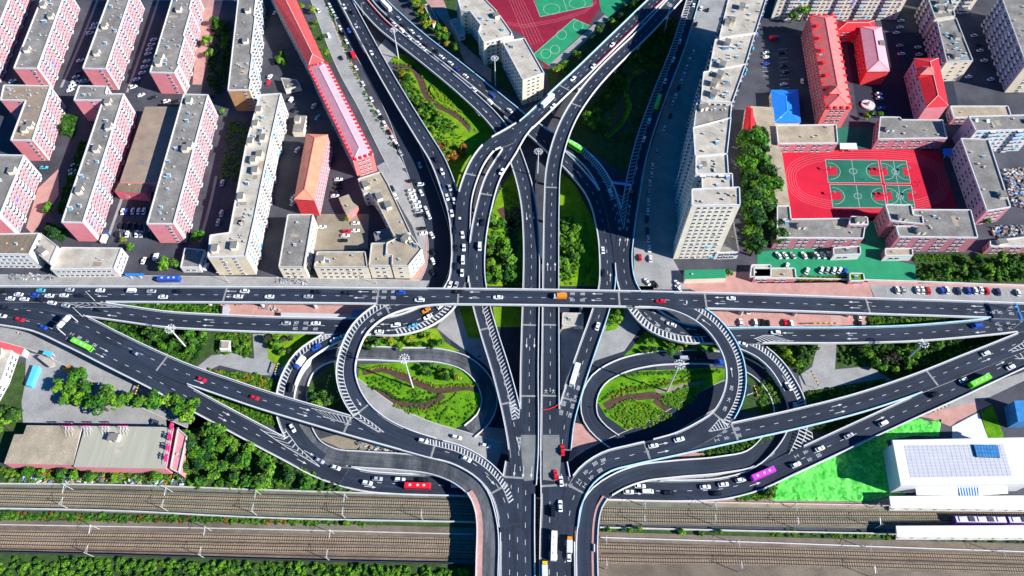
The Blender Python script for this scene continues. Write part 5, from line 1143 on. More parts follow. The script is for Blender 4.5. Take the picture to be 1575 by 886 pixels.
strip('path', 'lawn', px(897, 330, 905, 370, 912, 400, 895, 430), 2.2, 6)
strip('path', 'lawn_yellow', t('a3', 860, 400, 740, 480, 720, 560, 740, 640, 700, 740, 600, 830), 3.2, 5)
strip('flower_bed', 'soil', t('a3', 870, 430, 765, 490, 750, 570, 770, 650, 730, 740, 640, 840), 3.0, 6)
strip('flower_bed', 'soil', t('a3', 660, 560, 690, 640, 660, 740, 610, 800), 2.2, 6)
S('flower_bed', 'soil', t('b2', 1560, 380, 1620, 400, 1640, 500, 1600, 540, 1540, 500), 5)
thicket('yellow green hedge across the east oval', t('c3', 720, 690, 770, 690, 1020, 790, 1000, 815, 860, 740), 90, .5, .8, 'yyb', 21, .7, .7, 'hedge')
thicket('low shrubs on the south of the east oval', t('c3', 600, 760, 700, 700, 830, 740, 960, 810, 850, 865, 730, 865), 130, .5, .9, 'bby', 22, .6, .5, 'shrubbery')
thicket('low shrubs on the east side of the east oval', t('c3', 920, 690, 1080, 610, 1200, 600, 1130, 690, 1050, 750, 960, 720), 110, .5, .9, 'gbb', 23, .6, .5, 'shrubbery')
thicket('young saplings on the east oval', t('c3', 560, 690, 580, 640, 700, 600, 1100, 540, 1120, 560, 760, 650, 620, 680), 40, .5, .8, 'gyo', 24, .9, .8, 'shrubbery')
thicket('low planting on the west oval', t('c2', 650, 560, 760, 540, 900, 570, 1080, 650, 1050, 700, 900, 700, 800, 650), 70, .4, .8, 'gby', 25, .8, .6, 'shrubbery')
thicket('clipped shrubs on the south of the west oval', t('c2', 860, 740, 1180, 700, 1250, 680, 1370, 680, 1340, 790, 1210, 850, 1020, 800), 70, .4, .8, 'gby', 26, .8, .6, 'shrubbery')
thicket('meadow planting in the north-west wedge', t('a2', 1060, 470, 1130, 520, 1300, 690, 1270, 690, 1120, 600), 110, .4, .8, 'yyb', 27, .6, .6, 'shrubbery')
thicket('shrub border in the north-west wedge', t('a2', 1050, 780, 1180, 780, 1300, 860, 1260, 950, 1150, 930), 90, .5, 1.0, 'byg', 28, .6, .6, 'shrubbery')
thicket('shrub carpet in the central south wedge', px(862, 400, 890, 350, 905, 380, 915, 435, 862, 440), 80, .5, .9, 'byy', 29, .6, .5, 'shrubbery')
thicket('shrub carpet in the western lens', px(772, 290, 790, 285, 800, 320, 804, 435, 790, 435, 793, 380), 80, .5, .9, 'byg', 30, .6, .5, 'shrubbery')
thicket('dense green thicket along the south edge of the railway', px(-30, 858, 400, 868, 728, 876, 728, 930, -30, 930), 520, .9, 2.3, 'gggbdgd', 31, .45, .9)
thicket('weeds along the wall between the two railway beds', px(-30, 787, 180, 792, 400, 798, 560, 802, 560, 808, 400, 806, 180, 803, -30, 799), 260, .4, 1.1, 'ggbdgbdr', 32, .55, .8)
thicket('weeds beside the railway under the south platform canopy', px(1180, 817, 1380, 820, 1640, 830, 1640, 836, 1380, 828, 1180, 824), 150, .4, 1.0, 'gbdy', 33, .5, .8)
thicket('undergrowth below the warehouse wall', px(-30, 722, 110, 724, 270, 730, 270, 742, -30, 740), 150, .6, 1.3, 'gbdgdo', 34, .5, .9)
thicket('undergrowth in the south-west wood', px(280, 670, 330, 655, 420, 700, 500, 740, 545, 757, 300, 750, 268, 735), 220, .8, 1.8, 'gbdg', 35, .5, .9)
thicket('shrubbery between the western flyovers', t('c1', 590, 97, 1325, 100, 1325, 180, 1000, 160, 740, 128), 150, .6, 1.4, 'bgdb', 36, .5, .9)
thicket('shrubbery along the western ramp bank', t('c1', 560, 200, 1280, 272, 1240, 350, 1180, 470, 960, 410, 700, 280), 240, .6, 1.4, 'gbdgdy', 37, .5, .9)
thicket('shrubbery round the small western pavilion', t('c1', 1320, 290, 1520, 290, 1520, 430, 1290, 400), 80, .6, 1.2, 'gby', 38, .5, .9)
thicket('shrubbery in the narrow western wedge', t('c1', 1080, 575, 1575, 750, 1720, 790, 1720, 850, 1500, 810, 1250, 690), 150, .6, 1.3, 'gby', 39, .5, .9)
thicket('flowering shrubbery south of the small western lane', t('c1', 1270, 510, 1575, 540, 1720, 600, 1700, 655, 1500, 600), 110, .6, 1.3, 'gbdgo', 40, .5, .9)
thicket('shrubbery beside the eastern ramp', t('c4', 30, 350, 325, 350, 300, 430, 225, 535, 130, 460), 100, .6, 1.4, 'gdpgdb', 41, .5, .9)
thicket('shrubbery in the large eastern wedge', t('c4', 450, 355, 720, 325, 1500, 295, 1000, 510, 790, 575, 640, 480, 470, 480), 300, .7, 1.7, 'gdbdgd', 42, .5, .9)
thicket('hedge under the eastern long flyover', t('c4', 630, 185, 1390, 188, 1000, 235, 640, 252), 150, .6, 1.3, 'gdb', 43, .5, .9)
thicket('shrubbery north of the east ramp', t('c4', 255, 650, 725, 575, 745, 590, 275, 735), 120, .6, 1.3, 'dgd', 44, .5, .9)
thicket('shrubbery between the two eastern ramps', t('c4', 290, 860, 620, 772, 980, 655, 600, 830, 470, 890), 90, .6, 1.2, 'gdd', 45, .5, .9)
thicket('shrubbery inside the east ramp curve', t('c3', 1440, 390, 1560, 460, 1640, 540, 1680, 640, 1640, 740, 1540, 760, 1500, 600, 1570, 560, 1520, 480), 90, .6, 1.3, 'dgd', 46, .5, .9)
thicket('shrubbery below the east ramp', t('d3', 1120, 110, 1560, 25, 1600, 40, 1480, 130, 1300, 170, 1200, 180), 80, .6, 1.2, 'dg', 47, .5, .9)
thicket('wild shrubs in the school garden', t('b4', 930, 740, 1220, 725, 1575, 660, 1575, 835, 940, 840), 200, .6, 1.4, 'gbdgd', 48, .5, .9)
thicket('clipped hedge in front of the large pink school block', t('b4', 905, 680, 1215, 675, 1220, 715, 905, 715), 90, .5, .9, 'yb', 49, .6, .8, 'hedge')
thicket('red flower hedge by the school car park', t('b4', 205, 808, 515, 808, 515, 838, 205, 838), 90, .4, .7, 'rbr', 50, .6, .7, 'hedge')
thicket('scrub at the south end of the low road', t('d3', 1380, 400, 1575, 340, 1640, 330, 1600, 420, 1400, 430), 70, .5, 1.2, 'bgy', 51, .5, .9)
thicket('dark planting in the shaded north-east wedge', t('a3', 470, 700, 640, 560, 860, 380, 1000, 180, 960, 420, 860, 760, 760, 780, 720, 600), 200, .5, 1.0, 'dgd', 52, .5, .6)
thicket('thin verge planting along the pale side street', t('a2', 425, 0, 450, 0, 600, 380, 720, 640, 850, 886, 820, 886, 690, 640), 130, .4, .9, 'gby', 53, .6, .8, 'shrubbery')
thicket('courtyard lawn shrubs in the shaded yard', t('a1', 1380, 740, 1520, 740, 1480, 860, 1470, 1100, 1330, 1090), 200, .5, 1.1, 'dg', 54, .5, .4)
thicket('dense low shrubs under the trees of the western lens', px(748, 400, 765, 330, 782, 345, 790, 400, 800, 438, 746, 438), 110, .8, 1.5, 'gdgb', 71, .5, .8, 'shrubbery')
thicket('dense low shrubs under the trees of the central south wedge', t('b3', 320, 450, 410, 470, 455, 640, 420, 780, 330, 850), 90, .8, 1.5, 'gdgb', 72, .5, .8, 'shrubbery')
thicket('dense shrubs under the trees of the north-west wedge', t('a2', 850, 400, 950, 430, 1010, 570, 1130, 690, 1250, 780, 1120, 800, 1020, 760, 920, 590), 150, .8, 1.5, 'gdgbo', 73, .5, .8, 'shrubbery')
thicket('dark planting beside the L-shaped block lane', t('a1', 385, 700, 470, 705, 445, 840, 375, 810), 60, .8, 1.8, 'dgd', 111, .5, .9)
thicket('dark planting on the shaded side of the long pink block', t('b1', 490, 0, 525, 0, 455, 220, 400, 420, 350, 430, 420, 180), 120, .8, 1.8, 'dgd', 112, .5, .9)
thicket('dark planting behind the white office', t('b1', 290, 490, 400, 530, 390, 600, 280, 560), 50, .8, 1.8, 'dgd', 113, .5, .9)
thicket('dark planting between the pink path and the brown slab', t('a1', 1290, 120, 1410, 130, 1370, 560, 1290, 600, 1250, 420), 130, .8, 1.9, 'dgd', 114, .5, .9)
for q_ in (t('a1', 395, 540, 450, 420, 520, 220, 600, 0), t('a1', 800, 560, 850, 430, 920, 220, 990, 0), t('b1', 205, 480, 330, 330, 420, 120, 470, 0), t('b1', 1230, 640, 1290, 420, 1340, 220), t('a1', 30, 480, 110, 300, 200, 60)): strip('lane', 'asphalt_grey', q_, 5.5, 1)
for q_ in (t('a1', 370, 530, 520, 180, 590, 0), t('a1', 770, 560, 900, 180, 960, 0), t('b1', 660, 560, 740, 330), t('b1', 1210, 600, 1270, 380, 1310, 200)): strip('pavement', 'concrete_road', q_, 1.6, 2)
def hedge_line(label, pts, d, n, kinds, seed, r0=.45, r1=.8): thicket(label, pts + [(x, y + d) for x, y in reversed(pts)], n, r0, r1, kinds, seed, .55, .8, 'hedge')
hedge_line('yellow green hedge curving over the north of the west oval', t('c2', 660, 500, 800, 482, 900, 515, 1010, 565, 1110, 605, 1210, 595, 1370, 600), 3, 130, 'yby', 91)
hedge_line('yellow green hedge curving over the south of the west oval', t('c2', 850, 715, 930, 745, 1050, 750, 1170, 705, 1230, 650), 3, 90, 'yby', 92)
hedge_line('dark hedge inside the west oval', t('c2', 700, 610, 790, 630, 860, 680, 960, 700, 1080, 690, 1130, 655), 2, 80, 'dgd', 93)
hedge_line('orange tinted hedge on the north of the east oval', t('c3', 560, 700, 640, 640, 760, 620, 900, 605, 1050, 575, 1200, 560), 3, 120, 'yoyg', 94)
hedge_line('dark hedge on the north rim of the east oval', t('c3', 620, 565, 700, 535, 850, 525, 1000, 520, 1290, 512), 3, 120, 'gdb', 95)
hedge_line('yellow green hedge winding through the north-west wedge', t('a2', 850, 375, 980, 398, 1035, 470, 1062, 565, 1125, 622, 1235, 680, 1315, 752), 3, 150, 'yby', 96)
hedge_line('low hedge along the bright side of the north-west wedge', t('a2', 900, 345, 1010, 400, 1120, 500, 1230, 610, 1340, 720, 1390, 790), 3, 120, 'ybb', 97)
hedge_line('hedge winding through the shaded north-east wedge', t('a3', 850, 395, 735, 475, 712, 560, 730, 650, 690, 740, 600, 825), 3, 120, 'gyg', 98)
hedge_line('second hedge winding through the shaded north-east wedge', t('a3', 900, 440, 790, 500, 775, 580, 795, 660, 750, 760), 3, 100, 'dgd', 99)
hedge_line('reddish hedge at the south of the north-east wedge', t('a3', 620, 840, 700, 810, 760, 800), 12, 60, 'ryr', 100)
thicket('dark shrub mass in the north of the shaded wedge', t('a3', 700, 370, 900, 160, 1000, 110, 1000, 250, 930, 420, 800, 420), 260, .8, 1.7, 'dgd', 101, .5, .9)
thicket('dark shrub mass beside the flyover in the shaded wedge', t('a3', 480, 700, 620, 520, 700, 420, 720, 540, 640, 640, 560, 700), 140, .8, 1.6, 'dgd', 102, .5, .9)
grove('in the north-west wedge', t('a2', 850, 405, 940, 425, 1000, 560, 1130, 690, 1240, 770, 1120, 800, 1020, 760, 930, 600), 20, 1.5, 2.4, 'gggdbo', 1)
grove('at the south tip of the north-west wedge', t('b2', 1110, 0, 1250, 0, 1290, 60, 1240, 150, 1190, 160), 8, 1.6, 2.4, 'gboor', 2)
grove('at the sunny end of the north-east wedge', t('a3', 430, 730, 540, 690, 640, 770, 590, 830, 520, 830), 8, 2.2, 3.2, 'bbg', 3, .7)
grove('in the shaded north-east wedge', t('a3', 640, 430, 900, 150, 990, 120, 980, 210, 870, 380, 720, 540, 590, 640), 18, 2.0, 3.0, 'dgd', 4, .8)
grove('beside the north-east flyover', t('a3', 240, 440, 420, 330, 560, 200, 700, 60, 770, -20, 860, -20, 780, 60, 620, 210, 430, 380, 300, 490), 17, 2.2, 3.4, 'dgdby', 5, .75)
grove('beside the jammed carriageway', t('a2', 930, -10, 1010, -10, 1100, 140, 1250, 300, 1240, 345, 1150, 260, 1040, 170), 16, 2.0, 3.2, 'ggbyo', 6, .75)
grove('in the western lens of lawn', px(752, 345, 776, 330, 783, 380, 796, 436, 748, 438), 16, 2.2, 3.4, 'ggbd', 7, .68)
grove('in the central south wedge', t('b3', 325, 470, 400, 480, 450, 640, 420, 760, 330, 840), 11, 2.0, 3.0, 'ggb', 8, .75)
grove('on the north-east of the west oval', t('c2', 1010, 450, 1200, 490, 1290, 550, 1200, 590, 1080, 550, 1010, 500), 9, 1.2, 1.9, 'gdo', 9)
grove('north of the west oval', t('c2', 690, 320, 1100, 275, 1150, 370, 690, 378), 14, 1.5, 2.4, 'yygbd', 10)
grove('beside the hatched west ramp', t('c2', 80, 295, 240, 295, 220, 400, 140, 460, 90, 410), 7, 1.6, 2.4, 'pgy', 11)
grove('inside the west ramp curve', t('c2', 340, 640, 490, 640, 530, 715, 360, 725), 6, 2.0, 3.0, 'gd', 12)
grove('on the bank of the west ramp', t('c1', 850, 270, 1250, 290, 1220, 360, 1120, 420, 960, 390), 9, 1.8, 2.8, 'gdb', 13)
grove('in the west yard', t('c1', 380, 580, 530, 560, 770, 690, 1000, 690, 1210, 740, 1215, 815, 1000, 775, 620, 755, 450, 730, 380, 690), 18, 3.0, 4.4, 'gbbg', 14, .6)
grove('on the south-west edge', t('c1', 20, 765, 140, 770, 110, 850, 0, 880), 4, 2.6, 3.6, 'gd', 15, .7)
grove('in the south-west wood', px(290, 668, 330, 662, 410, 705, 480, 738, 500, 748, 305, 742, 282, 725), 26, 2.4, 3.8, 'gggbd', 16, .68)
grove('along the railway side of the warehouse', t('d1', 130, 262, 990, 285, 990, 310, 130, 300), 7, 1.8, 2.6, 'gdb', 17, .9)
grove('north of the east oval', t('c3', 850, 300, 1000, 345, 1220, 365, 1260, 410, 760, 415), 13, 1.4, 2.4, 'gdbyy', 18)
grove('beside the motorbike lane', t('c3', 625, 160, 700, 150, 695, 200, 620, 255), 4, 1.6, 2.2, 'b', 19)
grove('beside the hatched east ramp', t('c4', 60, 365, 310, 360, 290, 430, 210, 510, 140, 440), 8, 1.6, 2.6, 'gdpy', 20)
grove('in the large eastern wedge', t('c4', 460, 370, 900, 335, 1050, 380, 900, 500, 790, 550, 650, 470), 14, 1.8, 2.8, 'ggdbp', 55)
grove('behind the cream tower', t('b3', 1395, 10, 1545, 10, 1570, 300, 1480, 690, 1445, 660, 1430, 330), 24, 4.2, 6.2, 'gdd', 56, .5, 2.6)
thicket('undergrowth beneath the trees behind the cream tower', t('b3', 1390, 0, 1550, 0, 1575, 300, 1480, 690, 1440, 660, 1425, 330), 110, 1.4, 2.6, 'gdg', 81, .5, .9)
grove('west of the school block', t('b4', 0, 300, 60, 320, 80, 480, 50, 660, 0, 690), 6, 3.4, 4.6, 'ggd', 57, .55)
grove('in the school garden', t('b4', 950, 760, 1220, 740, 1575, 680, 1575, 820, 960, 825), 14, 1.8, 3.2, 'gbdg', 58, .75)
grove('between the pink path and the brown slab', t('a1', 1270, 130, 1400, 150, 1370, 440, 1250, 430), 8, 2.2, 3.4, 'dg', 59, .75)
grove('by the red roofed terrace', t('a2', 330, 140, 395, 125, 480, 360, 420, 385), 7, 1.6, 2.4, 'gdy', 60)
grove('in the dark alley garden', t('a2', 140, 250, 180, 250, 210, 440, 150, 450), 4, 1.8, 2.6, 'bgg', 61, .7)
grove('at the north end of the terrace', t('a2', 270, 10, 350, 0, 370, 80, 300, 90), 3, 1.6, 2.2, 'yo', 62)
grove('in front of the cream apartment block', t('a4', 130, 60, 290, 40, 300, 110, 160, 150), 4, 3.0, 4.4, 'g', 63, .6)
grove('by the blue parked car', t('a4', 620, 690, 700, 680, 700, 715, 600, 720), 3, 1.4, 2.0, 'bg', 64)
grove('on the long plaza', t('c1', 1450, 330, 1520, 320, 1500, 410, 1420, 370), 3, 1.4, 2.0, 'g', 65)
for tl, x, y, r, k, lb in (('a1', 395, 770, 3.2, 'd', 'round dark tree beside the L-shaped block'), ('a1', 1345, 680, 2.4, 'b', 'bright tree by the long pink block corner'), ('b1', 290, 395, 3.0, 'g', 'single green tree on the pink path'),
                           ('b1', 330, 540, 4.0, 'd', 'large dark tree behind the white office'), ('b1', 1000, 745, 4.0, 'g', 'large street tree beside the small white house'), ('b1', 1060, 730, 3.2, 'd', 'darker street tree touching the small white house'),
                           ('b1', 1195, 560, 4.0, 'g', 'large tree at the corner of the long pink block'), ('b1', 750, 590, 2.0, 'y', 'yellow green tree by the parked cars'), ('b1', 795, 640, 2.6, 'b', 'bright tree at the car park entrance'),
                           ('d4', 40, 385, 2.6, 'd', 'dark tree at the corner of the green netting'), ('d3', 610, 610, 1.3, 'g', 'small bush on the railway wall next to the bridge'), ('d3', 740, 615, 1.5, 'b', 'bright bush on the railway wall'),
                           ('d3', 800, 605, 1.4, 'b', 'yellowish bush on the railway wall'), ('d3', 1060, 620, 1.6, 'b', 'large bright bush midway along the railway wall'), ('d3', 1180, 630, 1.2, 'g', 'low bush east of the midway bush on the railway wall'),
                           ('d3', 1285, 620, 1.3, 'g', 'upright bush farthest east on the railway wall'), ('d2', 565, 575, 1.3, 'b', 'small bush on the western railway wall'), ('b4', 1345, 470, 2.6, 'b', 'bright tree beside the track end wing'),
                           ('c2', 425, 375, 1.6, 'g', 'small tree in the strip beside the hatched ramp'), ('b3', 1345, 790, 2.2, 'g', 'tree at the end of the green shelter'), ('b2', 565, 460, 1.8, 'b', 'courtyard tree by the brown shed'),
                           ('b4', 1340, 790, 3.0, 'd', 'dark tree at the foot of the garden path')):
    q = P(*t(tl, x, y)[0], r); tree(q.x, q.y, r, k, lb)
# ------------------------------------------------------------------ railway
def track(pts, label):
    cp = [(*P(x, y, .3)[:2], .3, 1) for x, y in pts]; s_ = spline(cp, 6.0); d = np.gradient(s_[:, :2], axis=0); d /= np.hypot(d[:, 0], d[:, 1])[:, None]
    mid = s_[len(s_) // 2]; root = thing('railway_track', label, 'railway track', (mid[0], mid[1], 0))
    q = MB(); ribbon_wall(q, [(a[0], a[1], -.05) for a in s_], 3.6, .3, 0); q.build('ballast', 'ballast_brown' if pts[0][1] > 800 else 'ballast_grey', root)
    for e in (-.72, .72):
        q = MB(); ribbon_wall(q, [(s_[i][0] - d[i][1] * e, s_[i][1] + d[i][0] * e, .32) for i in range(len(s_))], .3, .18, 0); q.build('rail', 'rail_rust', root)
    L = np.concatenate([[0], np.cumsum(np.hypot(*np.diff(s_[:, :2], axis=0).T))]); q = MB(); n = int(L[-1] / 1.0)
    for i in range(n):
        x, y = np.interp(i * 1.0, L, s_[:, 0]), np.interp(i * 1.0, L, s_[:, 1]); j = min(len(d) - 1, int(np.searchsorted(L, i * 1.0))); q.box((x, y, .27), (.42, 2.6, .16), math.atan2(d[j][1], d[j][0]))
    tag(q.build('sleepers', 'sleeper_concrete', root), kind='stuff')
track(px(-60, 756, 0, 758, 200, 763, 400, 769, 735, 777, 930, 785, 1180, 789.5, 1400, 790.5, 1640, 792), 'northernmost railway track passing under the main bridge')
track(px(-60, 769, 0, 770.5, 200, 776, 400, 783, 735, 791, 930, 798, 1180, 802, 1400, 803, 1640, 804), 'second railway track from the north')
track(px(-60, 819, 0, 821, 200, 823.5, 400, 827.5, 735, 835, 930, 841.5, 1180, 848, 1400, 854, 1640, 861), 'third railway track from the north')
track(px(-60, 833, 0, 834.5, 200, 838.5, 400, 843, 735, 849.5, 930, 860, 1180, 864, 1400, 871, 1640, 878), 'southernmost railway track beside the green thicket')
def low_wall(name, label, pts, w, h, material, z=0.0):
    cp = [(*P(x, y, 0)[:2], z, 1) for x, y in pts]; s_ = spline(cp, 5.0); q = MB(); ribbon_wall(q, [(a[0], a[1], z) for a in s_], w, h, -.1); return tag(q.build(name, material), label, 'wall')
low_wall('boundary_wall', 'long white topped wall between the railway beds west of the bridge', px(-60, 782, 180, 786.5, 400, 797, 735, 804), .5, 1.6, 'concrete')
low_wall('boundary_wall', 'long pale wall between the railway beds east of the bridge', px(922, 812, 1180, 818, 1376, 822), .5, 1.4, 'concrete')
low_wall('boundary_wall', 'pale wall edging the southern railway bed east of the bridge', px(922, 827, 1180, 835, 1400, 843, 1640, 851), .35, .8, 'white_concrete')
low_wall('boundary_wall', 'low wall along the north side of the railway west of the bridge', px(-60, 744, 200, 747, 400, 754, 720, 764), .5, 1.2, 'concrete')
low_wall('boundary_wall', 'low wall along the north side of the railway east of the bridge', px(930, 770, 1180, 775, 1368, 778), .5, 1.2, 'pink_kerb')
low_wall('boundary_wall', 'dark fence wall between the southern track and the thicket', px(-60, 849, 200, 855, 400, 861, 728, 868), .3, 1.8, 'dark_steel')
low_wall('cable_trough', 'narrow concrete cable trough beside the third track', px(-60, 806, 400, 814, 728, 822), .4, .3, 'concrete')
for lb_, pts_ in (('north bed west of the bridge', px(-60, 750, 200, 754, 400, 760, 725, 769)), ('north bed between its tracks', px(-60, 763, 200, 769.5, 400, 776, 730, 784)), ('south bed between its tracks', px(-60, 827, 200, 831, 400, 835.5, 730, 842)), ('south bed near the thicket', px(-60, 843, 200, 848, 400, 853, 728, 860)),
                  ('north bed between its tracks east of the bridge', px(925, 791.5, 1180, 796, 1376, 797)), ('south bed between its tracks east of the bridge', px(925, 851, 1180, 856, 1640, 870)), ('south bed north of its tracks east of the bridge', px(925, 834, 1180, 842, 1640, 856))):
    low_wall('cable_duct', 'dark narrow cable duct on the ' + lb_, pts_, .45, .22, 'rail_rust')
low_wall('boundary_wall', 'white wall along the plaza of the school', px(1165, 428, 1400, 434, 1575, 441), .4, 1.4, 'white_concrete')
def catenary(i, x, y, south):
    p = P(x, y, 0); s_ = -1 if south else 1
    o = thing('catenary_mast', '', 'mast', (p.x, p.y, 0), 'railway catenary masts'); m = MB()
    for sx in (-.18, .18): m.tube((p.x + sx, p.y, 0), (p.x + sx * .6, p.y, 8), .08, .06, 5)
    for k in range(8): m.tube((p.x - .18, p.y, k), (p.x + .18, p.y, k + 1), .04, .04, 4)
    m.build('post', 'concrete', o); m = MB(); yy = p.y + (3.2 if south else -3.2)
    m.tube((p.x, p.y, 7.2), (p.x, yy, 6.6), .06, .06, 5); m.tube((p.x, p.y, 5.6), (p.x, yy, 6.6), .06, .06, 5); m.tube((p.x, yy, 6.6), (p.x, yy, 5.8), .05, .05, 4); m.build('bracket', 'steel', o); return o
CM = {'north railway edge west of the bridge': (t('d1', 443, 367, 1046, 382, 1580, 398) + t('d2', 570, 420), False), 'middle wall west of the bridge': (t('d1', 416, 482, 1018, 498, 1555, 522) + t('d2', 556, 541, 1026, 552), True),
      'cable trough west of the bridge': (t('d1', 602, 606, 1280, 616) + t('d2', 486, 634), False), 'south railway edge west of the bridge': (t('d1', 567, 771, 1243, 782) + t('d2', 462, 798), True),
      'north railway edge east of the bridge': (t('d3', 820, 465, 1240, 470) + t('d4', 160, 475, 650, 478), False), 'middle wall east of the bridge': (t('d3', 822, 582, 1245, 580) + t('d4', 182, 600, 672, 602), True),
      'pale wall east of the bridge': (t('d3', 590, 670, 1375, 692) + t('d4', 598, 715, 1388, 742), False), 'south edge east of the bridge': (t('d3', 595, 850, 1400, 865) + t('d4', 640, 892), True)}
for k, (pts, so_) in CM.items():
    for i, (x, y) in enumerate(pts): catenary(i, x, y, so_)['label'] = '%s catenary mast from the west on the %s' % (ORD[i], k)
# portal frames beside the bridge
# ------------------------------------------------------------------ high masts, gantries, lamp posts
def high_mast(label, b, h, r=1.9):
    p = P(b[0], b[1], 0); o = thing('high_mast', label, 'light mast', (p.x, p.y, 0), 'high mast floodlights'); m = MB(); m.tube((p.x, p.y, 0), (p.x, p.y, h), .42, .24, 10); m.build('pole', 'frame_white', o)
    m = MB(); N = 20
    for rr, zz in ((r, h - .3), (r * .45, h - .1)):
        for i in range(N):
            a0, a1 = 2 * math.pi * i / N, 2 * math.pi * (i + 1) / N; m.tube((p.x + rr * math.cos(a0), p.y + rr * math.sin(a0), zz), (p.x + rr * math.cos(a1), p.y + rr * math.sin(a1), zz), .075, .075, 5, cap=False)
    for i in range(8):
        a = i * math.pi / 4; m.tube((p.x, p.y, h), (p.x + r * math.cos(a), p.y + r * math.sin(a), h - .3), .07, .07, 4)
    m.build('lamp_ring', 'steel', o)
    for i in range(12):
        a = i * math.pi / 6; m = MB(); m.box((p.x + (r + .3) * math.cos(a), p.y + (r + .3) * math.sin(a), h - .5), (.6, .4, .25), a); m.build('floodlight', 'frame_white', o)
high_mast('tall white floodlight mast standing on the west oval', (635, 596), 31); high_mast('tall white floodlight mast standing on the east oval', (1026, 602), 29.5)
high_mast('floodlight mast leaning out of the west ramp bank', (288, 536), 20.5); high_mast('floodlight mast in the large eastern wedge', (1391, 555.5), 19)
high_mast('floodlight mast at the north tip of the north-west wedge', (613, 90), 22.5); high_mast('floodlight mast in the shaded north-east wedge', (1021, 54), 24)
high_mast('floodlight mast between the two central flyovers', (826, 281), 26); high_mast('floodlight mast beside the beige stepped office', (762, 132), 22)
def gantry(label, key, x0, y0, x1, y1, h, material, w=1.0, th=.9):
    z = near(key, (x0 + x1) / 2, (y0 + y1) / 2)[1]; a = P(x0, y0, z + h); b = P(x1, y1, z + h); o = thing('sign_gantry', label, 'gantry', (a.x, a.y, 0)); d = (b - a); ang = math.atan2(d.y, d.x); c = (a + b) / 2
    for e in (a, b): m = MB(); m.tube((e.x, e.y, 0), (e.x, e.y, z + h), .22, .2, 8); m.build('post', 'steel', o)
    m = MB()
    for sx in (-.35, .35):
        n_ = Vector((-d.y, d.x, 0)).normalized() * sx; m.tube(a + n_, b + n_, .1, .1, 5); m.tube(a + n_ + Vector((0, 0, .9)), b + n_ + Vector((0, 0, .9)), .1, .1, 5)
    K = max(3, int(d.length / 1.4))
    for i in range(K): m.tube(a.lerp(b, i / K) + Vector((0, 0, 0)), a.lerp(b, (i + 1) / K) + Vector((0, 0, .9)), .06, .06, 4)
    m.build('truss', 'steel', o)
    for i in range(2):
        q = a.lerp(b, .28 + .44 * i); m = MB(); m.box((q.x, q.y, z + h + .45), (d.length * .36, w, 2.2 if th > 1 else 1.4), ang); m.build('sign_board', material, o)
gantry('white sign gantry over the forked west ramps', 'join_w', 89, 505.5, 109, 485, 6.2, 'white_sheet', 1.8); gantry('blue sign gantry across the eastern end of the long flyover', 'ew', 1560, 466, 1571, 495, 6.2, 'solar_blue', .9)
gantry('blue sign gantry over the striped fork below the tower', 'ew_low_e', 941, 281, 970, 285, 6.0, 'blue_sheet', .7)
def lamp(label, key, x, y, dx, h=9):
    z = near(key, x, y)[1]; p = P(x, y, z); o = thing('street_lamp', label, 'street lamp', (p.x, p.y, z - .3), 'street lamps on the flyovers'); m = MB(); m.tube((p.x, p.y, z - .3), (p.x, p.y, z + h), .13, .08, 6); m.tube((p.x, p.y, z + h), (p.x + dx, p.y, z + h + .4), .07, .05, 5); m.build('pole', 'frame_white', o); m = MB(); m.box((p.x + dx, p.y, z + h + .4), (.9, .3, .16)); m.build('lamp_head', 'frame_white', o)
LP = [('ew', t('c1', 575, 90)[0], 2), ('ew', t('c4', 1430, 185)[0], 2), ('ew_low', t('c1', 500, 185)[0], 2), ('nw_west', t('a2', 665, 90)[0], 2), ('ew_low_e', t('c4', 1220, 180)[0], -2), ('ew', t('c4', 605, 158)[0], -2), ('ew_low', t('a2', 510, 180)[0], 2)]
for i, (k, (x, y), dx) in enumerate(LP): lamp('slim white street lamp beside the %s' % ['west end of the long flyover', 'east end of the long flyover', 'western shrub bank', 'north tip of the wedge', 'east hedge', 'pink car park under the flyover', 'north-west street'][i], k, x, y, dx)
for tl, x, y, lb in (('b1', 705, 770, 'white street lamp bending over the white office front'), ('b2', 335, 850, 'white street lamp in front of the grey courtyard wing'), ('b2', 745, 855, 'white street lamp in front of the corner wing'), ('b1', 1385, 845, 'white street lamp by the beige slab front')):
    p = P(*t(tl, x, y)[0], 0); o = thing('street_lamp', lb, 'street lamp', (p.x, p.y, 0), 'street lamps on the north street'); m = MB(); m.tube((p.x, p.y, 0), (p.x, p.y, 9), .13, .08, 6); m.tube((p.x, p.y, 9), (p.x - 2.5, p.y, 9.5), .07, .05, 5); m.build('pole', 'frame_white', o); m = MB(); m.box((p.x - 2.6, p.y, 9.5), (1, .35, .18)); m.build('lamp_head', 'frame_white', o)
def barrier(label, tile, x0, y0, x1, y1):
    a, b = P(*t(tile, x0, y0)[0], 0), P(*t(tile, x1, y1)[0], 0); o = thing('striped_barrier', label, 'barrier', (a.x, a.y, 0)); d = b - a; ang = math.atan2(d.y, d.x); n = 9
    for e in (a, b): m = MB(); m.tube((e.x, e.y, 0), (e.x, e.y, 3.2), .12, .12, 6); m.build('post', 'steel', o)
    for i in range(n): q = a.lerp(b, (i + .5) / n); m = MB(); m.box((q.x, q.y, 3.2), (d.length / n * .99, .35, .4), ang); m.build('bar_piece', 'sign_yellow' if i % 2 else 'dark_steel', o)
M('sign_yellow', (0.85, 0.5, 0.03), var=0.05)
barrier('yellow and black height bar on the west yard street', 'c1', 835, 680, 862, 605); barrier('yellow and black height bar inside the west ramp curve', 'c2', 445, 640, 470, 550); barrier('yellow and black height bar on the western lane', 'c2', 140, 545, 160, 480)
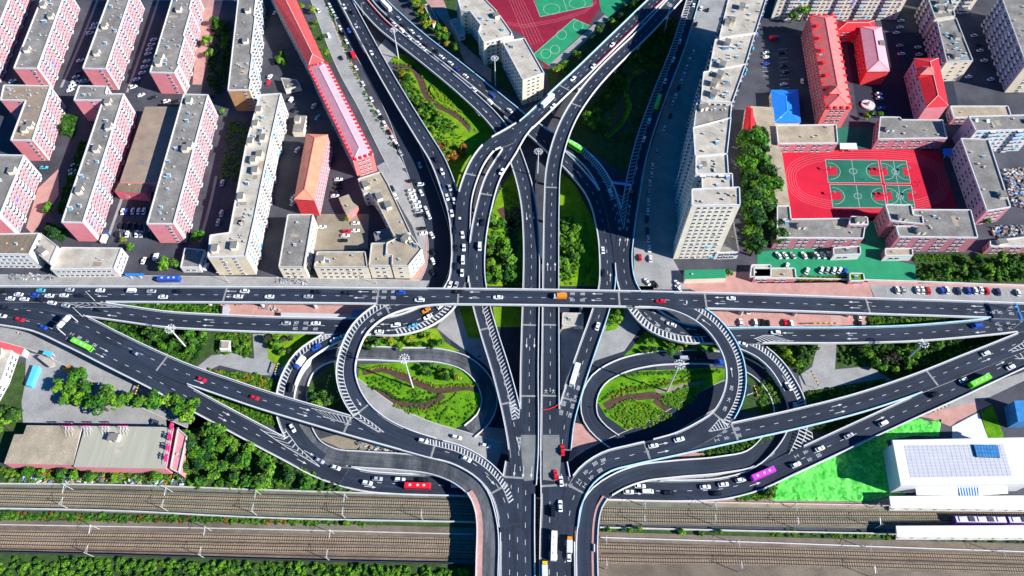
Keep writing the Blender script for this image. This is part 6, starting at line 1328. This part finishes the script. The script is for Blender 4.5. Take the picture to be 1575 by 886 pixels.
barrier('yellow and black height bar on the eastern lane', 'c4', 270, 530, 315, 620); barrier('yellow and black height bar in the east ramp curve', 'c3', 1480, 610, 1510, 690); barrier('yellow and black height bar over the south-east street', 'c4', 1000, 780, 1100, 735)
barrier('yellow and black bar beside the pink car park', 'c4', 270, 245, 420, 243)
m = MB(); pv = footprint(t('c1', 1330, 385, 1392, 385, 1398, 330, 1335, 328), 3); ro = thing('pavilion', 'small white framed pavilion in the western shrubbery', 'pavilion', (pv[0].x, pv[0].y, 0))
m.prism(pv, 0, 3); m.build('wall', 'white_sheet', ro); c = sum(pv, Vector((0, 0, 0))) / 4; m = MB(); m.prism([c + (p - c) * .7 for p in pv], 3, 3.5); m.build('roof', 'roof_tan', ro)
fo = thing('fountain', 'round stone fountain with pointed cap in the school yard', 'fountain', tuple(P(*t('a4', 628, 640)[0], 0))); m = MB(); c = fo.location; m.tube((c.x, c.y, 0), (c.x, c.y, 1.0), 4.2, 4.2, 20); m.build('basin', 'concrete', fo); m = MB(); m.tube((c.x, c.y, 1), (c.x, c.y, 4), 1.6, .05, 8); m.build('cap', 'frame_white', fo)
# red warning tape and cones at the end of the closed lane
m = MB(); pp = [on('ne_east', *q, dz=.5) for q in t('c3', 215, 750, 250, 745, 290, 730, 318, 708)]
for a, b in zip(pp, pp[1:]): m.tube(a, b, .18, .18, 5)
tag(m.build('barrier_tape', 'red_paint'), 'sagging red barrier line across the closed bridge lane', 'barrier')
# ------------------------------------------------------------------ vehicles
PAINT = {'w': ((.82, .83, .84), 'white'), 'k': ((.012, .013, .016), 'black'), 's': ((.42, .44, .47), 'silver'), 'r': ((.7, .015, .03), 'red'), 'b': ((.02, .09, .5), 'blue'), 'c': ((.1, .45, .6), 'turquoise'), 'o': ((.85, .25, .02), 'orange'),
         'g': ((.16, .72, .03), 'green'), 'p': ((.6, .06, .62), 'magenta'), 'y': ((.85, .5, .02), 'yellow'), 'n': ((.02, .05, .13), 'navy')}
for k, (c, n_) in PAINT.items(): M('car_paint_' + n_, c, rough=.28, var=.03, spec=.5)
def loft(m, secs, mi):
    "closed body through cross-sections (x, half width, z low, z high, half width at top)"
    R = [[(x, -hw, z0), (x, -hw, z0 + (z1 - z0) * .6), (x, -ht, z1), (x, ht, z1), (x, hw, z0 + (z1 - z0) * .6), (x, hw, z0)] for x, hw, z0, z1, ht in secs]; b = len(m.v)
    for r_ in R: m.v += r_
    for i in range(len(R) - 1):
        for j in range(6): j2 = (j + 1) % 6; m.f.append((b + i * 6 + j, b + i * 6 + j2, b + i * 6 + 6 + j2, b + i * 6 + 6 + j)); m.m.append(mi)
    m.f.append(tuple(b + j for j in reversed(range(6)))); m.m.append(mi); e = b + (len(R) - 1) * 6; m.f.append(tuple(e + j for j in range(6))); m.m.append(mi)
VM = {}
def wheels(m, xs, hw, r, mi):
    for x in xs:
        for sy in (-1, 1): m.tube((x, sy * (hw - .1), r), (x, sy * (hw + .06), r), r, r, 10, mi)
def veh_mesh(kind, ck):
    if (kind, ck) in VM: return VM[kind, ck]
    pm = 'car_paint_' + PAINT[ck][1]; b = MB(); g_ = MB(); extra = []
    if kind in ('car', 'suv'):
        h = 1.45 if kind == 'car' else 1.72; L2 = 2.3
        loft(b, [(-L2, .72, .35, .78, .62), (-L2 + .25, .88, .25, .92, .78), (-1.2, .92, .22, .95, .82), (.9, .92, .22, .92, .82), (1.75, .9, .25, .82, .76), (L2, .7, .35, .66, .6)], 0); wheels(b, (-1.4, 1.4), .86, .33, 1)
        tx = -1.75 if kind == 'suv' else -1.35
        loft(b, [(tx + .1, .66, .9, h - .02, .6), (.25, .7, .9, h, .62)], 0)
        # glasshouse: windscreen, side glass and rear glass as one part
        for s_ in (-1, 1): g_.poly([(tx, s_ * .83, .96), (.75, s_ * .83, .95), (.3, s_ * .69, h - .08), (tx + .35, s_ * .69, h - .08)])
        g_.poly([(1.05, -.78, .94), (1.05, .78, .94), (.28, .6, h + .005), (.28, -.6, h + .005)]); g_.poly([(tx - .45 if kind == 'car' else tx - .1, -.74, .95), (tx - .45 if kind == 'car' else tx - .1, .74, .95), (tx + .1, .58, h - .0), (tx + .1, -.58, h - .0)])
    elif kind == 'van':
        loft(b, [(-2.4, .86, .3, 1.9, .78), (1.3, .9, .28, 1.95, .8), (1.9, .9, .28, 1.3, .8), (2.4, .84, .32, .95, .7)], 0); wheels(b, (-1.5, 1.5), .86, .34, 1)
        g_.poly([(1.92, -.78, 1.33), (1.92, .78, 1.33), (1.34, .74, 1.93), (1.34, -.74, 1.93)])
        for s_ in (-1, 1): g_.poly([(-2.2, s_ * .915, 1.3), (1.2, s_ * .925, 1.3), (1.2, s_ * .86, 1.72), (-2.2, s_ * .86, 1.72)])
    elif kind == 'bus':
        loft(b, [(-5.7, 1.2, .35, 3.0, 1.1), (-5.5, 1.27, .3, 3.1, 1.18), (5.4, 1.27, .3, 3.1, 1.18), (5.75, 1.22, .35, 2.9, 1.1)], 0); wheels(b, (-3.4, 3.3), 1.2, .5, 1)
        for s_ in (-1, 1): g_.poly([(-5.3, s_ * 1.285, 1.4), (5.1, s_ * 1.285, 1.4), (5.1, s_ * 1.255, 2.4), (-5.3, s_ * 1.255, 2.4)])
        g_.poly([(5.785, -1.1, 1.2), (5.785, 1.1, 1.2), (5.72, 1.05, 2.75), (5.72, -1.05, 2.75)])
        for x in (-3.2, .2, 2.9): e = MB(); e.box((x, 0, 3.16), (1.0 if x else 1.9, .9, .16)); extra.append(('roof_hatch', e.mesh('roof_hatch', 'frame_white')))
    elif kind == 'lorry':
        b.box((-.9, 0, 1.75), (4.8, 2.3, 2.1), 0, 2); b.box((0, 0, .7), (6.8, 1.0, .4), 0, 1); wheels(b, (-2.2, 2.4), 1.05, .45, 1)
        e = MB(); loft(e, [(1.7, 1.05, .6, 2.2, .95), (2.9, 1.05, .6, 2.25, .95), (3.35, 1.0, .6, 1.5, .9)], 0); extra.append(('cab', e.mesh('cab', pm)))
        g_.poly([(3.37, -.85, 1.5), (3.37, .85, 1.5), (2.95, .8, 2.2), (2.95, -.8, 2.2)])
    elif kind == 'truck':
        b.box((-.9, 0, 1.75), (4.8, 2.3, 2.1)); b.box((0, 0, .7), (6.8, 1.0, .4), 0, 1); wheels(b, (-2.2, 2.4), 1.05, .45, 1)
        e = MB(); loft(e, [(1.7, 1.05, .6, 2.2, .95), (2.9, 1.05, .6, 2.25, .95), (3.35, 1.0, .6, 1.5, .9)], 0); extra.append(('cab', e.mesh('cab', 'frame_white' if ck in 'oybk' else 'car_paint_blue')))
        g_.poly([(3.37, -.85, 1.5), (3.37, .85, 1.5), (2.95, .8, 2.2), (2.95, -.8, 2.2)])
    VM[kind, ck] = (b.mesh('body', [pm, 'tyre', 'frame_white']), g_.mesh('window', 'glass'), extra); return VM[kind, ck]
NCAR = [0]
def vehicle(kind, ck, p, ang, label, group):
    b, g_, ex = veh_mesh(kind, ck); o = thing('bus' if kind == 'bus' else 'truck' if kind in ('truck', 'lorry') else 'van' if kind == 'van' else 'car', label, 'bus' if kind == 'bus' else 'truck' if kind in ('truck', 'lorry') else 'van' if kind == 'van' else 'car', p, group, ang); NCAR[0] += 1
    inst('body', b, o); inst('window', g_, o)
    for n_, me in ex: inst(n_, me, o)
    sc = RNG.uniform(.97, 1.06)
    if kind in ('car', 'suv'): o.scale = (sc, RNG.uniform(.98, 1.04), RNG.uniform(.98, 1.04))
KN = {'car': 'car', 'suv': 'car', 'van': 'van', 'bus': 'bus', 'truck': 'truck', 'lorry': 'truck'}
def traffic(place, key, items, axis='x', flip=False, ang=None):
    "items: tile, x, y, code; code = colour + optional kind letter (v van, B bus, t truck)"
    L = []
    for it in items:
        (x, y) = t(it[0], it[1], it[2])[0]; code = it[3]; kind = {'v': 'van', 'B': 'bus', 't': 'truck', 'T': 'lorry', 'u': 'suv'}.get(code[1:2], 'car' if RNG.random() < .6 else 'suv')
        if key: s_, z, a = near(key, x, y); p = P(x, y, z + .75); p.z = z + .03; a += math.pi if (flip if len(it) < 5 else it[4]) else 0
        else:
            q = P(x, y, .7); a0 = it[4] if len(it) > 4 else ang; x1, y1 = x + 10 * math.cos(a0), y - 10 * math.sin(a0); q1 = P(x1, y1, .7); a = math.atan2(q1.y - q.y, q1.x - q.x); p = Vector((q.x, q.y, .13))
        L.append((x if axis == 'x' else -y, code[0], kind, tuple(p), a + RNG.uniform(-.03, .03)))
    L.sort(); n = len(L); cnt = {}
    for e in L: cnt[e[1], KN[e[2]]] = cnt.get((e[1], KN[e[2]]), 0) + 1
    seen = {}
    for e in L:
        k = (e[1], KN[e[2]]); i = seen[k] = seen.get(k, 0) + 1; nm = '%s%s %s' % (PAINT[e[1]][1], ' cab' if e[2] == 'lorry' else '', KN[e[2]])
        lab = '%s %s' % (nm, place) if cnt[k] == 1 else '%s %s from the %s %s' % (ORD[i - 1], nm, 'west' if axis == 'x' else 'south', place)
        vehicle(e[2], e[1], e[3], e[4], lab, 'vehicles ' + place)
def items(tile, s_): return [(tile, *(int(v) for v in q.split(',')[:2]), q.split(',')[2]) for q in s_.split()]
I = items
traffic('on the long straight flyover', 'ew', I('c1', '20,30,k 245,25,c 420,22,s 605,25,w 795,28,wv 915,30,s 1075,32,k 985,65,w 1480,30,w 1440,62,w 110,50,w 208,55,b 297,57,w 385,55,w 480,57,k') + I('c2', '95,63,w 380,35,k 330,62,s 565,40,k 890,38,b 1005,83,w 1235,35,k 1480,67,w') + I('c3', '320,66,ot 930,90,r 1355,73,w'), flip=True)
traffic('on the lower west road', 'ew_low', I('c1', '60,75,w 145,78,w 235,85,k 312,100,w 395,117,s 590,143,k') + I('c2', '195,225,s 375,225,w 760,275,w 860,235,w 965,240,c 1055,185,w 1045,145,o 1135,118,wv'), flip=True)
traffic('on the hatched west ramp', 'ramp_w', I('c2', '550,300,w 490,325,w 380,370,b 283,468,wt 225,615,k 235,860,w'), flip=False)
traffic('on the upper west ramp', 'join_w', I('c1', '825,410,n 1220,565,r 1540,675,r 20,127,k') + I('d2', '1028,72,w 1288,180,w') + I('c1', '10,180,w'))
traffic('on the low road by the railway', 'front_low', I('c1', '503,360,gB 120,203,r 262,247,b') + I('d2', '400,190,s 497,232,w 750,300,s 688,325,w 885,305,w 1025,310,k 995,348,rB 1230,340,w') + I('d3', '735,380,w 805,345,w 852,378,wv 980,385,k 1200,350,w 1270,390,k 1310,335,w 1415,307,w 1545,275,pB') + I('d4', '195,215,w 340,118,w 515,40,s') + I('c4', '725,830,w 1033,657,k 1210,568,w 1300,580,gB 1497,490,w'))
traffic('on the ramp beside the east oval', 'nw_mid', I('c3', '548,243,w 410,540,wB') + I('b3', '580,648,w 583,785,k'), axis='y', flip=True)
traffic('on the main bridge', 'main_r', I('d3', '335,128,r 293,278,r 327,315,w 322,465,w 278,495,kv 283,710,wB 378,700,oT 375,765,w 228,850,yT'), axis='y', flip=True)
traffic('on the lower east road', 'ew_low_e', I('c3', '995,232,w') + I('c4', '72,280,w 1290,243,bv'), flip=False)
traffic('on the hatched east ramp', 'ramp_e', I('c3', '1427,350,w') + I('c4', '150,605,w 190,735,sv'), flip=True)
traffic('on the east oval road', 'oval_r', I('c3', '1075,437,sv 1160,440,k 1295,470,bt'), flip=True)
traffic('on the upper east ramp', 'join_e', I('d3', '885,100,w 1042,62,w') + I('c4', '1345,407,w'), flip=True)
traffic('in the jam on the north-west carriageway', 'nw_east', I('a2', '805,40,wB 818,100,k 878,108,s 853,145,w 907,150,k 897,183,wv 957,188,w 1003,225,s 942,225,w 1045,270,k 995,258,w 1030,293,w 1107,308,k 1075,330,k 1138,342,w 1192,380,w 1135,378,n 1232,415,b 1205,435,k 1283,458,w 1333,540,w 1447,575,b 1430,615,wv 1550,668,w') + I('b3', '405,24,gB 627,298,w'), flip=True)
traffic('on the curved north-west street', 'ew_low', I('a2', '550,40,w 600,75,k 620,155,s 577,183,b 713,318,w') + I('b2', '1105,100,k 1142,173,w 1188,270,s 1150,265,n 1172,327,w 1215,350,w 1200,425,w 1250,465,w 1220,530,k 1265,555,w 1228,635,k 1273,632,w 1268,710,wv 1225,745,k 1262,785,w 1190,858,w 1225,860,s'), axis='y', flip=True)
traffic('on the curved flyover turning south', 'ne_south', I('b2', '1503,172,w 1390,480,k 1370,628,wv'), axis='y')
traffic('on the north-east flyover', 'ne_west', I('a3', '637,270,w 523,400,w 400,475,w 245,615,wB 278,642,w'), axis='y')
traffic('on the striped road beside the tall slab', 'ew_low_e', I('a3', '1047,250,w 1008,358,w 958,488,w 912,622,gB 860,730,w 830,840,w 1130,30,w'), axis='y')
traffic('parked below the tall slab', None, I('a3', '1175,50,w 1215,60,k 1145,145,k 1128,315,w 1105,360,w 1088,405,w 1072,450,w 1055,490,w 1040,530,k 1020,580,w 1005,620,w 990,700,k 955,775,w'), axis='y', ang=1.25)
traffic('parked along the shaded frontage street', None, I('b3', '905,50,s 880,140,w 875,190,w 865,240,w 860,300,s 855,355,w 852,415,w 848,460,k 850,530,k 855,580,w 862,640,w 868,700,w 805,693,r'), axis='y', ang=1.57)
traffic('by the plaza corner below the tower', None, I('b3', '848,840,w 897,855,k') + I('b3', '1030,850,w 1035,880,w'), ang=2.2)
traffic('parked along the pale side street', None, I('a2', '460,30,w 478,65,w 495,100,s 523,165,w 540,205,k 563,250,w 603,335,rt 620,410,w 530,350,k 455,215,wv 392,62,w 662,505,w 713,600,w 757,680,w 775,712,k 792,747,w 820,800,k 842,835,w 865,870,w') + I('b2', '870,20,k 890,60,s'), axis='y', ang=2.05)
traffic('driving below the north-west flyover', 'street_nw', I('b2', '1008,132,c'), axis='y')
traffic('in the corner car park', None, I('b2', '958,230,k 1015,250,w 955,290,w 960,313,w 967,335,w 985,360,w 992,385,w 1000,412,s 1010,437,k 1020,517,k 1030,547,w'), axis='y', ang=.15)
traffic('at the kerb of the corner car park', None, I('b2', '860,320,w 840,275,k 1015,300,w 1045,400,w 1062,440,w 1080,557,w 1087,660,k 1087,715,w 1085,785,k'), axis='y', ang=2.0)
traffic('in the courtyard', None, I('b2', '515,220,w 515,245,k 512,270,k 497,297,k 493,320,w 415,508,w 617,485,w 562,535,r 617,530,w 555,560,w 545,590,k'), axis='y', ang=.05)
traffic('in the alley behind the red terrace', None, I('a2', '100,465,w 130,380,k 90,500,r 230,605,wv 365,640,w 388,710,c 245,665,k 130,75,w') + I('b2', '265,40,w 240,330,w 240,360,w'), axis='y', ang=.9)
traffic('parked between the northern slabs', None, I('a1', '425,545,w 437,520,w 450,495,w 460,465,w 475,440,k 487,365,w 545,200,w 560,170,w 575,145,w 500,490,w 525,490,s 75,490,w'), axis='y', ang=.35)
traffic('parked beside the stepped pink block', None, I('a1', '862,440,w 875,405,w 888,370,w 897,325,w 905,298,w 917,270,w 930,240,w 808,525,w 828,480,w 855,575,w 925,590,k 1010,612,w 1065,612,k'), axis='y', ang=.35)
traffic('parked in front of the brown hall', None, I('b1', '742,415,w 767,415,b 803,412,w 838,412,w 870,412,w 735,500,k 775,500,k 815,500,k 850,505,k 712,550,k 770,550,w 828,550,w 855,552,s 893,555,k 925,560,k'), ang=1.4)
traffic('in the lane beside the long beige slab', None, I('b1', '1345,240,w 1340,425,w 1320,480,w'), axis='y', ang=1.35)
traffic('by the street tree', None, I('b1', '870,712,w 945,690,wv 1250,750,wv 640,580,wt'), ang=1.2)
traffic('standing on the pale north street', None, I('b1', '1030,831,bB'), ang=0.0)
traffic('in the lane by the L-shaped block', None, I('b1', '455,135,w 440,165,w 440,190,w 265,148,c'), axis='y', ang=.1)
traffic('parked in the north-east yards', None, I('a4', '830,125,w 825,165,w 803,197,w 833,325,w 823,275,s 933,285,w 940,330,w 1275,215,w 1300,270,k 1310,305,w 1335,365,w 1375,480,w 1240,465,w 695,570,w 700,595,w 710,655,b'), ang=.1)
traffic('in the car park west of the salmon school wing', None, I('a4', '15,320,w 15,345,w 15,385,b 110,320,k 120,400,k 130,440,k 120,510,w 60,235,rt'), axis='y', ang=.15)
traffic('beside the salmon school wing', None, I('a4', '232,490,w'), ang=1.6)
traffic('parked against the ribbed school block', None, I('b4', '88,680,w 130,680,w 175,680,s 243,680,w 290,680,k 322,680,w 360,680,w 400,678,w'), ang=2.15)
traffic('parked by the red flower hedge', None, I('b4', '262,775,w 350,770,w 385,770,s 425,772,w 460,772,w 493,775,b 140,745,w'), ang=1.15)
traffic('in the plaza car park', None, I('c4', '810,25,w 845,25,s 932,25,w 962,25,w 998,28,r 1080,28,b 1110,25,w 1180,30,n 1240,28,b 1282,28,w 1318,25,w 1352,30,r 1420,35,n 1540,40,w'), ang=1.75)
traffic('in the pink car park under the flyover', None, I('c4', '25,228,k 130,225,r 168,230,w 580,190,w 580,225,k') + I('c3', '1415,222,w 1505,222,w 1545,222,k 1460,147,w'), ang=1.65)
traffic('on the ground street under the west loop', None, I('d2', '1230,50,w 1405,100,w'), ang=-.25)
traffic('in the west yard', None, I('c1', '445,515,ot'), ang=-.3)
# ------------------------------------------------------------------ motorbikes and people
def skin_mesh(name, verts, edges, radii, material):
    me = bpy.data.meshes.new('tmp'); me.from_pydata(verts, edges, []); o = bpy.data.objects.new('tmp', me); COL.objects.link(o)
    o.modifiers.new('skin', 'SKIN'); o.modifiers.new('sub', 'SUBSURF').levels = 1
    for v, r in zip(me.skin_vertices[0].data, radii): v.radius = (r, r)
    me.skin_vertices[0].data[0].use_root = True; dg = bpy.context.evaluated_depsgraph_get(); out = bpy.data.meshes.new_from_object(o.evaluated_get(dg)); bpy.data.objects.remove(o)
    out.name = name; out.materials.clear(); out.materials.append(MATS[material]); return out
M('cloth_dark', (0.03, 0.035, 0.06), var=.2); M('cloth_red', (0.5, 0.03, 0.04), var=.2); M('cloth_white', (0.7, 0.7, 0.68), var=.1); M('hair', (0.015, 0.012, 0.01), var=.2)
STAND = ([(0, 0, .95), (0, 0, 1.2), (0, 0, 1.42), (0, 0, 1.52), (0, 0, 1.66), (.1, 0, .9), (.13, .05, .5), (.13, 0, .06), (-.1, 0, .9), (-.14, -.08, .5), (-.14, -.2, .06), (.2, 0, 1.38), (.28, .06, 1.1), (.3, .2, .9), (-.2, 0, 1.38), (-.28, -.04, 1.1), (-.28, .05, .86)],
         [(0, 1), (1, 2), (2, 3), (3, 4), (0, 5), (5, 6), (6, 7), (0, 8), (8, 9), (9, 10), (2, 11), (11, 12), (12, 13), (2, 14), (14, 15), (15, 16)], [.15, .15, .14, .06, .11, .1, .075, .06, .1, .075, .06, .08, .055, .045, .08, .055, .045])
SIT = ([(0, 0, .8), (0, .04, 1.05), (0, .1, 1.25), (0, .12, 1.35), (0, .14, 1.5), (.12, .1, .78), (.18, .4, .7), (.16, .3, .3), (-.12, .1, .78), (-.18, .4, .7), (-.16, .3, .3), (.2, .1, 1.2), (.27, .3, 1.02), (.25, .55, 1.0), (-.2, .1, 1.2), (-.27, .3, 1.02), (-.25, .55, 1.0)], STAND[1], STAND[2])
BODY = {k: skin_mesh('body', *STAND, k) for k in ('cloth_dark', 'cloth_red', 'cloth_white')}; SITB = {k: skin_mesh('body', *SIT, k) for k in ('cloth_dark', 'cloth_white')}
hm = MB(); hm.tube((0, -.02, 1.68), (0, -.02, 1.77), .115, .07, 8); HAIR = hm.mesh('hair', 'hair')
def person(p, k, rz, lab, sit=False):
    o = thing('person', lab, 'person', p, 'people on the ground', rz); inst('body', (SITB if sit else BODY)[k], o); h = inst('hair', HAIR, o)
    if sit: h.location = (0, .15, -.16)
for i, (tl, x, y, k, lab) in enumerate((('b4', 605, 218, 'cloth_dark', 'person in dark clothes by the centre circle of the north-west court'), ('b4', 415, 158, 'cloth_dark', 'person in dark clothes under the west hoop of the north-west court'), ('b4', 780, 205, 'cloth_white', 'person in white on the north-east court'),
                                       ('b4', 690, 322, 'cloth_dark', 'person in dark clothes on the red key of the south-west court'), ('b4', 712, 320, 'cloth_red', 'person in red beside the red key of the south-west court'), ('b4', 940, 236, 'cloth_dark', 'person in dark clothes on the red track bend'),
                                       ('b4', 928, 258, 'cloth_dark', 'second person in dark clothes on the red track bend'), ('b4', 455, 408, 'cloth_dark', 'person in dark clothes on the straight of the red track'), ('c3', 515, 735, 'cloth_dark', 'person walking on the pink corner pavement'),
                                       ('a3', 300, 165, 'cloth_dark', 'person in dark clothes on the north running track'))):
    q = P(*t(tl, x, y)[0], .9); person((q.x, q.y, .06), k, i * .9, lab)
bk = MB(); bk.tube((0, -.62, .3), (0, -.62, .3001), .3, .3, 10); MBK = MB(); MBK.box((0, -.05, .55), (.28, 1.1, .35)); MBK.box((0, -.25, .78), (.3, .7, .12), 0, 1); MBK.tube((0, .5, .3), (0, .42, 1.05), .05, .05, 6, 1); MBK.tube((-.32, .4, 1.05), (.32, .4, 1.05), .035, .035, 6, 1)
BIKE = MBK.mesh('frame', ['dark_steel', 'tyre']); wm = MB(); wm.tube((-.07, 0, .3), (.07, 0, .3), .3, .3, 12); wm.poly([(-.07, .3 * math.cos(i * .5236), .3 + .3 * math.sin(i * .5236)) for i in range(12)]); WHL = wm.mesh('wheel', 'tyre')
for tl, x, y, rz, k, lab in (('c1', 115, 287, 1.2, 'cloth_white', 'on the south-west frontage street'), ('c3', 25, 318, 0, 'cloth_dark', 'on the street west of the main bridge'), ('c3', 337, 420, 3.1, 'cloth_white', 'on the street east of the main bridge'), ('c2', 1365, 425, 1.9, 'cloth_dark', 'on the lane under the south-turning flyover')):
    q = P(*t(tl, x, y)[0], .8); z = .28 if tl == 'c1' else .04
    o = thing('motorbike', 'small dark motorbike ' + lab, 'motorbike', (q.x, q.y, z), 'motorbikes', rz); inst('frame', BIKE, o); inst('wheel', WHL, o, (0, .55, 0)); inst('wheel', WHL, o, (0, -.55, 0)); person((q.x, q.y, z), k, rz, 'person riding the motorbike ' + lab, True)

# ------------------------------------------------------------------ heaps of scrap and small clutter
M('scrap_a', (0.5, 0.5, 0.48), var=.3, scale=2); M('scrap_b', (0.12, 0.13, 0.15), var=.3, scale=2); M('scrap_c', (0.35, 0.22, 0.16), var=.3, scale=2); M('scrap_d', (0.1, 0.25, 0.5), var=.3, scale=2)
def junk(label, poly, n, seed, smax=1.6, hmax=1.2):
    rng = random.Random(seed); f = [P(x, y, 0) for x, y in poly]; xs = [p.x for p in f]; ys = [p.y for p in f]; m = MB(); k = 0
    while k < n:
        x, y = rng.uniform(min(xs), max(xs)), rng.uniform(min(ys), max(ys))
        if inside(x, y, f): h = rng.uniform(.2, hmax); m.box((x, y, h / 2 + .03), (rng.uniform(.3, smax), rng.uniform(.2, smax * .6), h), rng.uniform(0, 3.1), rng.choice((0, 0, 1, 1, 2, 3))); k += 1
    tag(m.build('scrap_heap', ['scrap_a', 'scrap_b', 'scrap_c', 'scrap_d']), label, 'scrap', kind='stuff')
junk('heap of pale scrap behind the east school wing', t('b4', 1440, 160, 1575, 150, 1600, 400, 1500, 380), 260, 1, 2.4)
junk('grey rubble by the annex behind the east trees', t('b4', 1370, 510, 1575, 500, 1575, 560, 1380, 570), 110, 2, 2.0)
junk('clutter of stored material under the warehouse wall', t('d1', 60, 270, 1110, 300, 1110, 345, 60, 320), 150, 3, 1.8)
junk('row of parked cycles on the pavement before the courtyard wing', t('b2', 140, 810, 330, 830, 320, 865, 130, 845), 70, 4, 1.2, .9)
junk('cycles and stalls on the pavement before the cream office', t('b1', 60, 790, 330, 790, 330, 830, 60, 830), 80, 5, 1.2, .9)
junk('roadside clutter under the long flyover', t('c1', 1350, 95, 1575, 95, 1575, 115, 1350, 115), 40, 6, 1.2, .8)
junk('market clutter on the pink pavement', t('c2', 0, 100, 150, 100, 160, 160, 40, 140), 40, 7, 1.2, .9)
junk('construction leavings between the west ramps', t('d2', 600, 60, 1000, 140, 960, 180, 640, 130), 60, 8, 2.2, .9)
junk('builders clutter on the east ramp verge', t('d3', 880, 290, 1240, 268, 1240, 300, 900, 312), 30, 9, 1.6, .6)
junk('play equipment in the shaded school yard', t('a4', 530, 250, 600, 240, 620, 380, 560, 420), 40, 10, 1.4, 1.6)
